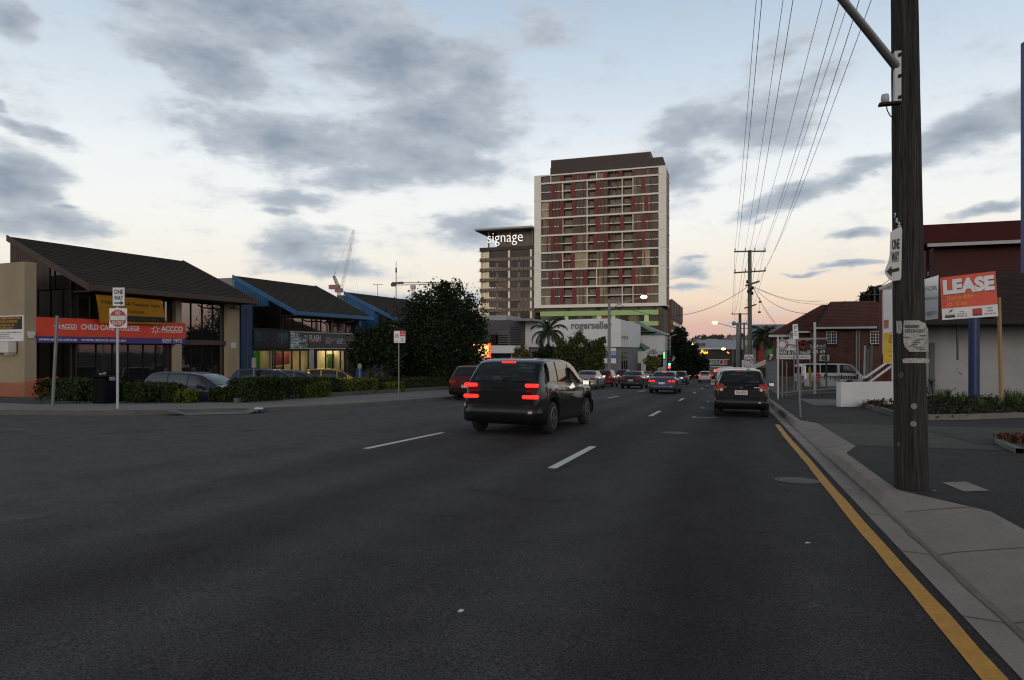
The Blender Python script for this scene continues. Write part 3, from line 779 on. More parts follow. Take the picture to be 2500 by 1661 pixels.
def gpane(e, x, y0, y1, z0, z1a, z1b, mat, name='window'):
    """window in a gable wall that faces down the street; top edge may slope"""
    mb = MB(); P = [lw(x,y0,z0),lw(x,y1,z0),lw(x,y1,z1b),lw(x,y0,z1a)]
    mb.extr(P, D1*.03); o = mb.obj(name, mat, e)
    mb = MB(); w = .05
    mb.extr([lw(x-.04,y0-w/2,z0),lw(x-.04,y0+w/2,z0),lw(x-.04,y0+w/2,z1a),lw(x-.04,y0-w/2,z1a)], D1*.07)
    mb.extr([lw(x-.04,y1-w/2,z0),lw(x-.04,y1+w/2,z0),lw(x-.04,y1+w/2,z1b),lw(x-.04,y1-w/2,z1b)], D1*.07)
    mb.obj('frame', m_frame, o)

# --- the child care college
g0 = lz(0)
b1 = office('office_building', 'beige and brown two storey office with a steep dark tiled roof and orange sign', 2.18, 12.36, 1.2, -5.0, 4.33, 7.05, m_brownp, m_dark)
mb = LB(); bx(mb, 0, .5, -14, 0, g0-.3, 5.28); mb.obj('wing_wall', m_beige, b1)
mb = LB(); bx(mb, 7.77, 8.14, -.40, 0, g0-.4, 4.25); mb.obj('column', m_beige, b1)
mb = LB(); bx(mb, 11.32, 12.24, -.40, 0, g0-.5, 4.3); mb.obj('column', m_beige, b1)
mb = LB(); bx(mb, .5, 7.75, -.43, -.25, 1.72, 2.86); bx(mb, 8.16, 11.3, -.42, -.1, 1.68, 1.92); mb.obj('spandrel', m_brownp, b1)
mb = LB(); bx(mb, 2.4, 12.3, -.40, 1.1, 4.12, 4.17); mb.obj('soffit', m_brownp, b1)
for y0, y1 in ((-2.9,-1.9),(-1.9,-1.0),(-1.0,-.42)): gpane(b1, 2.32, y0, y1, 2.75, 4.25, 4.25, m_win); gpane(b1, 2.32, y0, y1, g0+.1, 1.72, 1.72, m_winD)
for y0, y1 in ((-2.9,-1.6),(-1.6,-.42)): gpane(b1, 2.32, y0, y1, 4.3, 4.33+2.72*(1.2-y0)/6.2-.35, 4.33+2.72*(1.2-y1)/6.2-.35, m_winD)
for x0, x1 in ((2.6,3.2),(6.9,7.3),(7.3,7.75)): pane(b1, x0, x1, 2.9, 4.1, -.36, m_win)
for i, (x0, x1) in enumerate(((2.5,3.5),(3.5,4.35),(4.35,5.2),(5.2,6.05),(6.05,6.8),(6.8,7.7))): pane(b1, x0, x1, g0+.05, 1.7, -.36, m_winD)
for x0, x1 in ((8.22,8.98),(8.98,9.75),(9.75,10.5),(10.5,11.25)): pane(b1, x0, x1, 1.92, 4.1, -.30, m_win); pane(b1, x0, x1, g0-.1, 1.68, -.30, m_win)
mb = MB(); mb.tube([lw(10.7,1.1,4.08),lw(10.9,1.0,3.9),lw(11.2,.35,3.86),lw(12.5,.3,3.9),lw(12.55,.3,-.5)], .045, 8); mb.obj('drain_pipe', m_pipe, b1)

# --- signs on it
m_orange = M('sign_orange_red', (.62,.045,.012), .5, .06, 1.5, fine=.04)
m_purple = M('sign_purple', (.055,.028,.17), .5, .06, 1.5)
oS = lw(0, .02, 0); e = thing('shop_sign', 'long orange red and purple sign board of the child care college under the brown eaves', 'sign', lw(.5,.02,1.72))
mb = MB(); board(mb, oS, D1, (0,0,1), .49, 8.36, 2.02, 2.87, .1); mb.obj('panel', m_orange, e)
mb = MB(); board(mb, oS, D1, (0,0,1), .49, 8.36, 1.72, 2.02, .1); mb.obj('panel', m_purple, e)
def sx(zx): return (zx)  # local x
L1 = lambda zx, zy=800: (onP(zx/3.267, 560+zy/3.267, oS, D1)-Vector(lw(0,0,0))).dot(D1)
mb = MB()
def bigt(body, xa, xb, z, h, bold=.02, **k): text(mb, body, oS+D1*((L1(xa)+L1(xb))/2)+Vector((0,0,z)), D1, h, width=L1(xb)-L1(xa), bold=bold, **k)
bigt('ACCCO', 490, 612, 2.40, .19, .035); bigt('CHILD CARE COLLEGE', 645, 1112, 2.37, .24); bigt('ACCCO', 1285, 1458, 2.40, .27, .035)
bigt('www.accco.com.au', 308, 614, 1.82, .13); bigt('www.accco.com.au', 645, 1003, 1.82, .13); bigt('3257 1972', 1293, 1452, 1.80, .18)
for xa, xb, z in ((490,614,2.35),(1283,1458,2.33)): patch(mb, oS, D1, (0,0,1), L1(xa), L1(xb), z, z+.022)
for xc, rr in ((458,.19),(1240,.26)):                  # ring of rays with dots: the college's mark
    c0 = oS+D1*L1(xc)+Vector((0,0,2.47))
    for k in range(7):
        t = 2*math.pi*k/7+.3; u_ = (D1*math.cos(t)+Vector((0,0,1))*math.sin(t)); p_ = N1.cross(u_)
        mb.add([c0+N1*.004+u_*rr*q+p_*w for q, w in ((.38,.035),(.38,-.035),(.8,-.02),(.8,.02))], [(0,1,2,3)])
        disc(mb, c0, D1, (0,0,1), rr*.98*math.cos(t), rr*.98*math.sin(t), rr*.1, 8, .004)
mb.obj('lettering', m_signw, e)
# yellow cloth banner hung from the eave
m_ban = M('banner_yellow', (.50,.23,.012), .8, .15, 2, fine=.05)
bn = lambda zx, zy, y: onP(zx/3.267, 560+zy/3.267, lw(0,y,0), D1)
T1, T2, B2, B1_ = bn(762,520,.9), bn(1285,565,.9), bn(1328,762,.22), bn(797,748,.22)
e = thing('banner', 'yellow cloth banner with dark lettering hung from the brown eaves above the orange sign', 'banner', B1_)
mb = MB(); n_ = 10; vs = []
for j in range(7):
    for i in range(n_+1):
        p = T1.lerp(T2, i/n_).lerp(B1_.lerp(B2, i/n_), j/6); vs.append(p+N1*(.03*math.sin(i*1.3+j*.6)))
mb.add(vs, [(j*(n_+1)+i, j*(n_+1)+i+1, (j+1)*(n_+1)+i+1, (j+1)*(n_+1)+i) for j in range(6) for i in range(n_)], True)
mb.obj('cloth', m_ban, e)
mb = MB(); xd = (T2-T1).normalized(); up_ = (T1-B1_).normalized()
def bt(body, f, h, w, fx=.5, lft=.045):
    o_ = B1_.lerp(T1, f).lerp(B2.lerp(T2, f), fx); text(mb, body, o_, xd, h, up=up_, width=w, bold=.0, lift=lft)
bt('Child Care & Teacher Aide', .72, .19, (T2-T1).length*.9, .5); bt('Courses', .44, .19, .9, .55)
mb.obj('lettering', M('banner_ink', (.05,.025,.012), .8), e)
mb = MB(); q0 = B1_.lerp(T1,.09); q1 = B2.lerp(T2,.09); q2 = B2.lerp(T2,.30); q3 = B1_.lerp(T1,.30); o_ = N1*.042
mb.quad(q0.lerp(q1,.30)+o_, q1.lerp(q0,.02)+o_, q2.lerp(q3,.02)+o_, q3.lerp(q2,.30)+o_)
mb.obj('panel', M('banner_dark', (.028,.026,.035), .8), e)
mb = MB(); bt('Ph: 3257 1972', .14, .17, 1.6, .66, .05); mb.obj('lettering', M('banner_dull_yellow', (.16,.09,.02), .8), e)

# --- sign, cooler and lamp on the wing wall (wall faces the side street)
WD = -N1                                          # reading direction on a wall that faces the camera ... left to right is +N1
oW = lw(-.03, 0, 0)
Wp = lambda zx, zy: onP(zx/5.6, 720+zy/5.6, oW, N1)
Wl = lambda zx, zy=400: (Wp(zx,zy)-oW).dot(N1)
e = thing('parking_sign', 'black and white parking notice with yellow lettering on the beige end wall', 'sign', Wp(318,640))
a, b = Wl(-300), Wl(320); zt, zm, zb = Wp(320,278).z, Wp(320,470).z, Wp(320,632).z
mb = MB(); board(mb, oW, N1, (0,0,1), a, b, zb, zt, .03); mb.obj('panel', m_signw, e)
mb = MB(); patch(mb, oW, N1, (0,0,1), a+.1, Wl(303), zm, zt-.05, .004); mb.obj('panel', m_black, e)
mb = MB()
for body, zy, xr in (('CUSTOMER PARKING ONLY',330,288),('VEHICLES ON PREMISES',375,240),('OTHERS WILL BE',425,200),('TOWED AWAY',465,180)):
    text(mb, body, oW+N1*Wl(xr)+Vector((0,0,Wp(318,zy).z)), N1, .10, bold=.02, align='RIGHT', lift=.008)
mb.obj('lettering', M('sign_amber', (.52,.26,.02), .6), e)
mb = MB()
for body, zy, xr in (('NO LIABILITY ACCEPTED FOR DAMAGE & STORAGE',520,296),('OF UNAUTHORISED VEHICLES',548,130),('PER DAY PLUS TOW FEE',575,128),('VEHICLES NOT COLLECTED WILL BE SOLD',600,185)):
    text(mb, body, oW+N1*Wl(xr)+Vector((0,0,Wp(318,zy).z)), N1, .045, bold=.01, align='RIGHT', lift=.006)
mb.obj('lettering', m_black, e)
e = thing('air_conditioner', 'white air conditioner unit bracketed to the beige end wall below the parking notice', 'air conditioner', Wp(130,800))
x0, x1, z0, z1_ = Wl(-20), Wl(240), Wp(130,790).z, Wp(130,640).z
def wbox(mb, x0, x1, dep0, dep1, z0, z1): # dep: out of the wall towards the camera
    return mb.extr([oW+N1*x0-D1*dep0+Vector((0,0,z0)), oW+N1*x1-D1*dep0+Vector((0,0,z0)), oW+N1*x1-D1*dep0+Vector((0,0,z1)), oW+N1*x0-D1*dep0+Vector((0,0,z1))], -D1*(dep1-dep0))
m_acw = M('ac_white', (.55,.55,.52), .5, .12, 3)
mb = MB(); wbox(mb, x0, x1, .05, .38, z0, z1_); mb.obj('casing', m_acw, e)
mb = MB(); cc = oW-D1*.38+Vector((0,0,(z0+z1_)/2)); fx = Wl(52); 
disc(mb, cc, N1, (0,0,1), fx, 0, .24, 24, .006); mb.obj('fan_grille', M('ac_grille', (.12,.12,.12), .6), e)
mb = MB()
for r_ in (.24,.18,.12,.06): disc(mb, cc, N1, (0,0,1), fx, 0, r_, 24, .012, r_-.012)
mb.obj('fan_guard', m_acw, e)
mb = MB(); wbox(mb, x0+.1, x0+.16, -.02, .42, z0-.09, z0-.02); wbox(mb, x1-.2, x1-.14, -.02, .42, z0-.09, z0-.02); mb.obj('bracket', m_acw, e)
mb = LB(); bx(mb, .12, .38, 0, .12, 2.02, 2.20); bx(mb, .16, .34, 0, .10, 1.92, 2.02)
tag(mb.obj('wall_lamp', m_acw, loc=lw(.25,.05,1.95)), 'small white lamp box on the narrow side of the beige end wall', 'wall lamp')
mb = LB(); bx(mb, 11.62, 11.96, .005, .03, 1.5, 1.82); e = mb.obj('notice', m_signw, loc=lw(11.8,.02,1.5)); tag(e, 'small white notice plate on the last beige pier beside the blue building', 'notice')
mb = MB()
for i in range(4): text(mb, ('NO PARKING','KEEP CLEAR','DRIVEWAY','AT ALL TIMES')[i], lw(11.79,.033,1.74-i*.07), D1, .04, width=.26, bold=.01)
mb.obj('lettering', m_black, e)

# --- blue building with the lit showroom
g2 = lz(18)
b2 = office('office_building', 'blue trimmed office with a dark tiled roof above the lit showroom', 16.08, 24.36, 1.0, -4.5, 3.86, 6.46, m_blue, m_dark, cut=1.64)
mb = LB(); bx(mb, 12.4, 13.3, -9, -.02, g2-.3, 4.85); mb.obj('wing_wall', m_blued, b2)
mb = LB(); bx(mb, 24.02, 24.42, -.35, 0, g2-.5, 3.9); mb.obj('column', m_blue, b2)
mb = LB(); bx(mb, 24.5, 27.35, -2.6, -2.2, 3.45, 4.95); bx(mb, 26.9, 27.3, -2.2, -1.9, g2-.5, 3.5); mb.obj('beam', m_blue, b2)
mb = LB(); bx(mb, 16.3, 24.0, -.40, .95, 3.62, 3.66); mb.obj('soffit', m_brownp, b2)
for y0, y1 in ((-2.6,-1.6),(-1.6,-.42)): gpane(b2, 16.2, y0, y1, 2.6, 3.86+2.6*(1-y0)/5.5-.4, 3.86+2.6*(1-y1)/5.5-.4, m_winD)
for i in range(8): pane(b2, 16.3+.95*i, 16.3+.95*i+.95, 2.66, 3.6, -.38, m_win if i < 5 else m_winD)
mb = MB(); mb.tube([lw(19.6,.9,3.6),lw(19.9,.8,3.45),lw(20.5,-.2,3.42),lw(20.9,-.28,3.2),lw(20.9,-.28,2.6)], .05, 8); mb.tube([lw(22.4,.9,3.6),lw(22.0,.8,3.45),lw(21.5,-.2,3.42),lw(21.3,-.28,3.2),lw(21.3,-.28,2.6)], .05, 8); mb.obj('drain_pipe', m_pipe, b2)
# showroom: a real lit room behind the glass
zs = 1.42
m_cream = M('showroom_wall', (.55,.50,.38), .8, .1, 1.5)
mb = LB(); bx(mb, 13.4, 22.8, -3.6, -3.5, g2, zs+.1); bx(mb, 13.36, 13.42, -3.5, -.44, g2, zs+.1); bx(mb, 22.75, 22.81, -3.5, -.44, g2, zs+.1); bx(mb, 13.4, 22.8, -3.5, -.44, g2-.06, g2)
bx(mb, 13.4, 22.8, -3.5, -.44, zs+.1, zs+.2); bx(mb, 15.15, 15.3, -3.5, -.44, g2, zs+.1); bx(mb, 19.5, 19.6, -3.5, -.44, g2, zs+.1)
mb.obj('showroom', m_cream, b2)
mb = LB()
for x in (14.2, 16.2, 17.8, 20.6, 22.2): bx(mb, x-.35, x+.35, -2.6, -.9, zs+.04, zs+.09)
mb.obj('ceiling_light', M('showroom_light', (1,.9,.6), .5, 0, emit=(1,.80,.42), estr=5.5), b2)
for nm, col, x0, x1, z0, z1_, y in (('display_panel',(.06,.30,.03),13.5,15.1,g2+.1,zs-.02,-1.2),('display_panel',(.16,.02,.045),16.9,17.6,.35,1.2,-1.6),('display_panel',(.12,.10,.03),16.9,17.6,g2+.1,.25,-1.6),
    ('display_panel',(.20,.05,.05),17.75,18.3,.4,1.25,-1.6),('display_panel',(.20,.045,.03),19.7,20.3,-.35,1.25,-1.4),('display_panel',(.40,.42,.33),20.35,21.1,-.9,1.2,-1.5),('display_panel',(.14,.30,.10),22.0,22.7,g2+.2,1.1,-1.3),
    ('counter',(.02,.02,.02),15.5,16.6,g2,.2,-2.6),('counter',(.03,.025,.02),20.0,21.6,g2,-.7,-1.0),('drape',(.45,.16,.03),15.9,16.3,.1,1.3,-1.7)):
    mb = LB(); bx(mb, x0, x1, y-.1, y, z0, z1_); mb.obj(nm, M('display_%d'%int(1e4*sum(c*k for c, k in zip(col,(1,3,7)))), col, .7, .3, 2.5), b2)
m_shopgl = bpy.data.materials.new('shop_glass'); m_shopgl.use_nodes = True; _t = m_shopgl.node_tree; _t.nodes.clear()
_o = _t.nodes.new('ShaderNodeOutputMaterial'); _mx = _t.nodes.new('ShaderNodeMixShader'); _tr = _t.nodes.new('ShaderNodeBsdfTransparent'); _gl = _t.nodes.new('ShaderNodeBsdfGlossy'); _gl.inputs['Roughness'].default_value = .02
_fr = _t.nodes.new('ShaderNodeLayerWeight'); _fr.inputs[0].default_value = .25; _t.links.new(_fr.outputs['Fresnel'], _mx.inputs[0]); _t.links.new(_tr.outputs[0], _mx.inputs[1]); _t.links.new(_gl.outputs[0], _mx.inputs[2]); _t.links.new(_mx.outputs[0], _o.inputs[0])
# the wall behind the showroom front is opened: cut by building it as posts and glass
for i, (x0, x1) in enumerate(((13.42,15.1),(15.3,16.05),(16.05,16.85),(16.85,17.65),(17.65,18.5),(19.3,20.3),(20.3,21.1),(21.1,21.95),(21.95,22.75))):
    pane(b2, x0, x1, g2-.05, zs, -.12, m_shopgl, w=.09, name='shop_window')
mb = LB(); bx(mb, 18.55, 18.95, -.5, -.02, g2-.3, zs); mb.obj('column', M('pale_column', (.36,.36,.30), .8), b2)
mb = LB(); bx(mb, 18.97, 19.27, -.5, -.1, g2-.3, zs); bx(mb, 22.8, 24.0, -.5, -.3, g2-.3, zs); mb.obj('wall', m_dark, b2)
mb = LB(); bx(mb, 13.3, 24.0, -.43, -.06, zs, zs+.14); bx(mb, 13.3, 16.1, -.43, -.06, 2.62, 2.75); mb.obj('beam', m_dark, b2)
mb = LB(); bx(mb, 13.35, 16.15, -3.2, -.6, 2.7, 2.8); bx(mb, 13.35, 16.15, -3.4, -3.2, g2, 4.9); mb.obj('porch_roof', m_dark, b2)

# sign boards of the showroom
oF = lw(0, .04, 0); m_char = M('sign_charcoal', (.035,.033,.034), .5, .06, 1)
e = thing('shop_sign', 'charcoal showroom sign board with white and red lettering above the lit windows', 'sign', lw(16.5,.04,1.5))
mb = MB(); board(mb, oF, D1, (0,0,1), 16.5, 24.0, 1.49, 2.62, .08); mb.obj('panel', m_char, e)
mb = MB(); patch(mb, oF, D1, (0,0,1), 16.5, 24.0, 1.47, 1.52, .006); patch(mb, oF, D1, (0,0,1), 16.5, 24.0, 2.58, 2.63, .006); mb.obj('edge_trim', M('sign_edge', (.45,.45,.47), .5), e)
L2 = lambda zx, zy=700: (onP(540+zx/3.6875, 640+zy/3.6875, oF, D1)-lw(0,0,0)).dot(D1)
Zf = lambda zx, zy: onP(540+zx/3.6875, 640+zy/3.6875, oF, D1).z
mb = MB(); a, b = L2(800), L2(888); text(mb, 'FLASH', oF+D1*((a+b)/2)+Vector((0,0,2.03)), D1, .40, width=(b-a)*1.1, bold=0, lift=.012)
def lines(rows, xa, xb, z, dz, h):
    for i, (t_, w_) in enumerate(rows): text(mb, t_, oF+D1*xa+Vector((0,0,z-i*dz)), D1, h, width=(xb-xa)*w_, align='LEFT', bold=.01)
lines([('flash design',.5),('concrete panels',1),('studio fit out works',.95),('display systems',.75),('exhibition',.5),('lighting hire',.55)], L2(938), L2(1030), 2.24, .075, .045)
lines([('kitchen and stone',.7),('feature walls',.7),('bathroom panels and trim',1),('office tables',.6),('custom joinery',.7),('commercial fit out work',.95)], L2(1040), L2(1122), 2.22, .075, .045)
lines([('Phone 3252 1788',.9),('Fax 3252 1799',.9),('www.flash.com',.5)], L2(1143), L2(1220), 2.10, .10, .055)
mb.obj('lettering', m_signw, e)
mb = MB(); patch(mb, oF, D1, (0,0,1), L2(800), L2(886), 1.93, 1.99, .006); mb.obj('stripe', M('sign_red', (.55,.02,.02), .5), e)
# splash picture: white and blue flecks on the board
mb = MB(); m2 = MB(); rr = random.Random(11)
for i in range(240):
    q = rr.random()**1.6; x = 16.55+q*1.6; z = 1.52+rr.random()*1.05*(1-q*.55)+ (q*.35 if rr.random() > .5 else 0)
    if z > 2.57: continue
    w_, h_ = rr.uniform(.05,.35)*(1-q*.5), rr.uniform(.012,.05)
    patch(mb if rr.random() < .6 else m2, oF, D1, (0,0,1), x, min(x+w_,18.4), z, min(z+h_,2.57), .005+.0001*(i%9))
mb.obj('picture', M('splash_white', (.50,.56,.58), .5), e); m2.obj('picture', M('splash_blue', (.10,.22,.28), .5), e)
e = thing('shop_sign', 'dark picture sign with a blue splash on the porch left of the charcoal sign', 'sign', lw(13.4,.04,1.5))
mb = MB(); board(mb, oF, D1, (0,0,1), 13.36, 16.4, 1.49, 2.62, .08); mb.obj('panel', M('sign_navy', (.008,.010,.014), .4), e)
mb = MB()
for i in range(130):
    g_ = rr.gauss(0,.33); x = (15.9 if i % 3 else 13.55)+g_; z = 2.35+rr.gauss(0,.12) if i%2 else rr.uniform(1.75,2.3)
    if 13.4 < x < 16.3 and 1.55 < z < 2.55: patch(mb, oF, D1, (0,0,1), x, min(16.38,x+rr.uniform(.03,.2) if i%2 else x+.03), z, min(2.58, z+(rr.uniform(.01,.03) if i%2 else .14)), .005+.0001*(i%9))
mb.obj('picture', M('splash_teal', (.04,.13,.19), .5), e)

# --- third building of the row
b3 = office('office_building', 'blue trimmed tiled office behind the big dark tree, third of the row', 28.2, 37.5, 1.0, -4.6, 3.75, 6.3, m_blue, m_dark)
mb = LB(); bx(mb, 27.4, 28.0, -6, -1, lz(28)-.4, 4.3); mb.obj('wing_wall', m_blue, b3)
for i in range(9): pane(b3, 28.6+.95*i, 28.6+.95*i+.95, 2.5, 3.5, -.38, m_winD); pane(b3, 28.6+.95*i, 28.6+.95*i+.95, lz(33), 1.2, -.38, m_winD)
# ------------------------------------------------------------------ the apartment tower and its office wing (facades square to the street)
m_towc = M('tower_concrete', (.80,.77,.69), .85, .10, .10, fine=.05, bscale=1.2)
m_towbr = M('tower_plant_brown', (.045,.028,.026), .6, .12, .2, stretch=(6,6,.3))
m_red = M('tower_red_panel', (.155,.017,.019), .6, .10, .3)
m_fin = M('tower_fin', (.20,.045,.015), .6, .1)
m_tg = [glass_mat('tower_glass_%d' % i, c, 1.5, .06, .02, .3) for i, c in enumerate(((.075,.058,.049),(.115,.090,.072),(.20,.16,.115),(.38,.31,.20)))]
m_rec = M('shade_paint_and_dark_pane', (.045,.034,.028), .8, .1)
m_balw = M('balcony_wall', (.20,.155,.12), .8, .12, .2)
S0 = 237.4
TX = lambda x, S=S0: onS(1140+x/3.136, 600, S).x
zr_ = lambda y: 1.386+(515-y/3.136)*.13956
xl, xr = TX(515), TX(1525)
bands = [zr_(y) for y in (268,410,550,690,830,968,1110)]      # slab lines
ztop, zbot = zr_(200), zr_(1255)-.9
tw = thing('apartment_tower', 'tall apartment tower with a pale concrete frame and dark red panels', 'apartment tower', (xl, S0, gz(S0)))
fx0, fx1 = TX(566), TX(1467)
mb = MB(); mb.box(xl, fx0, S0, S0+13, zbot, ztop); mb.box(fx1, xr, S0, S0+1.6, zbot, ztop)
mb.box(fx0, fx1, S0, S0+1.6, ztop-.45, ztop); mb.box(fx0, fx1, S0, S0+1.6, zbot, zbot+1.1)
mb.obj('concrete_frame', m_towc, tw)
mb = MB()                                              # shadow joints in the frame
for z in bands: mb.box(xl-.02, fx0, S0-.02, S0+.0, z-.04, z+.04); mb.box(fx1, xr+.02, S0-.02, S0, z-.04, z+.04)
mb.obj('frame_joint', M('joint_grey', (.35,.34,.31), .9), tw)
for z in bands:
    mb = MB(); mb.box(fx0, fx1, S0-.02, S0+1.6, z-.28, z+.28); mb.obj('floor_slab', m_towc, tw)
mb = MB(); mb.box(fx0, xr-.6, S0+3.2, S0+13, zbot, ztop-.1); mb.obj('core_wall', m_balw, tw)
# side that looks along the street
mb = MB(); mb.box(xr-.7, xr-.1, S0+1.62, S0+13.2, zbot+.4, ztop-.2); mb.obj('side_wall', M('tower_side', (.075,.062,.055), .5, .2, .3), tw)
for z in bands+[zbot+.3]:
    mb = MB(); mb.box(xr-.5, xr+.02, S0+1.62, S0+13.4, z-.16, z+.16); mb.obj('floor_slab', m_towc, tw)
for i in range(4):
    mb = MB(); mb.box(xr-.4, xr-.02, S0+3+i*2.8, S0+3.2+i*2.8, zbot+.4, ztop-.2); mb.obj('mullion', m_fin, tw)
rows = [(z0, z1) for z0, z1 in zip([zbot+1.1]+[b+.28 for b in bands[::-1]], [b-.28 for b in bands[::-1]]+[ztop-.45])][::-1]
REDS = [(716,808,897,1047,1163,1268,1347),(645,796,987,1337),(627,716,808,975,1258,1360),(638,705,987,1175,1337),(643,808,970,1055,1337),(703,796,1047,1172,1275),(627,714,808,896,1165,1262),(643,714,808,988,1350)]
FINS = [(568,628,855,878,1120,1318,1388,1428),(683,712,820,887,912,1012,1035,1105,1150,1302,1410),(672,697,858,885,1018,1046,1302,1316,1405),(570,627,682,870,905,1013,1040,1080,1122,1292,1390,1412),
 (610,683,700,890,925,1020,1045,1100,1120,1300,1312,1410),(612,760,925,955,1012,1040,1132,1155,1355,1440),(672,700,855,885,1005,1040,1070,1312,1360,1383,1405),(668,688,860,885,1012,1042,1262,1290,1312)]
BAYS = [567,645,730,808,920,988,1075,1187,1270,1337,1400,1466]
BAL = {2:1, 4:1, 6:1, 7:1}                              # bay index -> balcony
r3 = random.Random(5)
for ri, (z0, z1) in enumerate(rows):
    reds = REDS[ri]; low = ri >= 5
    two = ri > 0; zm = (z0+z1)/2
    for bi in range(11):
        a, b = TX(BAYS[bi]), TX(BAYS[bi+1])
        lev = [(z0, zm-.1), (zm+.1, z1)] if two else [(z0, z1)]
        if bi in BAL:
            for (p, q) in lev:
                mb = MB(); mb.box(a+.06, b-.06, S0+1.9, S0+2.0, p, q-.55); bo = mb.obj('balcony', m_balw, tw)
                mb = MB(); mb.box(a+.06, b-.06, S0+1.85, S0+2.0, q-.55, q); mb.box(a+.06, a+.06+.13*(b-a), S0+1.6, S0+1.99, p+.9, q-.5)  # dark boxes paint the recess shadow onto the balcony back
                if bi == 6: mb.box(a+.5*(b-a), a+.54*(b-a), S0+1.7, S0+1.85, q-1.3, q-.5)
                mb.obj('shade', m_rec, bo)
        else:
            mi = r3.choices((0,1,2,3), (5,4,1.2,.2) if not low else (2.5,4,3,1.5))[0]
            mb = MB(); mb.box(a+.05, b-.05, S0+.75, S0+.85, z0, z1); wo_ = mb.obj('window', m_tg[mi], tw)
            if two and r3.random() < (.75 if low else .3):
                mb = MB(); q = r3.random() < .5; zz = (z0, zm-.1) if q else (zm+.1, z1); f = r3.uniform(.0,.5)
                mb.box(a+.05+f*(b-a), a+.05+(f+r3.uniform(.25,.5))*(b-a-.1), S0+.735, S0+.748, *zz); mb.obj('pane', m_tg[min(3, mi+1)], wo_)
    if two:
        mb = MB(); mb.box(fx0, fx1, S0+.25, S0+1.6, zm-.13, zm+.13); mb.obj('floor_line', m_towc, tw)
    for x in reds:
        mb = MB(); mb.box(TX(x-2), TX(x+26), S0+.12, S0+.74, z0, z1); mb.obj('red_panel', m_red, tw)
    for x in FINS[ri]: mb = MB(); mb.box(TX(x)-.0, TX(x)+.2, S0+.10, S0+.73, z0, z1); mb.obj('fin', m_fin, tw)
    for x in (1187, 918, 730 if ri%2 else 990, 1270 if ri%2 else 640):
        if all(abs(x-r_) > 24 for r_ in reds): mb = MB(); mb.box(TX(x)-.12, TX(x)+.14, S0+.2, S0+1.9, z0, z1); mb.obj('mullion', m_towc, tw)
# roof plant
zp = onS(1140+1405/3.136, 371, S0+2).z; zp2 = onS(1140+1497/3.136, 382.4, S0+2).z
px0, px1, px2 = TX(643, S0+2), TX(1405, S0+2), TX(1500, S0+2)
mb = MB(); mb.box(px0, px1, S0+2, S0+10, ztop-.1, zp)
mb.extr([(px1,S0+2.4,ztop-.1),(xr-.3,S0+2.4,ztop-.1),(px2,S0+2.4,zp2),(px1,S0+2.4,zp2)], (0,7,0)); mb.box(px0-.5, px0, S0+3, S0+9, ztop-.1, zp-2.4)
mb.obj('roof_plant', m_towbr, tw)
mb = MB(); mb.box(px0, px1+.1, S0+1.9, S0+10.1, zp, zp+.12); mb.obj('roof_edge', m_towc, tw)
# podium: recessed dark storey, then lime green bands
m_lime = M('lime_panel', (.33,.50,.19), .5, .06, .3)
m_limep = M('lime_pale', (.56,.72,.38), .5, .06, .3)
gx0, gx1 = TX(560), TX(1465)
yz = lambda y: onS(1140+1465/3.136, 340+y/3.136, S0).z
mb = MB(); mb.box(gx0-4, gx1+.8, S0+1.5, S0+12, yz(1310), zbot); mb.obj('recessed_storey', M('podium_brown', (.10,.07,.052), .6, .2, .2), tw)
for q in (760, 980, 1000, 1090, 1150, 1300, 1420):
    mb = MB(); mb.box(TX(q), TX(q+26), S0+1.3, S0+1.45, yz(1310), zbot); mb.obj('window', m_rec if q % 3 else m_tg[1], tw)
for (ya, yb) in ((1305,1343),(1393,1427),(1463,1482)):
    mb = MB(); mb.box(gx0, gx1, S0+.1, S0+12, yz(yb), yz(ya)); mb.box(gx1, gx1+3.0, S0+.1, S0+9, yz(yb)+.05, yz(ya)-.05) if False else None
    mb.obj('green_band', m_lime, tw)
mb = MB(); mb.box(gx0, gx1-.3, S0+1.2, S0+11, gz(S0), yz(1320)); mb.obj('podium_wall', m_balw, tw)
for (a, b, mt) in ((575,650,m_tg[1]),(655,740,m_rec),(745,772,m_limep),(780,840,m_rec),(850,890,m_tg[1]),(895,950,m_rec),(960,985,m_tg[2]),(990,1028,m_limep),(1035,1100,m_fin),(1104,1134,m_limep),(1140,1168,m_tg[1]),(1175,1230,m_rec),(1240,1300,m_tg[2]),(1318,1352,m_rec),(1356,1390,m_limep),(1392,1455,m_tg[1])):
    mb = MB(); mb.box(TX(a), TX(b), S0+.55, S0+1.1, yz(1393), yz(1343)); mb.obj('window' if mt is not m_limep else 'pale_panel', mt, tw)
mb = MB()
for i in range(30): mb.box(TX(1300)+i*.28, TX(1300)+i*.28+.12, S0+.5, S0+.8, yz(1463), yz(1427))
mb.obj('louvre', m_fin, tw)
mb = MB(); mb.box(gx1-.1, gx1+1.9, S0+1.3, S0+40, gz(S0), yz(1300)); mb.obj('podium_wall', M('podium_grey', (.085,.078,.075), .8, .2, .2), tw)

# brown wing behind, running along the street
bw = thing('apartment_building', 'long brown apartment wing with white balcony strips behind the tower', 'apartment building', (xr, S0+16, gz(S0)))
q0 = onT(1140+1560/3.136, 340+1200/3.136, xr+.8); q1 = onT(1140+1655/3.136, 340+1290/3.136, xr+.8)
ys0, ys1, zt = S0+16, S0+16+70, (q0.z+q1.z)/2
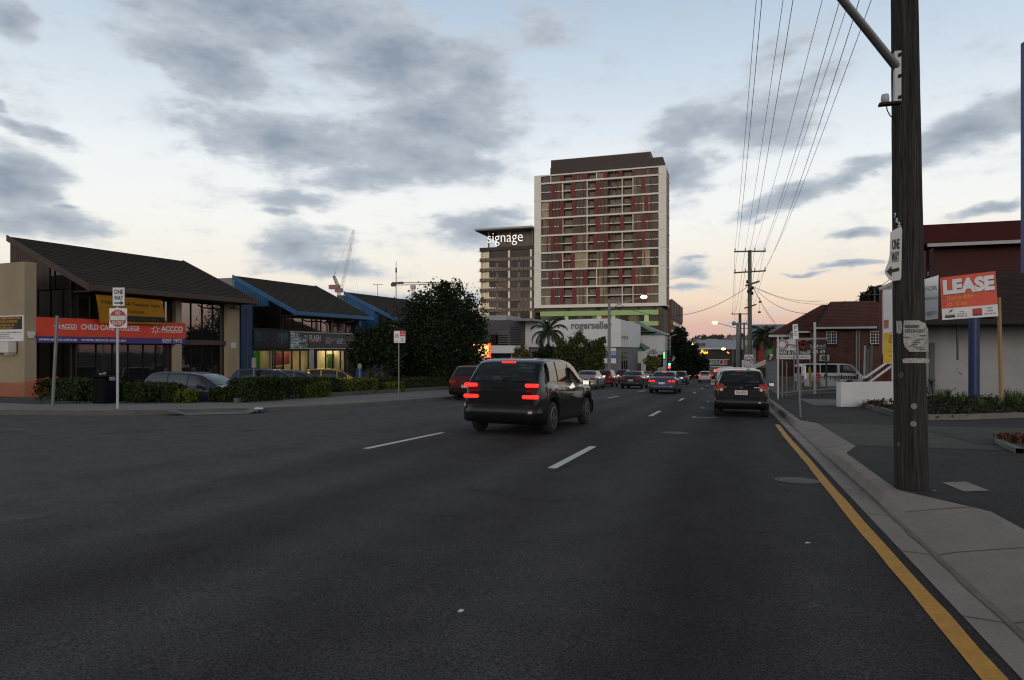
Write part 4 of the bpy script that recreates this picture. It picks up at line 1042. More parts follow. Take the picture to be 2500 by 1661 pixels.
# depth chosen so that the far end shows beside the tower as in the photo
wx = xr+.6
ys1 = onT(1140+1653/3.136, 700, wx).y; zt = onT(1140+1653/3.136, 340+1293/3.136, wx).z
mb = MB(); mb.box(wx-16, wx-.3, ys0, ys1, gz(S0), zt-.2); mb.obj('wall', M('brown_brickwork', (.13,.062,.035), .85, .15, .2), bw)
nb = 7; zs_ = [zt-7.2-3.1*i for i in range(5)]
mb = MB(); mb.box(wx-.35, wx-.05, ys0, ys1, zt-6.8, zt); mb.obj('screen', M('dark_screen', (.03,.022,.02), .5), bw)
for i in range(nb):
    y = ys0+(ys1-ys0)*(i+.5)/nb
    mb = MB(); mb.box(wx-.06, wx+.25, y-.3, y+.3, zt-6.8, zt); mb.obj('fin', m_towbr, bw)
    mb = MB(); mb.box(wx-.05, wx+.02, y+.8, y+2.6, zt-6.7, zt-4.4); mb.obj('window', m_tg[3], bw)
    for j, z in enumerate(zs_):
        mb = MB(); mb.box(wx-.3, wx+.5, y-3, y+3, z-2.2, z-1.0); mb.obj('balcony', M('balcony_white', (.55,.56,.56), .6) if (i+j) % 4 else m_tg[2], bw)

# office wing with the illuminated sign
of = thing('office_tower', 'glazed office block with an illuminated sign beside the pale concrete tower', 'office building', (TX(92), S0, gz(S0)))
ox0, ox1 = TX(94), xl-.05
oz = lambda y: onS(1140+300/3.136, 340+y/3.136, S0).z
m_span = M('spandrel_taupe', (.185,.138,.105), .55, .08, .3)
m_colw = M('cream_column', (.80,.74,.60), .8, .05)
m_og = [glass_mat('office_glass_%d' % i, c, 1.5, .05, .02, .3) for i, c in enumerate(((.060,.044,.036),(.095,.068,.05),(.15,.105,.07)))]
m_cream_glow = M('office_cream_glow', (.70,.62,.42), .6, .1, .5, emit=(1,.85,.5), estr=.12)
mb = MB(); mb.box(ox0+.3, ox1, S0+1.0, S0+20, gz(S0), oz(845)); mb.obj('wall', m_balw, of)
mb = MB(); mb.box(ox0, ox1, S0+.3, S0+20, oz(848), oz(822)); mb.obj('parapet', m_towbr, of)
for i in range(7):
    zt_, zb_ = oz(852+78*i), oz(905+78*i); zs2 = oz(930+78*i)
    mb = MB(); mb.box(ox0, ox1, S0+.3, S0+20, zs2, zb_); sp = mb.obj('spandrel', m_span, of)
    mb = MB()
    for k in range(13): x = ox0+(ox1-ox0)*(k+.5)/13; mb.box(x-.06, x+.06, S0+.2, S0+.295, zs2, zb_)
    mb.obj('joint', m_towbr, sp)
    for k, (a, b) in enumerate(((160,238),(238,312),(330,405),(405,480),(497,512))):
        mb = MB(); mb.box(TX(a), TX(b) if b != 512 else ox1, S0+.6, S0+.7, zb_+.01, zt_); mb.obj('window', m_og[min(2, (i+k*2) % 3 if i > 2 else 0)], of)
        if k in (0, 2) and i > 0:
            mb = MB(); x = TX((a+b)/2+18); mb.box(x, x+.9, S0+.57, S0+.598, zb_+.02, zb_+(zt_-zb_)*.75); mb.obj('column', m_span, of)
    if i > 0:
        for k in range(5):
            mb = MB(); x = TX(166)+k*1.1; mb.box(x, x+.7, S0+.57, S0+.598, zb_+.02, zb_+(.55-.1*k)*(1 if i > 2 else .5)); mb.obj('cream_glow_pane', m_cream_glow, of)
    for k, x in enumerate((100,116,128,140)):
        mb = MB(); mb.box(TX(x), TX(x+9), S0+.5, S0+.7, zb_+.02, zt_-.3); mb.obj('cream_glow_pane', m_cream_glow, of)  # left edge panes: cream reflected light painted in with a faint glow
    for x in (152, 312, 480): mb = MB(); mb.box(TX(x), TX(x+15), S0+.35, S0+.595, zb_, zt_); mb.obj('column', m_colw, of)
    mb = MB(); mb.box(ox0-.8, ox0+5, S0-.1, S0+.25, zt_-.1, zt_); mb.obj('sunshade', m_towbr, of)
tpz = oz(690)
mb = MB(); mb.box(TX(205), ox1, S0+3.5, S0+18, oz(824), tpz-.3); mb.obj('plant_room', M('plant_taupe', (.15,.115,.095), .6, .1, .2), of)
mb = MB(); A_ = TX(62, S0-2)
mb.box(A_, ox1, S0-2.5, S0+20, tpz-.25, tpz+.35); rf = mb.obj('roof', M('roof_grey', (.40,.38,.35), .7), of)
mb = MB(); mb.box(A_+.2, ox1, S0-2.2, S0+19.8, tpz-.5, tpz-.252); mb.obj('soffit', M('soffit_brown', (.10,.08,.07), .7), of)
for x in (156, 322, 492): mb = MB(); mb.box(TX(x), TX(x)+.5, S0+.6, S0+1.1, oz(824), tpz-.5); mb.obj('roof_post', m_balw, of)
mb = MB(); a, b = TX(158), TX(428)
text(mb, 'signage', ((a+b)/2, S0-.1, oz(788)), (1,0,0), 3.9, width=b-a, bold=-.012)
e = mb.obj('letter_sign', M('sign_lit_white', (.9,.9,.85), .5, 0, emit=(1,.97,.9), estr=.8), loc=(a, S0, oz(788)))
tag(e, 'white illuminated lettering on the roof of the glazed office block', 'sign')

# ------------------------------------------------------------------ street front between the tower and the junction
m_white = M('white_render', (.62,.63,.66), .8, .10, .25, fine=.05, bscale=8)
m_dgrey = M('dark_grey_render', (.060,.060,.066), .7, .14, .4)
m_mgrey = M('mid_grey_render', (.15,.145,.15), .8, .14, .4)
SW = 97.5
Z5 = lambda x, y: (1140+x/4.069, 720+y/4.069)
def w5(x, y, S=SW): return onS(*Z5(x,y), S)
g_ = gz(SW)
wh = thing('shop_building', 'white showroom building with grey lettering on its blank upper wall', 'building', (w5(1000,500).x, SW, g_))
pl = w5(548,262); pa = w5(1490,235); pr = w5(1527,252); pb = w5(1527,520)
xL, xA, xR = pl.x, pa.x, pr.x
top = [(xL-6,pl.z),(xL,pl.z),(w5(900,252).x,w5(900,252).z),(w5(1250,238).x,w5(1250,238).z),(xA,pa.z),(xR,pr.z)]
mb = MB(); zc = pb.z
mb.extr([(xL-6,SW,zc),(xR,SW,zc)]+[(x,SW,z) for x,z in reversed(top)], (0,22,0)); mb.obj('upper_wall', m_white, wh)
mb = MB(); mb.box(xL-6, xR-.02, SW+.25, SW+21.8, g_-1, zc); mb.obj('lower_wall', m_mgrey, wh)
mb = MB(); mb.box(xL-6, xR+.05, SW-.05, SW+22, zc-.12, zc+.03); mb.obj('ledge', m_dgrey, wh)
# street side: white frame with tall narrow windows
ye = onT(*Z5(1600,300), xR).y
mb = MB(); mb.box(xR-.3, xR+.02, SW+.02, ye, zc, pr.z-.3); mb.obj('street_wall', M('warm_white', (.66,.62,.60), .8, .08, .3), wh)
for k in range(4):
    mb = MB(); y = SW+.9+(ye-SW-1.6)*k/3.4; mb.box(xR+.02, xR+.06, y, y+(ye-SW)*.15, zc+1.2, pr.z-2.2); mb.obj('window', m_win, wh)
for k in range(3):
    mb = MB(); y = SW+.9+k*2.1; pts = [(y,g_+.2),(y+1.2,g_+.2),(y+1.2,zc-1.3)]+[(y+.6+.6*math.cos(t*math.pi/8),zc-1.3+.6*math.sin(t*math.pi/8)) for t in range(1,8)]+[(y,zc-1.3)]
    mb.extr([(xR-.02,a,b) for a,b in pts], (.05,0,0)); mb.obj('arched_window', m_winD, wh)
mb = MB(); a, b = w5(1036,330).x, w5(1442,330).x
text(mb, 'rogerseller', ((a+b)/2, SW-.08, w5(1036,338).z), (1,0,0), 1.02, width=b-a, bold=.035)
wl = mb.obj('letter_sign', M('letter_grey', (.16,.155,.15), .7, .1), loc=(a, SW, w5(1036,338).z)); tag(wl, 'grey lettering fixed high on the blank white showroom wall', 'sign')
mb = MB(); text(mb, 'Bathrooms Kitchens Tiles', ((a+b)/2+4.5, SW-.01, w5(1036,395).z), (1,0,0), .16, bold=.0, width=1.9); mb.obj('lettering', M('letter_pale', (.38,.38,.40), .7), wh)
# advertising board on its lower wall
e = thing('billboard', 'blue and white for lease board on the grey lower wall of the white showroom', 'billboard', w5(1400,680,SW-.1))
a, b = w5(1330,600).x, w5(1482,600).x; zt, zb = w5(1400,530).z, w5(1400,682).z; oB = Vector((0, SW-.1, 0))
mb = MB(); board(mb, oB, (1,0,0), (0,0,1), a, b, zb, zt, .1); mb.obj('panel', m_signw, e)
mb = MB(); patch(mb, oB, (1,0,0), (0,0,1), a, b, w5(1400,632).z, w5(1400,595).z, .01); mb.obj('band', M('sign_blue', (.03,.12,.42), .5), e)
mb = MB(); text(mb, 'For Lease', ((a+b)/2+.3, SW-.1, w5(1400,590).z), (1,0,0), .75, width=(b-a)*.72, bold=.02, lift=.012); mb.obj('lettering', MATS['sign_blue'], e)

# dark grey neighbour with louvres and a white canopy
SD = 90.0
dg = thing('shop_building', 'dark charcoal building with louvres and a white canopy left of the white showroom', 'building', (w5(420,400,SD).x, SD, gz(SD)))
w = lambda x, y: onS(*Z5(x,y), SD)
dx0, dx1 = w(100,300).x, w(424,300).x; zt = w(424,250).z; zcn = w(424,505).z; zcb = w(424,580).z
mb = MB(); mb.box(dx0-14, dx1, SD, SD+12, zcn, zt); mb.box(dx0-14, dx1-1, SD+1.2, SD+12, gz(SD)-1, zcn); mb.obj('wall', m_dgrey, dg)
mb = MB(); mb.box(dx0-14, dx1+1.0, SD-1.0, SD+1.2, zcb, zcn); mb.box(dx1-.2, dx1+1.0, SD+1.2, SD+6, zcb, zcn); mb.obj('canopy', m_white, dg)
ydo = onT(*Z5(548,300), dx1).y
mb = MB(); mb.box(dx1, dx1+.04, SD+.6, ydo-.3, zcn+.1, w(424,310).z); mb.obj('opening', m_dark, dg)
mb = MB()
for i in range(11): z = zcn+.25+i*.24; mb.box(dx1+.04, dx1+.12, SD+.4, ydo-.3, z, z+.07); mb.box(dx1-1.6, dx1-.02, SD-.08, SD-.005, z, z+.07) if i < 8 else None
mb.obj('louvre', m_mgrey, dg)
for k in range(3):
    mb = MB(); x = w(235+k*55,450).x; mb.box(x, x+.95, SD-.04, SD-.002, zcn+.1, w(300,395).z); mb.obj('window', m_winD, dg)
mb = MB(); zz = w(424,250).z; mb.box(w(60,200).x, w(345,200).x, SD+2, SD+9, zt, w(345,195).z); mb.obj('roof_unit', M('roof_unit_grey', (.30,.31,.32), .7, .12, .5), dg)
mb = MB(); mb.box(w(345,200).x, w(600,240).x, SD+3, SD+20, zt+.0, w(345,232).z); mb.obj('roof_edge', M('roof_edge_grey', (.2,.2,.21), .7), dg)
for k, (a, b) in enumerate(((255,300),(305,385),(392,410))):
    mb = MB(); mb.box(w(a,600).x, w(b,600).x, SD+1.1, SD+1.195, gz(SD), zcb); mb.obj('shop_window' if k < 2 else 'door', m_winD if k < 2 else m_dark, dg)
mb = MB(); mb.box(w(445,600).x, w(470,600).x, SD-.3, SD+.6, gz(SD), zcb); mb.obj('column', M('column_pale', (.42,.40,.37), .8), dg)
mb = MB(); mb.box(w(182,500).x, w(216,500).x, SD-1.4, SD-1.1, w(200,630).z, w(200,450).z)
e = mb.obj('banner', M('olive_banner', (.20,.19,.05), .7, .2, 1), loc=(w(182,500).x, SD-1.3, gz(SD))); tag(e, 'tall olive banner left of the white canopy behind the lit red sign', 'banner')

# glowing menu sign on a white post
Yg = 62.0; pg = lambda x, y: at(1060+x/5.364, 840+y/5.364, Yg)
xd = Vector((_c, _s, 0))
e = thing('lit_sign', 'glowing orange and yellow sign box on a white plinth beside the big tree', 'sign', (pg(600,250).x, pg(600,250).y, gz(pg(600,250).y)))
o_ = pg(600,80); 
mb = MB(); board(mb, o_, (1,0,0), (0,0,1), -.75, .95, -.72, .62, .3); mb.obj('cabinet', M('sign_box_red', (.5,.05,.02), .5, 0, emit=(1,.10,.03), estr=1.2), e)
mb = MB(); patch(mb, o_, (1,0,0), (0,0,1), -.66, .84, -.62, .52, .01); mb.obj('face', M('sign_glow', (1,.6,.15), .5, .25, 2.5, emit=(1,.50,.10), estr=1.6), e)
mb = MB()
for i in range(5): patch(mb, o_, (1,0,0), (0,0,1), -.55+.1*(i%2), .7-.16*(i%3), -.5+i*.2, -.40+i*.2, .014)
mb.obj('lettering', M('sign_glow_pale', (1,.9,.6), .5, 0, emit=(1,.85,.55), estr=2.2), e)
mb = MB(); zb = gz(o_.y); mb.box(o_.x-.75, o_.x+.35, o_.y+.02, o_.y+.3, zb, o_.z-.73); mb.obj('plinth', m_signw, e)

# white building with green roofs, shopfront gable to the street
SG = 122.0
m_green = M('green_metal_roof', (.12,.19,.155), .55, .14, .3, stretch=(8,1,1))
m_ww = M('white_brick', (.50,.51,.51), .85, .12, .5, fine=.06, bscale=4)
w = lambda x, y: onS(1530+x/13.07, 800+y/13.07, SG)
gb = thing('workshop', 'white workshop with green gabled roofs between the showroom and the traffic lights', 'building', (w(600,1300).x, SG, gz(SG)))
x0, x1 = w(-60,500).x, w(1215,500).x; zw = w(600,240).z
mb = MB(); mb.box(x0, x1, SG, SG+26, gz(SG)-1, zw); mb.obj('wall', m_ww, gb)
apex = (w(300,-160).x, w(300,-160).z)
mb = MB(); mb.add([(x0-1,SG-.4,zw),(x1+.3,SG-.4,zw),(x1+.3,SG+26,zw),(x0-1,SG+26,zw),(apex[0],SG+5,apex[1]),(apex[0],SG+20,apex[1])], [(0,1,4),(1,2,5,4),(2,3,5),(3,0,4,5),(0,3,2,1)]); mb.obj('roof', m_green, gb)
ax = w(400,-150); 
mb = MB(); hx, hz = ax.x-.3, ax.z
mb.extr([(hx-2.6,SG-1.2,hz-1.5),(hx+3.2,SG-1.2,hz-1.6),(hx+.3,SG-1.2,hz+.25),(hx-.2,SG-1.2,hz+.25)], (0,6,0)); mb.obj('gable_vent', m_green, gb)
mb = MB(); mb.extr([(hx-1.9,SG-1.23,hz-1.42),(hx+2.3,SG-1.23,hz-1.5),(hx+.1,SG-1.23,hz-.25)], (0,.02,0)); mb.obj('opening', m_dark, gb)
# front shop: white with skillion green roof
Sf = 116.0; w = lambda x, y: onS(1530+x/13.07, 800+y/13.07, Sf)
xa, xb, xc = w(-60,1000).x, w(590,1000).x, w(1120,1000).x; zf = w(300,760).z
mb = MB(); mb.box(xa, xc, Sf, Sf+6, gz(Sf)-1, zf); mb.extr([(w(560,760).x,Sf-.03,zf),(w(1120,800).x,Sf-.03,zf),(w(880,655).x,Sf-.03,w(880,655).z),(w(760,655).x,Sf-.03,w(760,655).z)], (0,.3,0)); mb.obj('front_wall', m_ww, gb)
mb = MB(); mb.slab(w(-60,760), w(590,760), onS(1530+740/13.07, 800+640/13.07, SG-.05), onS(1530+60/13.07, 800+330/13.07, SG-.05), .2); mb.slab(w(590,760), w(740,640), onS(1530+740/13.07, 800+640/13.07, SG-.1), onS(1530+230/13.07,800+345/13.07, SG-.1), .15); mb.obj('roof', m_green, gb)
mb = MB(); mb.extr([(w(60,510).x,Sf+2.6,w(60,510).z),(w(400,545).x,Sf+2.6,w(400,545).z),(w(60,395).x,Sf+2.6,w(60,395).z)], (0,.2,0)); mb.obj('opening', m_dark, gb)
mb = MB(); mb.box(w(170,1200).x, w(460,1200).x, Sf-.04, Sf-.002, gz(Sf), w(300,1135).z); mb.obj('door', M('warm_doorway', (.05,.03,.015), .6, .5, 1.5), gb)
mb = MB(); mb.extr([(w(540,1000).x,Sf-.9,w(540,1010).z),(w(850,890).x,Sf-.9,w(850,885).z),(w(1110,1000).x,Sf-.9,w(1110,1005).z),(w(1110,1000).x,Sf-.9,w(1110,1045).z),(w(850,890).x,Sf-.9,w(850,935).z),(w(540,1000).x,Sf-.9,w(540,1050).z)], (0,.9,0)); mb.obj('porch_gable', M('porch_grey', (.16,.155,.145), .8), gb)
mb = MB(); mb.box(w(620,1200).x, w(980,1200).x, Sf-.03, Sf-.001, gz(Sf), w(850,1060).z); mb.obj('shop_window', m_winD, gb)
mb = MB(); text(mb, 'OLYMPIA', (w(820,780).x, Sf-.04, w(820,778).z), (1,0,0), .40, width=(w(930,0).x-w(705,0).x), bold=.02); text(mb, 'Audi & Motors', (w(820,850).x, Sf-.04, w(820,850).z), (1,0,0), .42, width=(w(985,0).x-w(655,0).x), bold=.02); mb.obj('lettering', M('letter_dark', (.04,.04,.045), .7), gb)
# ------------------------------------------------------------------ right side
V = 1.0593
def vG(x, y, off=.125): return onG(x*V, y*V, off)
def vat(x, y, Y): return at(x*V, y*V, Y)
m_wood = M('pole_timber', (.025,.0225,.021), .95, .8, 1.6, bump=1.0, bscale=7, stretch=(9,9,.3), fine=1.0)
m_galv = M('galvanised_steel', (.22,.23,.24), .45, .16, 5, metal=.6)
m_steel = M('grey_post', (.17,.17,.18), .5, .16, 5, metal=.4)
m_brick = bpy.data.materials.new('red_brick'); m_brick.use_nodes = True
_t = m_brick.node_tree; _b = _t.nodes.new('ShaderNodeTexBrick'); _c2 = _t.nodes.new('ShaderNodeTexCoord'); _m = _t.nodes.new('ShaderNodeMapping')
_m.inputs['Rotation'].default_value = (R(90), 0, 0); _t.links.new(_c2.outputs['Object'], _m.inputs[0]); _t.links.new(_m.outputs[0], _b.inputs['Vector'])
_b.inputs['Scale'].default_value = 2.1; _b.inputs['Color1'].default_value = (.125,.048,.030,1); _b.inputs['Color2'].default_value = (.075,.032,.024,1); _b.inputs['Mortar'].default_value = (.10,.075,.06,1)
_b.inputs['Mortar Size'].default_value = .012; _n = _t.nodes.new('ShaderNodeTexNoise'); _n.inputs['Scale'].default_value = .9; _n.inputs['Detail'].default_value = 5; _t.links.new(_c2.outputs['Object'], _n.inputs['Vector'])
_mm = _t.nodes.new('ShaderNodeMath'); _mm.operation = 'MULTIPLY_ADD'; _mm.inputs[1].default_value = 1.5; _mm.inputs[2].default_value = .3; _t.links.new(_n.outputs['Fac'], _mm.inputs[0])
_v = _t.nodes.new('ShaderNodeVectorMath'); _v.operation = 'SCALE'; _t.links.new(_b.outputs['Color'], _v.inputs[0]); _t.links.new(_mm.outputs[0], _v.inputs['Scale'])
_t.links.new(_v.outputs[0], _t.nodes['Principled BSDF'].inputs['Base Color']); _t.nodes['Principled BSDF'].inputs['Roughness'].default_value = .9
m_terra = M('terracotta_tile', (.088,.029,.017), .9, .22, 1.2, bump=.5, bscale=16, fine=.22)
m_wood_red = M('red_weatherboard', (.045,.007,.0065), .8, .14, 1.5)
m_red_iron = M('red_iron_roof', (.062,.008,.007), .9, .16, .8, stretch=(9,1,1), spec=.1)
m_grey_wall = M('grey_undercroft', (.31,.315,.33), .85, .12, .6, fine=.05)

# --- near timber pole with what hangs on it
pt, ps = 1.885, 8.6; pz0 = gz(ps)+.12
pole = thing('power_pole', 'thick weathered timber power pole standing on the footpath in the foreground', 'power pole', (pt, ps, pz0))
mb = MB(); rp = random.Random(4); n = 26; hs = [-.2]+[.2*i for i in range(60)]; vs = []; fs = []
jit = [1+rp.uniform(-.035,.035) for _ in range(n)]
for h in hs:
    for j in range(n):
        t = 2*math.pi*j/n; r_ = (.172-.0066*h)*jit[j]*(1+rp.uniform(-.012,.012)); vs.append((pt+r_*math.cos(t)-.0125*h, ps+r_*math.sin(t), pz0+h))
for i in range(len(hs)-1):
    for j in range(n): q = (j+1)%n; fs.append((i*n+j, i*n+q, (i+1)*n+q, (i+1)*n+j))
mb.add(vs, fs, True); mb.poly(vs[-n:]); mb.obj('shaft', m_wood, pole)
def crossarm(z, hw, y, mats=m_wood, pins=(-1,-.45,.45,1), par=pole, x=pt):
    mb = MB(); mb.box(x-hw, x+hw, y-.32, y-.2, z-.06, z+.06); ca = mb.obj('crossarm', mats, par)
    for q in pins:
        mb = MB(); mb.lathe([(.018,0),(.018,.08),(.05,.09),(.055,.14),(.03,.17),(.045,.2),(.0,.24)], (x+q*hw*.93, y-.26, z+.06), 'z', 10); mb.obj('insulator', M('insulator_brown', (.10,.06,.04), .3), ca)
crossarm(pz0+11.2, 1.25, ps); crossarm(pz0+9.9, 1.25, ps)
# bolts and pole number discs
m_zinc = M('zinc_disc', (.10,.105,.115), .45, .2, 20, metal=.5)
cdir = Vector((-pt,-ps,0)).normalized(); rdir = Vector((-cdir.y, cdir.x, 0))
def on_pole(u, v, lift=.004):
    """point on the pole's skin seen at a photo position"""
    r = ray(u, v); d = Vector((r[0], r[1])); p = Vector((pt-.0, ps)); b = d.dot(p)/d.dot(d); z = HC+b*r[2]
    p = Vector((pt-.0125*(z-pz0), ps)); b = d.dot(p)/d.dot(d); rad = .172-.0066*(z-pz0); h2 = (p-d*b).length
    k = math.sqrt(max(0, rad*rad-h2*h2))/d.length
    q = d*(b-k); nn = (q-p).normalized(); return Vector((q.x, q.y, HC+(b-k)*r[2]))+Vector((nn.x,nn.y,0))*lift, Vector((nn.x,nn.y,0))
for (u, v, r_) in ((2200,916,.03),(2231,992,.032),(2230,1035,.032),(2195,1085,.025)):
    p, nn = on_pole(u, v); tx = Vector((-nn.y, nn.x, 0)); mb = MB()
    disc(mb, p, tx, (0,0,1), 0, 0, r_, 14, .0); disc(mb, p, tx, (0,0,1), 0, 0, r_*.45, 10, .006); mb.obj('bolt', m_zinc, pole)
mb = MB()
for ch, (u, v) in zip('752', ((2188,531),(2192,543),(2197,553))):
    p, nn = on_pole(u, v, .012); tx = Vector((-nn.y, nn.x, 0)); text(mb, ch, p, tx, .045, bold=.04)
mb.obj('pole_number', m_signw, pole)
# lamp arm and bracket
Yb = 7.55
b0, b1_ = vat(2045, 145, Yb-.1), vat(1932, -12, Yb-.6); ext = b0+(b1_-b0)*2.2; ext.z = b1_.z+.9
bx0 = vat(2046,150,Yb-.12); mb = MB(); bz = vat(2050,120,Yb).z, vat(2050,238,Yb).z
pp, nn = on_pole(2195, 190); xm = pp.x-.03; b0 = Vector((xm+.01, pp.y+.02, b0.z)); ext = b0+(b1_-b0)*2.2; ext.z = b1_.z+.9; 
mb = MB(); mb.tube([b0, b0.lerp(b1_,.5), b1_, ext], [.046,.042,.04,.036], 12); arm = mb.obj('lamp_arm', m_galv, pole)
mb = MB(); mb.box(xm-.015, xm+.05, pp.y-.02, pp.y+.08, bz[1], bz[0]); mb.obj('bracket', m_galv, pole)
mb = MB()
for z in (bz[0]-.05, (bz[0]+bz[1])/2, bz[1]+.05): mb.box(xm+.02, xm+.045, pp.y-.045, pp.y-.021, z-.015, z+.015)
mb.obj('bolt', m_trim, pole)
mb = MB(); ls = ext; mb.rbox(ls.x-.5, ls.x+.1, ls.y-.12, ls.y+.12, ls.z-.08, ls.z+.1, .04); mb.obj('lamp_head', m_galv, pole)
pcx = vat(2040,226,Yb-.15); mb = MB(); mb.lathe([(.0,.04),(.036,.035),(.042,0),(.042,-.045),(.02,-.06)], pcx, 'z', 12); mb.obj('light_sensor', M('sensor_grey', (.4,.41,.43), .5), pole)
mb = MB(); q = vat(2030,238,Yb-.15); mb.box(q.x-.02, xm, q.y-.04, q.y+.04, q.z-.03, q.z-.005); mb.obj('sensor_bracket', m_trim, pole)
mb = MB(); mb.tube([vat(2042,240,Yb-.15), vat(2045,255,Yb-.15), vat(2052,268,Yb-.14), vat(2060,272,Yb-.12), vat(2064,285,Yb-.1)], .006, 6); mb.obj('sensor_cable', m_trim, pole)
# one way sign, bent, on the pole's left
m_signg = M('sign_aluminium_white', (.52,.52,.50), .45, .12, 4)
Ys = 7.45
pts = [(2052,536),(2062,529),(2077,522),(2079,530),(2077,640),(2074,646),(2055,648),(2049,645),(2040,632),(2039,624),(2047,604),(2050,590)]
P3 = [vat(x, y, Ys-.06*(2079-x)/40) for x, y in pts]
e = thing('one_way_sign', 'bent white one way sign with a black left arrow nailed to the timber pole', 'sign', (P3[5].x, P3[5].y, P3[6].z))
mb = MB(); mb.extr(P3, (.004,.012,0)); mb.obj('plate', m_signg, e)
sxd = (vat(2077,580,Ys)-vat(2052,584,Ys-.04)).normalized(); oS_ = vat(2064.5, 580, Ys-.035)
mb = MB()
def st(body, x, y, h, w): 
    p = vat(x, y, Ys-.06*(2079-x)/40); text(mb, body, p, sxd, h, width=w, bold=.03, lift=.006)
st('ONE', 2064, 574, .105, .10); st('WAY', 2063, 604, .11, .105)
ar = [(2043,626),(2055,614),(2055,621),(2072,617),(2072,625),(2055,629),(2055,637)]
ap = [vat(x, y, Ys-.06*(2079-x)/40)-Vector((0,.008,0)) for x, y in ar]; mb.add(ap, [(0,1,2,5,6),(2,3,4,5)])
mb.obj('lettering', m_black, e)
# torn posters taped round the pole
m_paper = M('old_paper', (.36,.35,.33), .85, .35, 9, fine=.25, bscale=35, bump=.4)
def poster(rows, label, zs):
    """rows of (v, u_left, u_right) on the pole"""
    e = thing('poster', label, 'poster', on_pole(2230, rows[-1][0]*V)[0], 'torn posters taped to the timber pole'); mb = MB(); g = []
    m = 10
    for (y, xa, xb) in rows: g.append([on_pole((xa+(xb-xa)*i/m)*V, y*V, .010+.004*math.sin(i*2+y))[0] for i in range(m+1)])
    vs = [p for r_ in g for p in r_]
    mb.add(vs, [(j*(m+1)+i, j*(m+1)+i+1, (j+1)*(m+1)+i+1, (j+1)*(m+1)+i) for j in range(len(g)-1) for i in range(m)], True)
    mb.obj('paper', m_paper, e); return e
pe = poster([(739,2084,2118),(745,2083,2131),(760,2082,2136),(775,2083,2137),(790,2083,2138),(800,2086,2137),(806,2092,2137),(811,2096,2138)], 'large torn white poster wrapped round the timber pole', 0)
mb = MB(); p, nn = on_pole(2107*V, 766*V, .02); tx = Vector((-nn.y, nn.x, 0)); text(mb, 'BERLIN SESS', p, tx, .034, width=.20, bold=.02)
p, nn = on_pole(2100*V, 760*V, .02); tx = Vector((-nn.y, nn.x, 0)); patch(mb, p, tx, (0,0,1), -.06, .07, .02, .05)
rq = random.Random(2)
for k in range(9):
    p, nn = on_pole((2092+rq.random()*34)*V, (774+k*4)*V, .018); tx = Vector((-nn.y, nn.x, 0)); patch(mb, p, tx, (0,0,1), -.05, rq.uniform(0,.05), -.003, .006)
mb.obj('print', M('print_grey', (.07,.075,.09), .8, .3, 20), pe)
pe = poster([(826,2086,2134),(829,2080,2140),(833,2081,2140),(837,2083,2139)], 'narrow strip of torn paper taped round the timber pole', 0)
pe = poster([(740,2066,2078),(752,2067,2080),(764,2067,2079),(769,2069,2077)], 'scrap of crumpled paper on the left side of the timber pole', 0)

# --- lease board
o = vG(2308, 935, .2); Yl = 27.6
xd = (vat(2301,625,Yl-.4)-vat(2167,640,Yl+.6)); 
TL, TR, BR, BL = vat(2167,640.5,Yl+.5), vat(2294,625,Yl-.2), vat(2301,729,Yl-.2), vat(2172,738,Yl+.5)
e = thing('lease_board', 'orange and white lease board with white lettering on a timber post in the garden bed', 'sign board', o)
Q = lambda fx, fy: BL.lerp(BR, fx).lerp(TL.lerp(TR, fx), fy)
nb_ = (BR-BL).cross(TL-BL).normalized()
if nb_.y > 0: nb_ = -nb_
xdl = (BR-BL).normalized(); upl = xdl.cross(-nb_) if xdl.cross(-nb_).z > 0 else (TL-BL).normalized()
upl = nb_.cross(xdl); W_, H_ = (BR-BL).length, (TL-BL).length; oL = BL.copy()
if upl.z < 0: upl = -upl
def lpatch(mb, x0, x1, y0, y1, l=.004): return mb.add([Q(x0,y0)+nb_*l, Q(x1,y0)+nb_*l, Q(x1,y1)+nb_*l, Q(x0,y1)+nb_*l], [(0,1,2,3)])
mb = MB(); mb.extr([Q(0,0),Q(1,0),Q(1,1),Q(0,1)], -nb_*.03); mb.obj('panel', m_signw, e)
m_lo = M('lease_orange', (.60,.042,.008), .5, .10, 2.5)
mb = MB(); lpatch(mb, 0, 1, .265, 1.0); mb.obj('panel', m_lo, e)
def ltext(mb, body, fx, fy, h, wfrac, bold=.02, l=.01, align='CENTER'):
    xdd = (Q(1,fy)-Q(0,fy)).normalized(); uu = (Q(fx,1)-Q(fx,0)).normalized()
    p = Q(fx, fy); n_ = xdd.cross(uu); lf = l if n_.dot(nb_) > 0 else -l
    text(mb, body, p, xdd, h, up=uu, width=wfrac*W_, bold=bold, lift=lf, align=align)
mb = MB(); ltext(mb, 'LEASE', .505, .615, .52, .92, .06, .016); mb.obj('lettering', m_signw, e)
mb = MB(); ltext(mb, 'LEASE', .515, .60, .52, .92, .06, .010); mb.obj('letter_shadow', M('shadow_grey', (.05,.03,.03), .7), e)
mb = MB(); ltext(mb, '212m\u00b2 or 424m\u00b2', .10, .46, .16, .48, .012, align='LEFT'); ltext(mb, 'Lift - 10 cars', .10, .32, .16, .36, .012, align='LEFT'); mb.obj('lettering', M('lease_yellow', (.62,.36,.02), .6), e)
mb = MB()
for fy in (.50,.36): lpatch(mb, .045, .06, fy-.01, fy+.015, .006)
mb.obj('bullet', m_maroon, e)
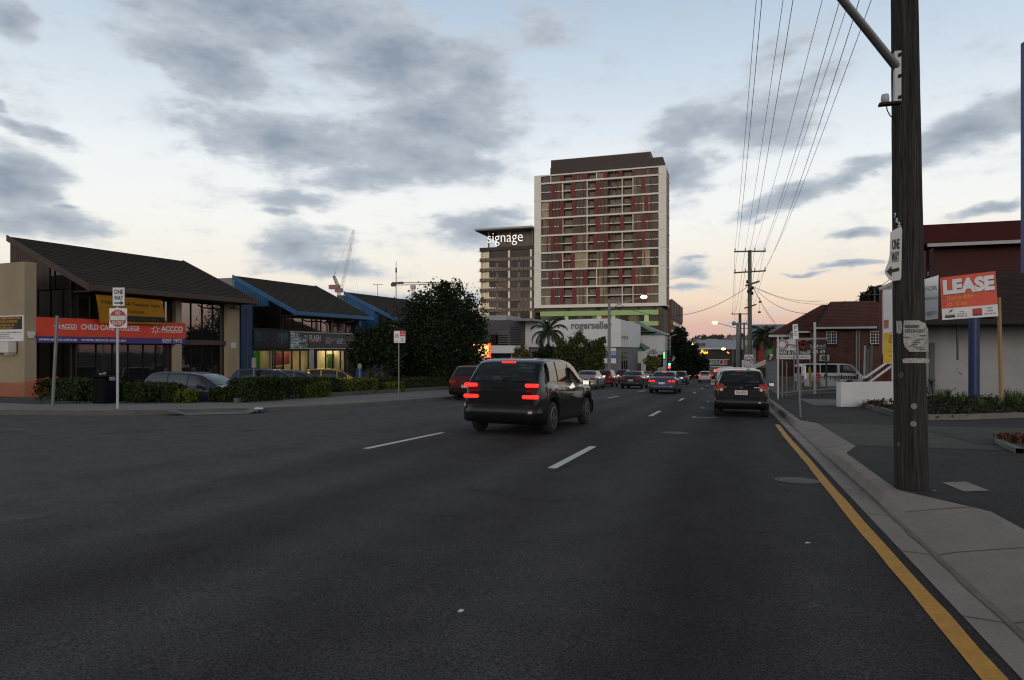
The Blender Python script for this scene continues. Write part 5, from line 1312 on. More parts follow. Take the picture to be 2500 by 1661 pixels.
mb = MB(); lpatch(mb, .05, .235, .04, .105, .008); mb.add([Q(.12,.17)+nb_*.008, Q(.17,.23)+nb_*.008, Q(.215,.225)+nb_*.008, Q(.15,.16)+nb_*.008], [(0,1,2,3)]); ltext(mb, 'commercial', .05, .12, .04, .18, .0, .008, 'LEFT')
for i, t_ in enumerate(('Contact','Tamie Martin','0418 889 974')): ltext(mb, t_, .36, .155-i*.055, .06, (.09,.18,.19)[i], .005, .008)
for i, t_ in enumerate(('Contact','Tom Beri','0405 144 352')): ltext(mb, t_, .86, .185-i*.065, .065, (.10,.11,.2)[i], .005, .008)
lpatch(mb, .55, .72, .045, .08, .009)
mb.obj('lettering', M('lease_ink', (.05,.06,.08), .7), e)
mb = MB(); lpatch(mb, .55, .72, .08, .21, .008); mb.obj('logo', M('lease_red', (.42,.02,.03), .6), e)
pTop = vat(2302,685,Yl); 
mb = MB(); mb.tube([o-Vector((0,0,.2)), vat(2305,800,Yl), vat(2302,686,Yl)], .075, 4, smooth=False); mb.obj('post', M('post_pine', (.30,.18,.09), .85, .2, 3, stretch=(8,8,.6)), e)
# second board further back, half hidden by the pole
Y2 = 30.0; e = thing('lease_board', 'plain white board half hidden behind the timber pole', 'sign board', vG(2150, 925, .2))
c_ = [vat(2112,650,Y2), vat(2163,634.5,Y2), vat(2162,735,Y2), vat(2112,741,Y2)]; mb = MB(); mb.extr([c_[3],c_[2],c_[1],c_[0]], (0,.04,0)); mb.obj('panel', m_signw, e)
mb = MB(); xw = (c_[2]-c_[3]).normalized()
for body, y, h in (('FOR',668,.2),('business',688,.12),('3252 0571',725,.17)):
    p = vat(2160, y, Y2)-Vector((0,.03,0)); text(mb, body, p, xw, h, align='RIGHT', bold=.01)
mb.obj('lettering', M('board_grey', (.30,.31,.32), .7), e)
mb = MB(); mb.tube([vG(2128,925,.0), vat(2128,742,Y2)], .05, 4, smooth=False); mb.obj('post', MATS['post_pine'], e)

# --- low white wall and its stair rails
a = onG(1938*V, 938*V, .12); b = onG(2135*V, 936*V, .12); zt = vat(1938,882,a.length).z
Ya = -_s*a.x+_c*a.y; zt = at(1938*V, 882*V, Ya).z
m_wwall = M('white_wall_paint', (.60,.61,.63), .85, .10, 1.5, bump=.2, bscale=40, fine=.06)
mb = MB(); dv = (b-a); dv.z = 0; dv.normalize(); nv = Vector((-dv.y, dv.x, 0))
w2 = a+dv*2.6
mb.extr([Vector((a.x,a.y,gz(a.y)-.1)), Vector((w2.x,w2.y,gz(w2.y)-.1)), Vector((w2.x,w2.y,zt)), Vector((a.x,a.y,zt))], nv*.22)
tag(mb.obj('boundary_wall', m_wwall, loc=(a.x,a.y,gz(a.y))), 'low white painted boundary wall beside the garden bed', 'wall')
Yst = 33.0
st_ = thing('stair_rail', 'white timber handrail of the steep stair behind the low white wall', 'handrail', (vat(1995,882,Yst).x, vat(1995,882,Yst).y, gz(31)))
m_wtim = M('white_timber', (.60,.60,.62), .7, .1, 3)
for (p, q) in (((1990,874),(2063,823)),((2000,884),(2063,838))):
    mb = MB(); mb.tube([vat(*p,Yst), vat(*q,Yst+1.6)], .07, 4, smooth=False); mb.obj('rail', m_wtim, st_)
for x in (1992, 1998):
    mb = MB(); pq = vat(x,872,Yst); mb.tube([pq, Vector((pq.x,pq.y,gz(31)))], .06, 4, smooth=False); mb.obj('post', M('post_maroon', (.09,.02,.02), .7), st_)

# --- red weatherboard office on stilts
Sr = 42.0
rd = thing('office_building', 'dark red weatherboard building on stilts over a grey undercroft', 'building', (onS(2400*1.0,960,Sr).x, Sr, gz(Sr)+.12))
pr_ = lambda x, y, S=Sr: onS(x*V, y*V, S)
xa, xb = pr_(2152,600).x, pr_(2420,600).x
zg, zt_, zf = pr_(2240,567).z, pr_(2240,512,Sr+3).z, pr_(2240,738).z
mb = MB(); nbd = 26
for i in range(nbd):
    z0 = zf+(zg-zf)*i/nbd; z1 = zf+(zg-zf)*(i+1)/nbd
    mb.add([(xa,Sr-.014,z0),(xb,Sr-.014,z0),(xb,Sr,z1),(xa,Sr,z1)], [(0,1,2,3)]); mb.quad((xa,Sr,z0),(xb,Sr,z0),(xb,Sr-.014,z0),(xa,Sr-.014,z0))
mb.box(xa, xb, Sr+.005, Sr+9, zf, zg); mb.obj('wall', m_wood_red, rd)
mb = MB(); xs0 = pr_(2128,560).x
mb.slab((xs0,Sr-.8,zg+.05), (xb+2,Sr-.8,zg+.05), (xb+2,Sr+3.2,zt_), (xs0,Sr+3.2,zt_), .12); mb.slab((xs0,Sr+7,zg+.05),(xs0,Sr+3.2,zt_-.01),(xb+2,Sr+3.2,zt_-.01),(xb+2,Sr+7,zg+.05),.12); rf = mb.obj('roof', m_red_iron, rd)
mb = MB(); mb.box(xs0, xb+2, Sr-.95, Sr-.8, zg-.08, zg+.09); mb.obj('gutter', M('gutter_grey', (.30,.30,.32), .5), rf)
# recessed left part with white framed windows
xr0 = pr_(2134,600,Sr+1).x; mb = MB(); mb.box(xr0, xa, Sr+1, Sr+8, zf, zg); mb.obj('wall', M('red_weatherboard_painted_light', (.09,.016,.014), .75, .15, 1.5), rd)  # same weatherboards in a brighter red: light painted into the colour
for (x0, x1, y0, y1) in ((2141,2146,585,608),(2138,2150,622,632)):
    mb = MB(); mb.box(pr_(x0,0,Sr+.96).x, pr_(x1,0,Sr+.96).x, Sr+.95, Sr+.995, pr_(x0,y1).z, pr_(x0,y0).z); mb.obj('window_frame', m_wtim, rd)
# balcony screen at the right, floor band, undercroft
mb = MB(); xk = pr_(2290,640,Sr-1.2).x
for i in range(40):
    z = zf-.1+i*(pr_(2300,626).z-zf)/40; mb.box(xk, xb+2, Sr-1.25, Sr-1.2, z, z+.05)
mb.obj('balcony_screen', M('screen_dark', (.02,.014,.013), .8), rd)
mb = MB(); mb.box(xr0-1, xb+2, Sr-1.3, Sr+9, zf-.25, zf); mb.obj('floor', m_dark, rd)
mb = MB(); mb.box(pr_(2134,800,Sr+2.5).x, xb+2, Sr+2.5, Sr+2.7, gz(Sr)-.1, zf-.25); mb.obj('undercroft_wall', m_grey_wall, rd)
mb = MB(); mb.box(pr_(2142,0,Sr+2.45).x, pr_(2154,0,Sr+2.45).x, Sr+2.42, Sr+2.495, gz(Sr)+.2, pr_(2150,790,Sr+2.45).z); mb.obj('door', M('door_grey', (.10,.10,.11), .7), rd)
mb = MB(); p0 = pr_(2245,905,Sr-3); r_ = (pr_(2258,0,Sr-3).x-pr_(2232,0,Sr-3).x)/2
mb.tube([Vector((p0.x,Sr-3,gz(Sr-3))), Vector((p0.x,Sr-3,zf-.05))], r_, 24); mb.obj('column', M('column_blue', (.013,.024,.10), .5, .14, 1.2), rd)
mb = MB(); mb.tube([vat(2352,865,41), vat(2318,735,41)], .12, 6); mb.obj('brace', m_dark, rd)
mb = MB(); mb.tube([pr_(2206,735), pr_(2207,830)], .05, 6); mb.obj('drain_pipe', m_pipe, rd)
mb = MB(); p = vat(2349,860,38); mb.box(p.x-.12, p.x+.12, p.y-.1, p.y+.1, p.z-.5, p.z+.45); tag(mb.obj('meter_box', m_dark, loc=(p.x,p.y,p.z-.5)), 'small dark box on a stake before the grey undercroft wall', 'box')

# near blue sign pylon at the frame's right edge
Yb2 = 17.0; p = vat(2366, 600, Yb2)
mb = MB(); zt2 = vat(2351,92,Yb2).z; mb.extr([(p.x,p.y,.9),(p.x+2.4,p.y+.5,.9),(p.x+2.4,p.y+.5,zt2+.5),(p.x+.03,p.y,zt2+.12),(p.x,p.y,zt2)], (.1,.5,0))
zbl = vat(2351,628,Yb2).z
py = thing('sign_pylon', 'tall blue sign pylon cut off by the right edge of the picture', 'sign pylon', (p.x+1.2,p.y+.4,gz(p.y)))
mb = MB(); mb.extr([(p.x,p.y,zbl),(p.x+2.4,p.y+.5,zbl),(p.x+2.4,p.y+.5,zt2+.5),(p.x,p.y,zt2)], (-.05,.22,0)); mb.obj('panel', M('pylon_blue', (.035,.065,.22), .5, .1, .5), py)
mb = MB(); mb.tube([(p.x+1.4,p.y+.5,gz(p.y)),(p.x+1.4,p.y+.5,zbl)], .12, 10); mb.obj('post', MATS['column_blue'], py)

# --- noticeboard stack and red porch left of the pole
Yp = 36.0
e = thing('porch', 'dark red porch with grey boarding behind the yellow notice left of the pole', 'porch', (vat(2045,890,Yp).x, vat(2045,890,Yp).y, gz(34)))
v_ = lambda x, y, Y=Yp: vat(x, y, Y)
mb = MB()
for (x0, x1) in ((2028.5,2033.5),(2040,2043),(2056,2060)): mb.extr([v_(x0,668),v_(x1,668),Vector((v_(x1,0).x,v_(x1,0).y,gz(34))),Vector((v_(x0,0).x,v_(x0,0).y,gz(34)))], (0,.25,0))
mb.obj('post', M('porch_red', (.11,.016,.016), .7, .15, 2), e)
mb = MB(); mb.extr([v_(2033,664),v_(2066,652),v_(2066,830),v_(2033,815)], (0,.06,0)); mb.obj('boarding', M('porch_grey_board', (.36,.37,.38), .8, .1, 2), e)
mb = MB(); mb.slab(v_(2024,664,Yp-.8), v_(2075,640,Yp-.8), v_(2075,640,Yp+3), v_(2024,664,Yp+3), .15); mb.obj('roof', M('porch_roof', (.30,.30,.31), .6), e)
mb = MB(); mb.extr([v_(2031,824),v_(2066,818),v_(2066,880),v_(2031,880)], (0,.1,0)); mb.obj('wall', M('porch_wall', (.07,.013,.012), .8), e)
Yn = 31.0; v_ = lambda x, y, Y=Yn: vat(x, y, Y)
e = thing('notice_board', 'tall yellow and white notice board on a white post left of the timber pole', 'notice board', (v_(2060,888).x, v_(2060,888).y, gz(29)))
mb = MB(); mb.extr([v_(2036,837),v_(2057,840),v_(2057,668),v_(2036,668)], (0,.04,0)); mb.obj('panel', m_signw, e)
fr = Vector((0,-.008,0)); mb = MB(); mb.poly([v_(2036.5,836)+fr, v_(2056.5,839)+fr, v_(2056.5,766)+fr, v_(2036.5,768)+fr]); mb.obj('panel', M('notice_yellow', (.56,.40,.03), .6, .15, 3), e)
mb = MB(); text(mb, 'SALE', v_(2048,790)+fr, (1,0,0), .35, width=.30, bold=.03); text(mb, 'www.auctions', v_(2047,812)+fr, (1,0,0), .07, width=.33); text(mb, '3252 0571', v_(2047,823)+fr, (1,0,0), .08, width=.3); mb.obj('lettering', M('notice_orange', (.45,.14,.02), .6), e)
mb = MB(); mb.poly([v_(2037,758)+fr, v_(2048,757)+fr, v_(2048,737)+fr, v_(2037,738)+fr]); text(mb, 'SOLD', v_(2043,745)+fr*2, (1,0,0), .10, width=.18); mb.obj('picture', M('notice_pink', (.40,.15,.13), .6, .3, 8), e)
mb = MB(); mb.extr([v_(2056,782),v_(2067,780),v_(2067,655),v_(2056,657)], (0,.05,0)); mb.obj('panel', M('notice_pale', (.45,.47,.52), .5, .3, 3), e)
mb = MB(); pz = v_(2061,780); mb.box(pz.x-.08, pz.x+.08, pz.y+.02, pz.y+.18, gz(29), v_(2061,700).z); mb.obj('post', m_wtim, e)

# --- brick house
Sh = 66.0
w = lambda x, y, S=Sh: onS(x*V, y*V, S)
hs_ = thing('brick_house', 'two storey red brick house with a hipped terracotta roof behind the white van', 'house', (w(1900,860).x, Sh, gz(Sh)))
hx0, hx1 = w(1868,800).x, w(2075,800).x; ze = w(1950,754).z; gh = gz(Sh)-.2
mb = MB(); mb.box(hx0, hx1, Sh, Sh+10, gh, ze); mb.obj('wall', m_brick, hs_)
fx0 = w(1792,800,Sh+2).x
mb = MB(); mb.box(fx0, hx0+.01, Sh+2, Sh+9.5, gh, w(1830,772,Sh+2).z); mb.box(w(1830,0,Sh+1).x, hx0+.02, Sh+1, Sh+2, gh, w(1840,765,Sh+1).z); mb.obj('wall', m_brick, hs_)
zr2 = w(1915,694,Sh+4).z
def hip(mb, x0, x1, y0, y1, z0, rx0, rx1, ry, zr, n=18):
    roof_tiles(mb, (x0,y0,z0), (x1,y0,z0), (rx0,ry,zr), (rx1,ry,zr), n, .05)
    roof_tiles(mb, (x0,y1,z0), (x0,y0,z0), (rx0,ry,zr), (rx0,ry,zr), n, .05)
    roof_tiles(mb, (x1,y0,z0), (x1,y1,z0), (rx1,ry,zr), (rx1,ry,zr), n, .05)
    roof_tiles(mb, (x1,y1,z0), (x0,y1,z0), (rx1,ry,zr), (rx0,ry,zr), n, .05)
mb = MB(); hip(mb, w(1889,0).x-.3, hx1+.6, Sh-.6, Sh+10.6, ze, w(1915,694,Sh+5).x, hx1-1, Sh+5, zr2)
hip(mb, fx0-.8, hx0+5, Sh+1.4, Sh+10.1, w(1830,772,Sh+2).z-.05, w(1897,700,Sh+5).x, w(1915,694,Sh+5).x, Sh+5.5, zr2-.25)
hip(mb, w(1822,0,Sh+.6).x, hx0+4, Sh+.5, Sh+6, w(1840,765,Sh+1).z+.05, w(1880,720,Sh+3).x, w(1885,0,Sh+3).x, Sh+3.5, w(1880,718,Sh+3).z)
rf = mb.obj('roof', m_terra, hs_)
mb = MB(); mb.box(w(1889,0).x-.35, hx1+.6, Sh-.72, Sh-.6, ze-.16, ze); mb.box(fx0-.8, w(1822,0,Sh+1).x, Sh+1.25, Sh+1.4, w(1830,776,Sh+2).z-.05, w(1830,772,Sh+2).z); mb.box(w(1822,0,Sh+.6).x, hx0, Sh+.35, Sh+.5, w(1840,768,Sh+1).z, w(1840,764,Sh+1).z); mb.obj('gutter', M('gutter_white', (.5,.5,.5), .5), rf)
mb = MB(); mb.box(hx0, hx1, Sh-.55, Sh, ze-.25, ze-.17); mb.obj('eave', m_dark, rf)
def cwin(x0, x1, y0, y1, S):
    a, b, z0, z1 = w(x0,0,S).x, w(x1,0,S).x, w(x0,y1,S).z, w(x0,y0,S).z
    mb = MB(); mb.box(a, b, S-.05, S-.01, z0, z1); wi = mb.obj('window', m_winD, hs_)
    mb = MB(); t = .07
    for q in range(5): x = a+(b-a)*q/4; mb.box(x-t/2*(1 if q%2==0 else .5), x+t/2*(1 if q%2==0 else .5), S-.10, S-.051, z0, z1)
    for q in range(5): z = z0+(z1-z0)*q/4; mb.box(a, b, S-.09, S-.052, z-t/2*(1 if q%4==0 else .5), z+t/2*(1 if q%4==0 else .5))
    mb.obj('frame', m_wtim, wi)
    mb = MB(); mb.box(a-.1, b+.1, S-.12, S-.0, z0-.22, z0-.08); mb.obj('sill', m_dark, wi)
cwin(1905,1927,765,792,Sh); cwin(2006,2030,764,792,Sh); cwin(1799,1812,772,794,Sh+2); cwin(1819,1831,769,794,Sh+1)
mb = MB(); mb.tube([w(1974,757,Sh-.1), w(1974,862,Sh-.1)], .07, 8); mb.tube([w(1980,757,Sh-.1), w(1980,862,Sh-.1)], .05, 8); mb.obj('drain_pipe', M('pipe_grey', (.3,.3,.31), .6), hs_)
e = thing('air_conditioner', 'white air conditioner unit on the brick house wall above the white van', 'air conditioner', w(1899,826,Sh-.2))
a, b, z0, z1_ = w(1889,0,Sh-.3).x, w(1911,0,Sh-.3).x, w(1899,833,Sh-.3).z, w(1899,818,Sh-.3).z
mb = MB(); mb.rbox(a, b, Sh-.5, Sh-.05, z0, z1_, .03); mb.obj('casing', m_acw, e)
mb = MB(); disc(mb, (0,Sh-.5,(z0+z1_)/2), (1,0,0), (0,0,1), a+(b-a)*.4, 0, (z1_-z0)*.40, 20, .01); mb.obj('fan_grille', MATS['ac_grille'], e)
# aerial on the roof ridge
e = thing('aerial', 'thin television aerial on the ridge of the brick house', 'aerial', w(2016,694,Sh+4)); mb = MB()
p = w(2016,694,Sh+4); mb.tube([p, p+Vector((0,0,1.1))], .025, 5); q0, q1 = w(1998,679,Sh+4), w(2050,679,Sh+4); mb.tube([q0, q1], .02, 5)
for i in range(7): x = q0.lerp(q1, i/6); mb.tube([x+Vector((0,-.4,0)), x+Vector((0,.4,0))], .012, 4)
mb.obj('antenna', m_steel, e)

# --- hire yard: two sign boards, mesh fence, bollard pipes
Ss = 52.0; w = lambda x, y, S=Ss: onS(x*V, y*V, S)
def yard_sign(name, label, x0, x1, y0, y1, col): 
    e = thing(name, label, 'sign board', (w(x0,0).x, Ss, gz(Ss)+.12)); mb = MB(); mb.box(w(x0,0).x, w(x1,0).x, Ss, Ss+.06, w(x0,y1).z, w(x0,y0).z); mb.obj('panel', col, e)
    mb = MB()
    for x in (x0+1, x1-2): mb.box(w(x,0).x, w(x+1.2,0).x, Ss+.061, Ss+.14, gz(Ss), w(x0,y0+2).z)
    mb.obj('post', m_steel, e); return e
def ws(mb, body, x0, x1, y, hpx, bold=.02): text(mb, body, (( w(x0,0).x+w(x1,0).x)/2, Ss, w(x0,y).z), (1,0,0), hpx/1573*55, width=w(x1,0).x-w(x0,0).x, bold=bold, lift=.012)
m_scr = M('sign_maroon', (.16,.02,.025), .6)
e = yard_sign('hire_sign', 'white hire yard sign with a maroon scroll and a black lettered band', 1790, 1868, 783, 828, m_signw)
mb = MB(); patch(mb, (0,Ss,0), (1,0,0), (0,0,1), w(1792,0).x, w(1866,0).x, w(1792,818).z, w(1792,808).z, .008); mb.obj('band', m_black, e)
mb = MB(); ws(mb, 'VAN & UTE HIRE', 1794, 1864, 816.5, 6.5, .03); mb.obj('lettering', m_signw, e)
mb = MB(); ws(mb, 'CORPORATION', 1822, 1863, 802.5, 4); ws(mb, '79 Sandgate Rd Albion', 1795, 1863, 824.5, 3); mb.obj('lettering', M('ink_grey', (.22,.2,.2), .7), e)
mb = MB(); c0 = w(1803,794)
for rr_ in (.42,.3): disc(mb, (c0.x,Ss,c0.z), (1,0,0), (0,0,1), 0, 0, rr_, 20, .012, rr_-.06)
mb.tube([w(1812,796,Ss-.02), w(1822,795,Ss-.02), w(1832,796,Ss-.02), w(1842,797,Ss-.02), w(1862,797,Ss-.02)], .035, 5); mb.tube([w(1843,787,Ss-.02), w(1847,792,Ss-.02), w(1843,796,Ss-.02)], .035, 5); mb.obj('scroll', m_scr, e)
e = yard_sign('hire_sign', 'black sign board with a white phone number in front of the brick house', 1838, 1906, 785, 818, m_black)
mb = MB(); ws(mb, '18002 68 69', 1839, 1902, 814.5, 6.5, .02); ws(mb, 'Linked', 1868, 1902, 800, 6, .0); ws(mb, 'CORPORATION', 1866, 1902, 804.5, 2.6, .0); mb.obj('lettering', M('letter_soft_white', (.5,.5,.5), .6), e)
mb = MB(); c0 = w(1851,797)
for rr_ in (.42,.26): disc(mb, (c0.x,Ss,c0.z), (1,0,0), (0,0,1), 0, 0, rr_, 20, .012, rr_-.08)
mb.obj('scroll', m_scr, e)
mb = MB(); mb.box(w(1836,0).x, w(1908,0).x, Ss-.1, Ss+.2, w(1838,783).z, w(1838,779).z); mb.obj('light_bar', M('lightbar_grey', (.30,.29,.26), .6), e)
mb = MB(); mb.box(w(1903,0).x, w(1907,0).x, Ss+.01, Ss+.12, gz(Ss), w(1838,785).z); mb.obj('post', m_black, e)
# chain link fence panels along the footpath
Sf = 44.0; fa, fb = vG(1782, 918), vG(1935, 905)
fe = thing('mesh_fence', 'grey chain link fence with steel pipe posts along the hire yard', 'fence', (vG(1788,925).x, vG(1788,925).y, gz(32)+.12))
f0, f1, f2 = Vector((2.6,36.0,0)), Vector((2.9,52.0,0)), Vector((11.5,44.0,0))
f0 = vG(1796, 917); f1 = vG(1765, 893); f2 = vG(1936, 907); 
m_mesh = bpy.data.materials.new('chain_mesh'); m_mesh.use_nodes = True; _t = m_mesh.node_tree; _p = _t.nodes['Principled BSDF']; _p.inputs['Base Color'].default_value = (.25,.26,.27,1); _p.inputs['Roughness'].default_value = .5
def mesh_panel(p, q, h):
    mb = MB(); d = (q-p); ln = math.hypot(d.x, d.y); stp = .16; t = .006; nn_ = int(ln/stp)
    u = Vector((d.x,d.y,0)).normalized(); zz = lambda f: gz(p.y+(q.y-p.y)*f)+.2
    for i in range(-int(h/stp), nn_+1):
        for sg in (1, -1):
            s0 = i*stp if sg > 0 else i*stp+h; s1 = s0+sg*h; a0, a1 = max(0,min(s0,s1)), min(ln,max(s0,s1))
            if a1-a0 < .05: continue
            z_a = (a0-s0)*sg; z_b = (a1-s0)*sg
            A_ = p+u*a0; B_ = p+u*a1; A_ = Vector((A_.x,A_.y,zz(a0/ln)+z_a)); B_ = Vector((B_.x,B_.y,zz(a1/ln)+z_b))
            mb.tube([A_, B_], t, 3, cap=False)
    mb.obj('mesh', m_mesh, fe)
mesh_panel(f0, f1, 1.9); mesh_panel(f0, f2, 1.0)
mb = MB()
mb.tube([Vector((f0.x,f0.y,gz(f0.y)+.35)), Vector((f2.x,f2.y,gz(f2.y)+.45))], .03, 6); mb.tube([Vector((f0.x,f0.y,gz(f0.y)+2.1)), Vector((f1.x,f1.y,gz(f1.y)+2.1))], .025, 6); mb.obj('rail', m_galv, fe)
for (x, y0, y1, m_, r_) in ((1793,776,920,m_wtim,.035),(1878,743,908,m_wtim,.06),(1846,860,912,m_galv,.03),(1813,835,915,m_galv,.025),(1830,820,905,m_galv,.03),(1803,830,918,m_galv,.03),(1838,855,903,m_wtim,.03)):
    b_ = vG(x, max(y1,903)); Yp_ = -_s*b_.x+_c*b_.y; mb = MB(); mb.tube([b_, at(x*V, y0*V, Yp_)], r_*Yp_/33, 8); mb.obj('post', m_, fe)
mb = MB(); b_ = vG(1866,903); Yp_ = -_s*b_.x+_c*b_.y; mb.extr([at(1863*V,848*V,Yp_),at(1869*V,846*V,Yp_),at(1872*V,890*V,Yp_),at(1866*V,890*V,Yp_)], (0,.05,0))
e = mb.obj('feather_flag', M('flag_yellow', (.30,.24,.03), .8, .25, 3), loc=b_); tag(e, 'narrow yellow flag hanging by the chain link fence at the white van', 'flag')
for i, (x, y0) in enumerate(((1994,797),(2000,806),(2008,793))):
    b_ = vat(x-2, 862, 48); mb = MB(); mb.tube([b_-Vector((0,0,.8)), vat(x+(1.5 if i else 0), y0, 48)], .07, 8)
    tag(mb.obj('pipe_post', m_galv if i else m_wtim, loc=b_-Vector((0,0,.8))), ('white pipe post standing upright by the brick wall above the van','short grey pipe post leaning by the brick wall','tall grey pipe post leaning right by the brick wall')[i], 'post', 'pipe posts by the brick house')
# yellow and white yard office behind the fence, steps with white rails
e = thing('yard_office', 'low ochre yard hut with white stair rails behind the chain link fence', 'shed', (vat(1765,875,62).x, vat(1765,875,62).y, gz(60)))
v_ = lambda x, y, Y=62: vat(x, y, Y)
mb = MB(); mb.extr([v_(1745,872),v_(1790,872),v_(1790,835),v_(1745,835)], (0,4,0)); mb.obj('wall', M('ochre_wall', (.22,.14,.04), .8, .15, 1), e)
mb = MB(); mb.extr([v_(1746,870),v_(1779,870),v_(1779,848),v_(1746,848)], (0,-.05,0)); mb.obj('opening', M('dark_green', (.02,.03,.01), .8), e)
mb = MB()
for p, q in (((1712,832),(1735,845)),((1735,845),(1765,832)),((1712,838),(1735,850)),((1735,850),(1765,838)),((1712,830),(1712,862)),((1735,843),(1735,866))): mb.tube([v_(*p,61), v_(*q,61)], .09, 4, smooth=False)
mb.obj('handrail', m_wtim, e)

# leaning parking sign on the footpath before the fence
b_ = vG(1845, 962); Yq = -_s*b_.x+_c*b_.y
e = thing('parking_sign', 'white parking sign on a dark leaning post before the chain link fence', 'street sign', b_)
mb = MB(); mb.tube([b_-Vector((0,0,.1)), at(1836*V, 776*V, Yq)], .034, 8); mb.obj('post', m_steel, e)
q_ = [at(x*V, y*V, Yq-.06) for x, y in ((1828,783),(1841,781),(1838.5,746.5),(1826.5,748.5))]; mb = MB(); mb.extr(q_, (0,.012,0)); mb.obj('plate', m_signw, e)
ux = (q_[1]-q_[0]).normalized(); uy = (q_[3]-q_[0]).normalized(); mb = MB(); fw = Vector((0,-.004,0))
text(mb, '2P', q_[0].lerp(q_[1],.5)+uy*.30+fw, ux, .085, up=uy, bold=.02, width=.10)
for k in range(3): o_ = q_[0]+ux*.03+uy*(.10+.055*k)+fw; mb.quad(o_, o_+ux*(.10-.02*(k%2)), o_+ux*(.10-.02*(k%2))+uy*.018, o_+uy*.018)
mb.obj('lettering', M('sign_green_ink', (.03,.12,.07), .6), e)
# --- garden beds
def bed(name, pts, label):
    mb = MB(); mb.poly([(x,y,gz(y)+.20) for x,y in pts]); struct(mb.obj(name, m_soil)); mb = MB(); q = pts+[pts[0]]
    inner = offs(q, -.16)
    return pts
E1_ = [tuple(onG(x*V,y*V,.12)[:2]) for x,y in ((1985,936),(2010,946),(2063,960),(2141,969),(2230,968),(2362,963))]
bedp = E1_+[(14,30),(16,38),(8,38),(5.2,30.9),(4.1,28.6)]
bed('garden_bed', bedp, '')
mb = MB()
for p, q in zip(E1_[:-1], E1_[1:]):
    d = (Vector(q)-Vector(p)).normalized(); nn = Vector((d.y,-d.x))*.15
    a, b = Vector(p), Vector(q)
    mb.add([(*a,gz(a.y)+.10),(*b,gz(b.y)+.10),(*b,gz(b.y)+.27),(*a,gz(a.y)+.27),(*(a-nn),gz(a.y)+.10),(*(b-nn),gz(b.y)+.10),(*(b-nn),gz(b.y)+.27),(*(a-nn),gz(a.y)+.27)], [(0,1,2,3),(3,2,6,7),(7,6,5,4),(0,3,7,4),(1,5,6,2)])
tag(mb.obj('garden_edging', m_conc2, loc=(*E1_[3],gz(E1_[3][1]))), 'concrete edging along the front of the garden bed under the lease board', 'edging')
E2_ = [tuple(onG(x*V,y*V,.12)[:2]) for x,y in ((2345,1010),(2312,1017),(2310,1022),(2330,1033),(2362,1046))]
bed('garden_bed', E2_+[(8.2,13.2),(9.5,16.5),(7,18.5)], '')
mb = MB()
for p, q in zip(E2_[:-1], E2_[1:]):
    d = (Vector(q)-Vector(p)).normalized(); nn = Vector((d.y,-d.x))*-.12; a, b = Vector(p), Vector(q)
    mb.add([(*a,gz(a.y)+.10),(*b,gz(b.y)+.10),(*b,gz(b.y)+.2),(*a,gz(a.y)+.2),(*(a-nn),gz(a.y)+.10),(*(b-nn),gz(b.y)+.10),(*(b-nn),gz(b.y)+.2),(*(a-nn),gz(a.y)+.2)], [(0,1,2,3),(3,2,6,7),(7,6,5,4)])
tag(mb.obj('garden_edging', m_conc2, loc=(*E2_[2],gz(E2_[2][1]))), 'broken concrete edging of the small planted bed at the right edge of the footpath', 'edging')
# low planting over the beds: nobody could count it
def cover(pts, n, seed, mat, label, hmax):
    g = np.random.default_rng(seed); P = np.array(pts); lo, hi = P.min(0), P.max(0); out = []
    while len(out) < n:
        q = lo+(hi-lo)*g.random(2); c_ = False
        for i in range(len(P)):
            a, b_ = P[i], P[i-1]
            if (a[1] > q[1]) != (b_[1] > q[1]) and q[0] < (b_[0]-a[0])*(q[1]-a[1])/(b_[1]-a[1])+a[0]: c_ = not c_
        if c_: 
            hh = hmax*(.25+.75*abs(math.sin(q[0]*2.1)*math.cos(q[1]*1.7)))
            out.append((q[0], q[1], gz(q[1])+.2+hh*g.random()**1.5))
    COVER.append((out, seed, mat, label))
COVER = []
cover(bedp, 7000, 5, 0, 'dark low groundcover and bark over the garden bed', .30)
# dark trench patch in the footpath
mb = MB(); q = [tuple(onG(x*V,y*V,.12)[:2]) for x,y in ((2141,995),(2180,1006),(2260,1026),(2315,1026),(2300,1020),(2240,1014),(2160,992))]
mb.poly([(x,y,gz(y)+.130) for x,y in q]); struct(mb.obj('trench_patch', M('fresh_asphalt', (.018,.018,.019), .85, .25, 6, fine=.2, bscale=60)))
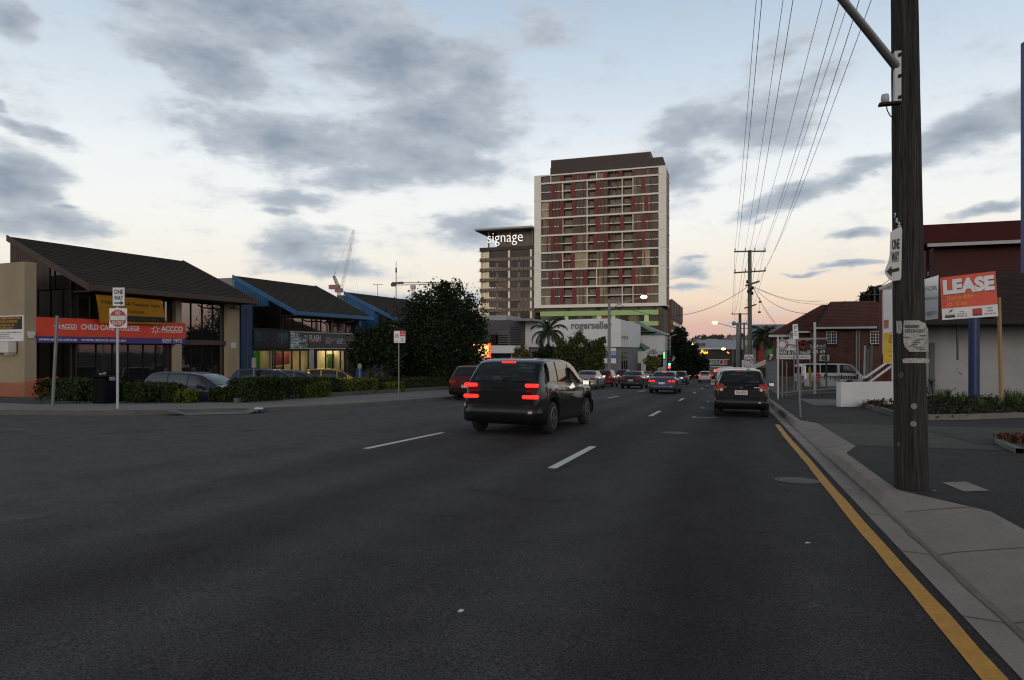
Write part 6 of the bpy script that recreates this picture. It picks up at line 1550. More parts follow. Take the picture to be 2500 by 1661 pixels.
# ------------------------------------------------------------------ plants
def leaf_mat(n, c, isl=.7): return M('leaf_'+n, c, .7, .25, .8, island=isl, spec=.15)
m_lt = leaf_mat('dark_tree', (.015,.023,.0085)); m_lm = leaf_mat('street_tree', (.042,.056,.016)); m_lh = leaf_mat('hedge', (.023,.040,.009)); m_lb = leaf_mat('hedge_yellow', (.075,.095,.011))
m_lk = leaf_mat('conifer', (.012,.017,.009)); m_lp = leaf_mat('palm', (.035,.05,.028)); m_lr = leaf_mat('red_tips', (.10,.045,.03)); m_lg = leaf_mat('grass_blade', (.075,.11,.035))
m_bark = M('bark', (.055,.045,.036), .95, .3, 3, bump=.6, bscale=18, stretch=(6,6,1))
m_core = M('hedge_core', (.010,.013,.008), .95, .2, 3)
def leaves(name, pts, size, mat, parent, seed, asp=.55, out=None, org=None):
    """many small leaf quads at the given points"""
    g = np.random.default_rng(seed); P = np.array(pts, float); n = len(P)
    o = ORG[parent.name] if parent is not None else (org or Vector((0,0,0))); P = P-np.array(o)
    a = g.normal(size=(n,3)); 
    if out is not None: a = a*.8+np.array(out)*.6
    a /= np.linalg.norm(a, axis=1)[:,None]+1e-9; b = np.cross(a, g.normal(size=(n,3))); b /= np.linalg.norm(b, axis=1)[:,None]+1e-9
    s = size*g.uniform(.6,1.35,(n,1)); c_ = np.cross(a, b)*asp
    # pointed leaf: four corners of a rhombus, slightly folded
    V4 = np.stack([P-b*s, P+c_*s*.8+a*s*.12, P+b*s, P-c_*s*.8+a*s*.12], 1).reshape(-1,3)
    me = bpy.data.meshes.new(name); me.vertices.add(n*4); me.vertices.foreach_set('co', V4.ravel().astype(np.float32))
    me.loops.add(n*4); me.loops.foreach_set('vertex_index', np.arange(n*4, dtype=np.int32)); me.polygons.add(n); me.polygons.foreach_set('loop_start', np.arange(0,n*4,4, dtype=np.int32)); me.polygons.foreach_set('loop_total', np.full(n,4,dtype=np.int32))
    me.materials.append(mat); me.update(calc_edges=True)
    ob = bpy.data.objects.new(name, me); C.objects.link(ob)
    if parent is not None: ob.parent = parent
    ORG[ob.name] = Vector(o); return ob
def clumps(blobs, n, seed, cl=40, spread=.16, shell=.55):
    """points gathered in twigs inside ellipsoids (x,y,z,rx,ry,rz)"""
    g = np.random.default_rng(seed); out = []
    vol = np.array([b[3]*b[4]*b[5] for b in blobs])**(2/3); vol = vol/vol.sum()
    for b, v in zip(blobs, vol):
        m = int(n*v); k = max(4, m//cl); d = g.normal(size=(k,3)); d /= np.linalg.norm(d,axis=1)[:,None]
        r = (shell+(1.06-shell)*g.random((k,1))**.7)*(1+.16*np.sin(d[:,:1]*5+b[0])*np.cos(d[:,2:3]*6)); r *= g.uniform(.88,1.14,(k,1))
        ctr = np.array(b[:3])+d*r*np.array(b[3:])
        idx = g.integers(0,k,m); rr = (b[3]+b[4]+b[5])/3
        out.append(ctr[idx]+g.normal(size=(m,3))*rr*spread)
    return np.concatenate(out)
def tree(name, label, base, blobs, n, leaf, mat, seed, trunk_r=.12, group=None, limbs=6, cl=40, spread=.16, shell=.55, stems=1, cat='tree'):
    base = Vector(base); e = thing(name, label, cat, base, group); r_ = random.Random(seed)
    mb = MB(); top = Vector(np.mean([b[:3] for b in blobs], axis=0))
    for st in range(stems):
        off = Vector((r_.uniform(-.3,.3), r_.uniform(-.3,.3), 0)) if stems > 1 else Vector((0,0,0))
        fork = base.lerp(top, .45)+Vector((r_.uniform(-.15,.15)*(1+st), r_.uniform(-.1,.1), 0))
        mb.tube([base+off-Vector((0,0,.15)), base.lerp(fork,.5)+off*1.3+Vector((r_.uniform(-.05,.05),0,0)), fork+off*2], [trunk_r*1.15, trunk_r*.85, trunk_r*.7], 9)
        for k in range(limbs):
            b = blobs[(k+st)%len(blobs)]; q = Vector((b[0]+r_.uniform(-.6,.6)*b[3], b[1]+r_.uniform(-.6,.6)*b[4], b[2]+r_.uniform(-.5,.7)*b[5]))
            s0 = base.lerp(fork, r_.uniform(.6,1))+off*1.5
            mb.tube([s0, s0.lerp(q,.5)+Vector((r_.uniform(-.1,.1),0,r_.uniform(.05,.2))), q], [trunk_r*.5, trunk_r*.28, trunk_r*.08], 6)
    mb.obj('trunk', m_bark, e)
    leaves('crown', clumps(blobs, n, seed, cl, spread, shell), leaf, mat, e, seed+1)
    return e
def bpx(x, y, Y, rx, ry, rdep=None):
    """crown ellipsoid seen at photo position (first-view pixels)"""
    p = at(x*V, y*V, Y); k = Y/1573; return (p.x, p.y, p.z, rx*k, (rdep or rx)*k, ry*k)
for out_, sd_, _m, lb_ in COVER:
    o = leaves('groundcover', out_, .07, leaf_mat('cover', (.022,.026,.012)), None, sd_); o['kind'] = 'stuff'; o['label'] = lb_
# big dark tree and the smaller one beside it
Y = 46; p = at(1010*V, 860*V, Y)
tree('dense_tree', 'big dense dark tree in front of the third tiled office', (p.x, p.y, gz(p.y)-.06), [bpx(1010,760,Y,95,85), bpx(960,790,Y,50,70), bpx(1060,770,Y,55,75), bpx(1015,690,Y,50,42), bpx(975,715,Y,40,35), bpx(1055,705,Y,32,42), bpx(1025,665,Y,22,22), bpx(1085,760,Y,32,45), bpx(940,840,Y,40,40), bpx(1080,830,Y,38,45), bpx(1010,840,Y,70,40)], 30000, .115, m_lt, 21, .22, limbs=9, spread=.17, shell=.35, cl=55)
Y = 42; p = at(868*V, 860*V, Y)
tree('dense_tree', 'smaller dark multi stemmed tree beside the charcoal showroom sign', (p.x, p.y, gz(p.y)-.06), [bpx(865,805,Y,55,42), bpx(845,785,Y,32,28), bpx(895,790,Y,36,34), bpx(870,770,Y,26,18), bpx(905,830,Y,28,30), bpx(835,825,Y,28,26)], 11000, .12, m_lt, 31, .09, limbs=6, stems=3, shell=.4, cl=45)
# street trees at the white showroom
def stree(x, y, Y, bl, n, mt, seed, label, tr=.10, leaf=.16, **k):
    p = at(x*V, y*V, Y); return tree('street_tree', label, (p.x, p.y, gz(p.y)), [bpx(a,b,Y,c,d) for a,b,c,d in bl], n, leaf, mt, seed, tr, 'street trees along the left kerb', **k)
stree(1326,862,72,[(1322,815,34,30),(1340,795,26,24),(1305,800,24,20),(1352,825,20,22),(1300,825,24,20),(1330,840,24,18)],7000,m_lm,41,'broad green street tree between the palm and the concrete lamp pole')
stree(1378,862,66,[(1376,812,18,24),(1372,835,18,22),(1385,795,10,16),(1362,825,12,14)],4200,m_lm,43,'narrow green street tree touching the left side of the concrete lamp pole')
stree(1252,862,74,[(1258,820,20,22),(1240,830,16,16),(1272,835,16,18)],3000,m_lt,44,'thin dark street tree under the palm fronds')
stree(1200,862,70,[(1198,815,13,20),(1208,830,14,20),(1192,840,12,14)],2600,leaf_mat('olive',(.10,.085,.025)),45,'small olive brown street tree before the dark charcoal building')
stree(1503,870,95,[(1503,838,12,10),(1512,832,9,9),(1495,832,9,9),(1503,848,8,8)],2200,leaf_mat('olive2',(.09,.09,.025)),46,'little round topped street tree in front of the white workshop porch',.08,.2)
# dark fig behind the traffic lights
Y = 125; p = at(1575*V, 868*V, Y)
tree('dense_tree', 'tall dark pointed tree behind the green traffic light', (p.x, p.y, gz(p.y)), [bpx(1572,800,Y,24,36), bpx(1565,775,Y,16,22), bpx(1588,825,Y,24,32), bpx(1552,800,Y,14,26), bpx(1575,845,Y,34,22), bpx(1600,845,Y,20,22)], 12000, .30, m_lk, 51, .35, shell=.3, cl=60)
Y = 140; p = at(1618*V, 868*V, Y)
tree('dense_tree', 'low dark leafy tree at the right foot of the pointed dark tree', (p.x, p.y, gz(p.y)), [bpx(1618,845,Y,16,20), bpx(1608,852,Y,14,14)], 2600, .3, m_lk, 52, .2)
Y = 82; p = at(2010*V, 700*V, Y)
tree('dense_tree', 'dark tree rising behind the ridge of the brick house', (p.x, p.y, gz(p.y)), [bpx(2015,690,Y,32,28), bpx(2035,690,Y,40,26), bpx(2005,700,Y,22,20), bpx(2060,700,Y,40,30)], 5000, .26, m_lt, 53, .3, limbs=4)
# palms
def palm(label, base, crown, ln, nf, seed, tr, mat=m_lp, wid=.5, tall=0):
    e = thing('palm_tree', label, 'palm tree', base); base = Vector(base); crown = Vector(crown); r_ = random.Random(seed)
    mb = MB(); mb.tube([base-Vector((0,0,.2)), base.lerp(crown,.5), crown.lerp(base,.12)], [tr*1.3, tr, tr*.85], 10); mb.obj('trunk', M('palm_trunk', (.12,.115,.10), .9, .2, 3, bump=.4, bscale=9, stretch=(1,1,5)), e)
    mb = MB(); mb.tube([crown.lerp(base,.14), crown.lerp(base,.05), crown+Vector((0,0,.1))], [tr*.9, tr*1.15, tr*.5], 10); mb.obj('crownshaft', M('palm_shaft', (.06,.085,.035), .6, .15, 3), e)
    for k in range(nf):
        az_ = 2*math.pi*k/nf+r_.uniform(-.2,.2); elv = [1.25,.75,.35,.0,-.3][k%5]+r_.uniform(-.15,.15); l_ = ln*r_.uniform(.85,1.1)
        d = Vector((math.cos(az_), math.sin(az_), 0)); mb = MB(); pts = []; el_ = elv; p_ = crown.copy()
        for s_ in range(11): pts.append(p_.copy()); p_ = p_+(d*math.cos(el_)+Vector((0,0,1))*math.sin(el_))*l_/10; el_ -= (.10+.035*s_)*(1.0 if elv < 1 else .8)
        mb.tube(pts, [.05*(1-.08*i) for i in range(11)], 5)
        side = d.cross(Vector((0,0,1)))
        for i in range(1, 10):
            for q in range(3):
                f = q/3; c0 = pts[i].lerp(pts[i+1], f) if i < 10 else pts[i]; tg = (pts[min(i+1,10)]-pts[i]).normalized(); w_ = wid*l_*.36*math.sin(math.pi*min(.96,(i+f)/10+.06))**.7
                for sg in (1, -1):
                    tip = c0+side*sg*w_*.75+tg*w_*.55+Vector((0,0,-w_*r_.uniform(.35,.75))); hw_ = tg*.075
                    mb.add([c0-hw_, c0+hw_, tip], [(0,1,2)])
        mb.obj('frond', mat, e)
    return e
Y = 80; b_ = at(1264*V, 868*V, Y); c_ = at(1264*V, 765*V, Y)
palm('tall palm tree with drooping fronds in front of the white showroom wall', (b_.x,b_.y,gz(b_.y)), c_, 3.1, 21, 3, .17, wid=.7)
Y = 88; b_ = at(1765*V, 868*V, Y); c_ = at(1763*V, 775*V, Y)
palm('dark bushy palm behind the timber poles by the hire yard', (b_.x,b_.y,gz(b_.y)), c_, 2.5, 22, 8, .2, leaf_mat('palm_dark',(.035,.04,.02)), 1.0)
# hedges and bushes on the left
rh = random.Random(9)
def bush(name, label, t0, t1, s0, s1, h, mat, n, seed, group, leaf=.055, zb=None, box=.55):
    zc = zb if zb is not None else gz((s0+s1)/2)+.10; e = thing(name, label, 'hedge' if name == 'hedge' else 'bush', ((t0+t1)/2, (s0+s1)/2, zc), group); g = np.random.default_rng(seed)
    mb = MB(); a = .12; mb.rbox(t0+a, t1-a, s0+a, s1-a, zc, zc+h-a*1.6, .25); mb.obj('branches', m_core, e)
    u = g.uniform(-1,1,(n,3)); ax = g.choice(3, n, p=[.34,.26,.40]); sg = np.where(g.random(n) < .5, -1, 1); sg = np.where(ax == 2, 1, sg); u[np.arange(n), ax] = sg*(1-.28*g.random(n)**2)
    nrm_ = np.linalg.norm(u, axis=1)[:,None]; u = u*(box+(1-box)*1.15/np.maximum(nrm_,.6)) if box < 1 else u
    lump = 1+.10*np.sin(u[:,0]*7+seed)*np.cos(u[:,1]*6+seed*2)+.06*np.sin(u[:,1]*15+seed)
    P = np.stack([(t0+t1)/2+u[:,0]*(t1-t0)/2*lump, (s0+s1)/2+u[:,1]*(s1-s0)/2*lump, zc+h*.45+u[:,2]*h*.45*lump+.02], 1); P[:,2] = np.maximum(P[:,2], zc+.02); P += g.normal(size=P.shape)*.035
    leaves('foliage', P, leaf, mat, e, seed+5, out=u)
    return e
hl = [('dark green hedge block beside the wagon, first of the long row',-17.35,-16.6,20.2,22.6,.92,m_lh,5200),('dark green hedge block, second of the long row from the wagon',-17.9,-16.9,22.4,25.2,.88,m_lh,5000),
 ('low yellow green hedge bump in front of the dark hedge row',-17.55,-16.9,24.2,26.2,.66,m_lb,3600),('dark green hedge block before the blue parked car',-18.6,-17.4,25.0,28.0,.85,m_lh,4600),('yellow topped hedge block below the yellow parked car',-18.0,-17.2,28.3,31.0,.78,m_lb,3800),
 ('low yellow hedge bump at the parking sign post',-17.9,-17.25,32.2,34.2,.55,m_lb,2600),('dark green hedge block behind the parking sign post',-18.9,-17.8,30.6,34.6,.82,m_lh,4200),('green hedge block between the parking sign and the maroon wagon',-18.6,-17.7,35,39,.78,m_lh,3400),('last green hedge block of the row under the big dark tree',-18.8,-17.8,39,45,.85,m_lh,3600)]
for i, (lb, a, b, c_, d, h, mt, n) in enumerate(hl): bush('hedge', lb, a, b, c_, d, h, mt, n, 60+i, 'hedges along the car park', box=.8)
for i, (lb, x, y, w_, h, mt, n) in enumerate((('square cut dark bush by the orange safety mesh',130,926,2.0,.80,m_lh,4200),('rounded green bush behind the bare grey pole and the bin',215,927,1.5,.72,m_lh,3400),('dark green bush right of the no entry sign post',290,929,1.4,.68,m_lh,3200),
   ('round green bush at the rear of the dark blue wagon',355,928,1.3,.66,m_lh,3000),('small yellow tipped bush in front of the dark blue wagon',412,929,.8,.42,m_lb,1500),('small dark bush at the front of the dark blue wagon',500,927,.85,.5,m_lh,1600))):
    p = onG(x*V, y*V, .13); bush('bush', lb, p.x-w_/2, p.x+w_/2, p.y, p.y+w_*.7, h, mt, n, 80+i, 'bushes by the corner footpath', zb=gz(p.y)+.12, box=.35 if i else .8)
# planter edging along the hedge row
HE = [(-16.62,19.9),(-17.0,22.5),(-17.15,26),(-17.2,33),(-17.6,39),(-18.2,46)]
mb = MB()
for p, q in zip(HE[:-1], HE[1:]):
    a, b = Vector(p), Vector(q); nn = Vector((-(b-a).y,(b-a).x)).normalized()*.14
    mb.add([(*a,gz(a.y)+.1),(*b,gz(b.y)+.1),(*b,gz(b.y)+.30),(*a,gz(a.y)+.30),(*(a+nn),gz(a.y)+.1),(*(b+nn),gz(b.y)+.1),(*(b+nn),gz(b.y)+.30),(*(a+nn),gz(a.y)+.30)], [(0,1,2,3),(3,2,6,7),(7,6,5,4),(0,3,7,4),(1,5,6,2)])
tag(mb.obj('garden_edging', m_kerbd, loc=(-17,26,gz(26))), 'low dark concrete edging along the foot of the hedge row', 'edging')
mb = MB(); mb.poly([(x,y,gz(y)+.13) for x,y in HE+[(-20,46),(-19.5,30),(-18.3,19.6)]]); struct(mb.obj('garden_bed', m_soil))
# right bed: tufts, spiky plants
def tuft(name, label, p, n, h, mat, seed, group, spreadr=.25, wid=.012):
    r_ = random.Random(seed); mb = MB(); p = Vector(p)
    for i in range(n):
        a = r_.uniform(0,6.283); o_ = p+Vector((math.cos(a),math.sin(a),0))*r_.uniform(0,spreadr*.5); l_ = h*r_.uniform(.55,1.1); d = Vector((math.cos(a),math.sin(a),0)); b_ = r_.uniform(.2,.9); sd = Vector((-d.y,d.x,0))*wid
        m_ = o_+d*l_*b_*.4+Vector((0,0,l_*.7)); t_ = o_+d*l_*b_+Vector((0,0,l_*r_.uniform(.5,1)))
        mb.add([o_-sd,o_+sd,m_+sd*.8,m_-sd*.8,t_], [(0,1,2,3),(3,2,4)])
    o = mb.obj(name, mat, loc=p); tag(o, label, 'plant', group); return o
lbt = ['grass tuft at the foot of the lease board post','grass tuft left of the blue column in the garden bed','grass tuft just right of the timber pole in the garden bed','grass tuft at the right end of the garden bed','grass tuft in the middle of the garden bed','tiny grass tuft behind the white board','long grass tuft right of the lease post']
for i, (x, y, h) in enumerate(((2300,938,.45),(2215,930,.6),(2165,925,.7),(2345,935,.7),(2260,945,.5),(2185,915,.5),(2328,930,.75))):
    tuft('grass_tuft', lbt[i], vG(x, y, .2), 70, h, m_lg, 100+i, 'grass tufts in the garden bed')
for i, (x, y, h) in enumerate(((2015,936,.3),(2035,930,.28),(2340,1012,.13),(2355,1020,.15))):
    tuft('groundcover_plant', ('low reddish plant at the left tip of the garden bed','low reddish plant beside the white wall end','low dark red plant at the left edge of the small bed','low dark red plant in the small bed at the frame edge')[i], vG(x, y, .2), 90, h, m_lr, 120+i, 'low reddish plants', .7, .02)
def spiky(label, x, y, Y, h, nb, seed):
    p = at(x*V, y*V, Y); b = Vector((p.x, p.y, gz(p.y)+.15)); e = thing('spiky_plant', label, 'plant', b, 'spiky plants by the undercroft'); r_ = random.Random(seed)
    for k in range(nb):
        top = Vector((p.x+r_.uniform(-.45,.45), p.y+r_.uniform(-.2,.2), b.z+h*(.45+.55*k/max(1,nb-1)))); mb = MB(); mb.tube([b, b.lerp(top,.5)+Vector((r_.uniform(-.1,.1),0,0)), top], .03, 5); st = mb.obj('stem', m_bark, e)
        mb = MB()
        for i in range(46):
            d = Vector((r_.gauss(0,1), r_.gauss(0,1), r_.gauss(.25,.8))).normalized(); l_ = r_.uniform(.35,.6); sd = d.cross(Vector((0,0,1))).normalized()*.022; t_ = top+d*l_-Vector((0,0,.1*l_)); m_ = top+d*l_*.55
            mb.add([top-sd*.6,top+sd*.6,m_+sd,m_-sd,t_], [(0,1,2,3),(3,2,4)])
        mb.obj('leaf_head', leaf_mat('spiky',(.045,.06,.03)), e)
spiky('spiky dark cordyline against the grey undercroft wall left of the blue column', 2207, 890, 39, 1.7, 4, 7)
spiky('short spiky plant at the right edge of the timber pole', 2150, 900, 37, .7, 2, 8)

# ------------------------------------------------------------------ far end of the street, hills
def ridge(name, Y, prof_, depth, mat):
    mb = MB(); fr = []; bk = []
    for u, v in prof_:
        p = at(u*V, v*V, Y); fr.append((p.x, p.y, gz(900)-3)); bk.append((p.x, p.y+depth*.3, p.z))
    n_ = len(prof_)
    for i in range(n_-1): mb.quad(fr[i], fr[i+1], bk[i+1], bk[i])
    for i in range(n_-1): mb.quad(bk[i], bk[i+1], (bk[i+1][0]*1.3, bk[i+1][1]+depth, gz(900)-3), (bk[i][0]*1.3, bk[i][1]+depth, gz(900)-3))
    return struct(mb.obj(name, mat))
ridge('hills', 1000, [(-1800,800),(-600,792),(200,795),(900,792),(1300,795),(1500,792),(1600,784),(1650,777),(1700,777),(1750,779),(1800,782),(1900,785),(2100,784),(2600,786),(3800,795)], 700, M('hill_ground', (.045,.048,.042), .95, .3, .01))
g = np.random.default_rng(77); P = []
for i in range(250):
    x = g.uniform(1585, 1900); yb = np.interp(x, [1585,1650,1700,1750,1800,1900],[788,780,779,781,784,787]); yy = yb+g.uniform(-2,24)
    Yt = np.interp(yy, [yb-2,yb+24],[1180,760]); p = at(x*V, yy*V, Yt); r_ = g.uniform(3,8)*(1.5 if g.random() < .12 else 1)
    q = g.normal(size=(110,3)); q /= np.linalg.norm(q,axis=1)[:,None]; P.append(np.array(p)+np.array([0,0,r_*.2])+q*r_*np.array([1,1,.85])*g.uniform(.6,1.05,(110,1)))
o = leaves('forest', np.concatenate(P), 1.5, M('leaf_far', (.035,.042,.033), .8, .3, .02, island=.4), None, 3, .8); o['kind'] = 'stuff'; o['label'] = 'dark tree cover over the far hillside'
mhw = [M('far_wall_%d'%i, c, .8, .1, .1) for i, c in enumerate(((.32,.31,.31),(.22,.21,.22),(.38,.34,.32)))]; mhr = [M('far_roof_%d'%i, c, .8, .1, .1) for i, c in enumerate(((.16,.15,.16),(.20,.10,.08),(.28,.28,.30)))]
HOUS = [(1608,797),(1622,802),(1640,798),(1660,799),(1676,795),(1690,801),(1707,794),(1716,797),(1650,806),(1690,789),(1778,796),(1790,803),(1630,808),(1700,806)]
for i, (x, y) in enumerate(HOUS):
    Yh = np.interp(y, [788,808],[960,720])*.82; p = at(x*V, (y-10)*V, Yh); w_ = 11+4*(i%3); e = thing('hillside_house', 'small pale house among dark trees on the far hillside', 'house', (p.x,p.y,p.z-4), 'houses on the far hillside')
    mb = MB(); mb.box(p.x-w_/2, p.x+w_/2, p.y, p.y+9, p.z-5, p.z); mb.obj('wall', mhw[i%3], e)
    mb = MB(); mb.add([(p.x-w_/2-.8,p.y-.8,p.z),(p.x+w_/2+.8,p.y-.8,p.z),(p.x+w_/2+.8,p.y+10,p.z),(p.x-w_/2-.8,p.y+10,p.z),(p.x-w_/4,p.y+4.5,p.z+3),(p.x+w_/4,p.y+4.5,p.z+3)], [(0,1,5,4),(1,2,5),(2,3,4,5),(3,0,4)]); mb.obj('roof', mhr[i%3], e)
# storage hall closing the street, with its grey roof and coloured letters
Zf = lambda x, y: (1690+x/14.257, 820+y/14.257)
Se = 184.0; w = lambda x, y, S=Se: onS(*Zf(x,y), S)
sh = thing('warehouse', 'long grey roofed warehouse with big coloured letters across the far street end', 'warehouse', (w(800,1200).x, Se, gz(Se)))
mb = MB(); mb.box(w(-10,0).x, w(2100,0).x, Se, Se+20, gz(Se)-1, w(0,470).z); mb.obj('wall', M('warehouse_dark', (.022,.02,.02), .8, .2, .3), sh)
mb = MB(); mb.slab(w(140,440,Se-1), w(2150,440,Se-1), onS(*Zf(2150,150),Se+26), onS(*Zf(170,150),Se+26), .3); mb.obj('roof', M('warehouse_roof', (.24,.25,.27), .6, .1, .1, stretch=(6,1,1)), sh)
mb = MB(); mb.box(w(150,0).x, w(1460,0).x, Se-1.3, Se-.9, w(0,468).z, w(0,425).z); mb.obj('fascia', M('fascia_pale', (.46,.47,.48), .7), sh)
mb = MB(); mb.box(w(140,0,Se+2).x, w(460,0,Se+2).x, Se+2, Se+3, w(0,362,Se+2).z, w(0,262,Se+2).z); mb.obj('roof_sign', m_char, sh)
mb = MB(); mb.box(w(420,0).x, w(1290,0).x, Se-.5, Se-.1, w(0,838).z, w(0,818).z); mb.obj('sign_rail', MATS['fascia_pale'], sh)
for ch, xa, xb, col in (('F',470,560,'r'),('R',575,650,'w'),('S',660,770,'g'),('P',775,850,'g'),('A',840,940,'g'),('C',955,1085,'r'),('E',1105,1225,'r')):
    cc = {'r':(.28,.03,.04),'w':(.35,.35,.33),'g':(.05,.16,.12)}[col]; mb = MB()
    text(mb, ch, ((w(xa,0).x+w(xb,0).x)/2, Se-.35, w(0,985).z), (1,0,0), w(0,845).z-w(0,985).z, width=w(xb,0).x-w(xa,0).x, bold=.05); mb.obj('letter', M('letter_'+col, cc, .6), sh)
    mb = MB(); text(mb, ch, ((w(xa,0).x+w(xb,0).x)/2-.1, Se-.3, w(0,990).z), (1,0,0), w(0,840).z-w(0,990).z, width=w(xb+12,0).x-w(xa-12,0).x, bold=.09, lift=0); mb.obj('letter_edge', MATS['fascia_pale'], sh)
mb = MB(); mb.box(w(250,0,Se-6).x, w(1390,0,Se-6).x, Se-6, Se-5.6, gz(Se)-.5, w(0,1075,Se-6).z); o = mb.obj('boundary_wall', M('wall_grey_far', (.13,.13,.14), .85, .15, .4), loc=(w(800,0,Se-6).x,Se-6,gz(Se))); tag(o, 'grey boundary wall with a white capping across the end of the street', 'wall')
mb = MB(); mb.box(w(240,0,Se-6).x, w(1400,0,Se-6).x, Se-6.1, Se-5.5, w(0,1076,Se-6).z, w(0,1052,Se-6).z); mb.obj('capping', MATS['fascia_pale'], o)
m_lamp_w = M('lamp_warm', (1,.8,.5), .5, 0, emit=(1,.62,.22), estr=9); m_lamp_y = M('lamp_yellow', (1,.7,.1), .5, 0, emit=(1,.50,.04), estr=2.6)
for i, (x, y, r_) in enumerate(((300,590,17),(338,530,14),(400,585,20),(462,600,18),(440,630,18),(520,598,17))):
    p = w(x, y, Se-2); mb = MB(); mb.lathe([(0,-.2),(.14,-.14),(.2,0),(.14,.14),(0,.2)], p, 'z', 10); mb.tube([p+Vector((0,.1,.3)), Vector((p.x,p.y+1.8,p.z+.5))], .04, 4)
    tag(mb.obj('festoon_lamp', m_lamp_y, loc=p), 'yellow lamp in the cluster on the dark warehouse front', 'lamp', 'yellow lamps on the warehouse front')
mb = MB(); mb.tube([w(1215,560,Se-1), w(1235,590,Se-1), w(1285,610,Se-1)], .2, 5); mb.obj('neon_tube', M('neon_orange', (.6,.2,.1), .5, 0, emit=(1,.35,.15), estr=1.2), sh)
# flats and sheds right of the street end, behind the poles
Sk = 100.0; w = lambda x, y, S=Sk: onS(x*V, y*V, S)
e = thing('shop_building', 'grey shop with a red panel, green poster and the number 79 behind the palm', 'building', (w(1790,870).x, Sk, gz(Sk)))
xa, xb = w(1742,0).x, w(1900,0).x; mb = MB(); mb.box(xa, xb, Sk, Sk+14, gz(Sk)-.3, w(0,786).z); mb.obj('wall', M('shop_taupe', (.09,.088,.088), .8, .15, .4), e)
mb = MB(); mb.slab((xa-.5,Sk-.5,w(0,786).z),(xb,Sk-.5,w(0,786).z),(xb,Sk+8,w(0,764).z),(xa-.5,Sk+8,w(0,764).z),.2); mb.obj('roof', M('shop_roof_blue', (.13,.15,.17), .6), e)
mb = MB(); mb.box(xa-1.3, xa-.02, Sk-.5, Sk+6, gz(Sk), w(0,800).z); mb.obj('wall', M('shop_pale', (.3,.3,.31), .8), e)
for nm, x0, x1, y0, y1, mt in (('red_panel',1850/V,1864/V,850/V,873/V,M('panel_red',(.36,.03,.025),.6,.2,1)),('poster',1868/V,1886/V,849/V,865/V,M('poster_green',(.06,.22,.03),.6,.4,1.5)),('number_panel',1875/V,1900/V,861/V,871/V,m_char),('awning',1860/V,1900/V,877/V,881/V,m_wtim),('window',1860/V,1895/V,882/V,894/V,m_winD)):
    mb = MB(); mb.box(w(x0,0).x, w(x1,0).x, Sk-.12, Sk-.01, w(0,y1).z, w(0,y0).z); o = mb.obj(nm, mt, e)
mb = MB(); text(mb, '79', (w(1780,0).x, Sk-.13, w(0,822).z), (1,0,0), .75, bold=.03, width=.85); mb.obj('lettering', m_signw, e)
e = thing('round_sign', 'round violet sign on a thin pole behind the mesh fence', 'sign', (w(1728,0,80).x, 80, gz(80))); mb = MB(); p = w(1728,843,80); disc(mb, p, (1,0,0), (0,0,1), 0, 0, .42, 20, .01); disc(mb, p, (1,0,0), (0,0,1), 0, 0, .42, 20, -.03); mb.obj('disc', M('sign_violet', (.16,.15,.28), .6), e)
mb = MB(); mb.tube([Vector((p.x,p.y+.06,gz(80))), p+Vector((0,.06,.3))], .04, 6); mb.obj('post', m_steel, e)
# ------------------------------------------------------------------ far poles, wires, lamps, signals
m_polec = M('pole_green_grey', (.115,.125,.105), .9, .15, 1, stretch=(4,4,.5)); m_concp = M('pole_concrete', (.20,.205,.20), .85, .12, 1)
m_wire = M('cable_black', (.02,.02,.022), .6, 0); m_ins = MATS['insulator_brown']
def tpole(label, x, ytop, Y, r, mat, arms):
    p = at(x*V, ytop*V, Y); e = thing('power_pole', label, 'power pole', (p.x, p.y, gz(p.y)), 'power poles down the right side'); mb = MB(); mb.tube([(p.x,p.y,gz(p.y)-.3), (p.x,p.y,(p.z+gz(p.y))/2), (p.x,p.y,p.z)], [r*1.12, r, r*.85], 12); mb.obj('shaft', mat, e)
    A = []
    for (y, xl_, xr_, yt) in arms:
        a = at(xl_*V, (y+yt)*V, Y); b = at(xr_*V, y*V, Y); k = (b-a); mb = MB(); off = Vector((0,-r-.05,0)); mb.slab(a+off+Vector((0,0,.07)), b+off+Vector((0,0,.07)), b+off-Vector((0,0,.07)), a+off-Vector((0,0,.07)), -.1); ca = mb.obj('crossarm', M('crossarm_olive', (.10,.10,.07), .8), e)
        for f in (.03,.35,.65,.97) if xr_-xl_ > 40 else (.05,.95):
            q = a.lerp(b, f)+off*1.6; mb = MB(); mb.lathe([(.02,.05),(.05,.12),(.06,.2),(.03,.24),(.05,.3),(0,.34)], q, 'z', 8); mb.obj('insulator', m_ins, ca); A.append(q+Vector((0,0,.32)))
    return e, A, p
ep, AN, pm = tpole('tall green grey power pole with two crossarms beside the black hatchback', 1728, 577, 66, .20, m_polec, [(580,1692,1765,.8),(625,1692,1765,4.5)])
mb = MB(); q = at(1733*V,655*V,65.7); mb.tube([q+Vector((-.6,0,-.15)), q+Vector((.7,0,.25))], .09, 6); q = at(1728*V,707*V,65.7); mb.tube([q+Vector((-.5,0,-.15)), q+Vector((.6,0,.2))], .07, 6); mb.obj('crossarm', MATS['crossarm_olive'], ep)
mb = MB()
for (x, y) in ((1722,650),(1735,664),(1724,672),(1734,676),(1731,668)): q = at(x*V,y*V,65.6); mb.lathe([(0,-.18),(.09,-.14),(.09,.14),(0,.18)], q, 'z', 8)
mb.obj('cable_joint', m_trim, ep)
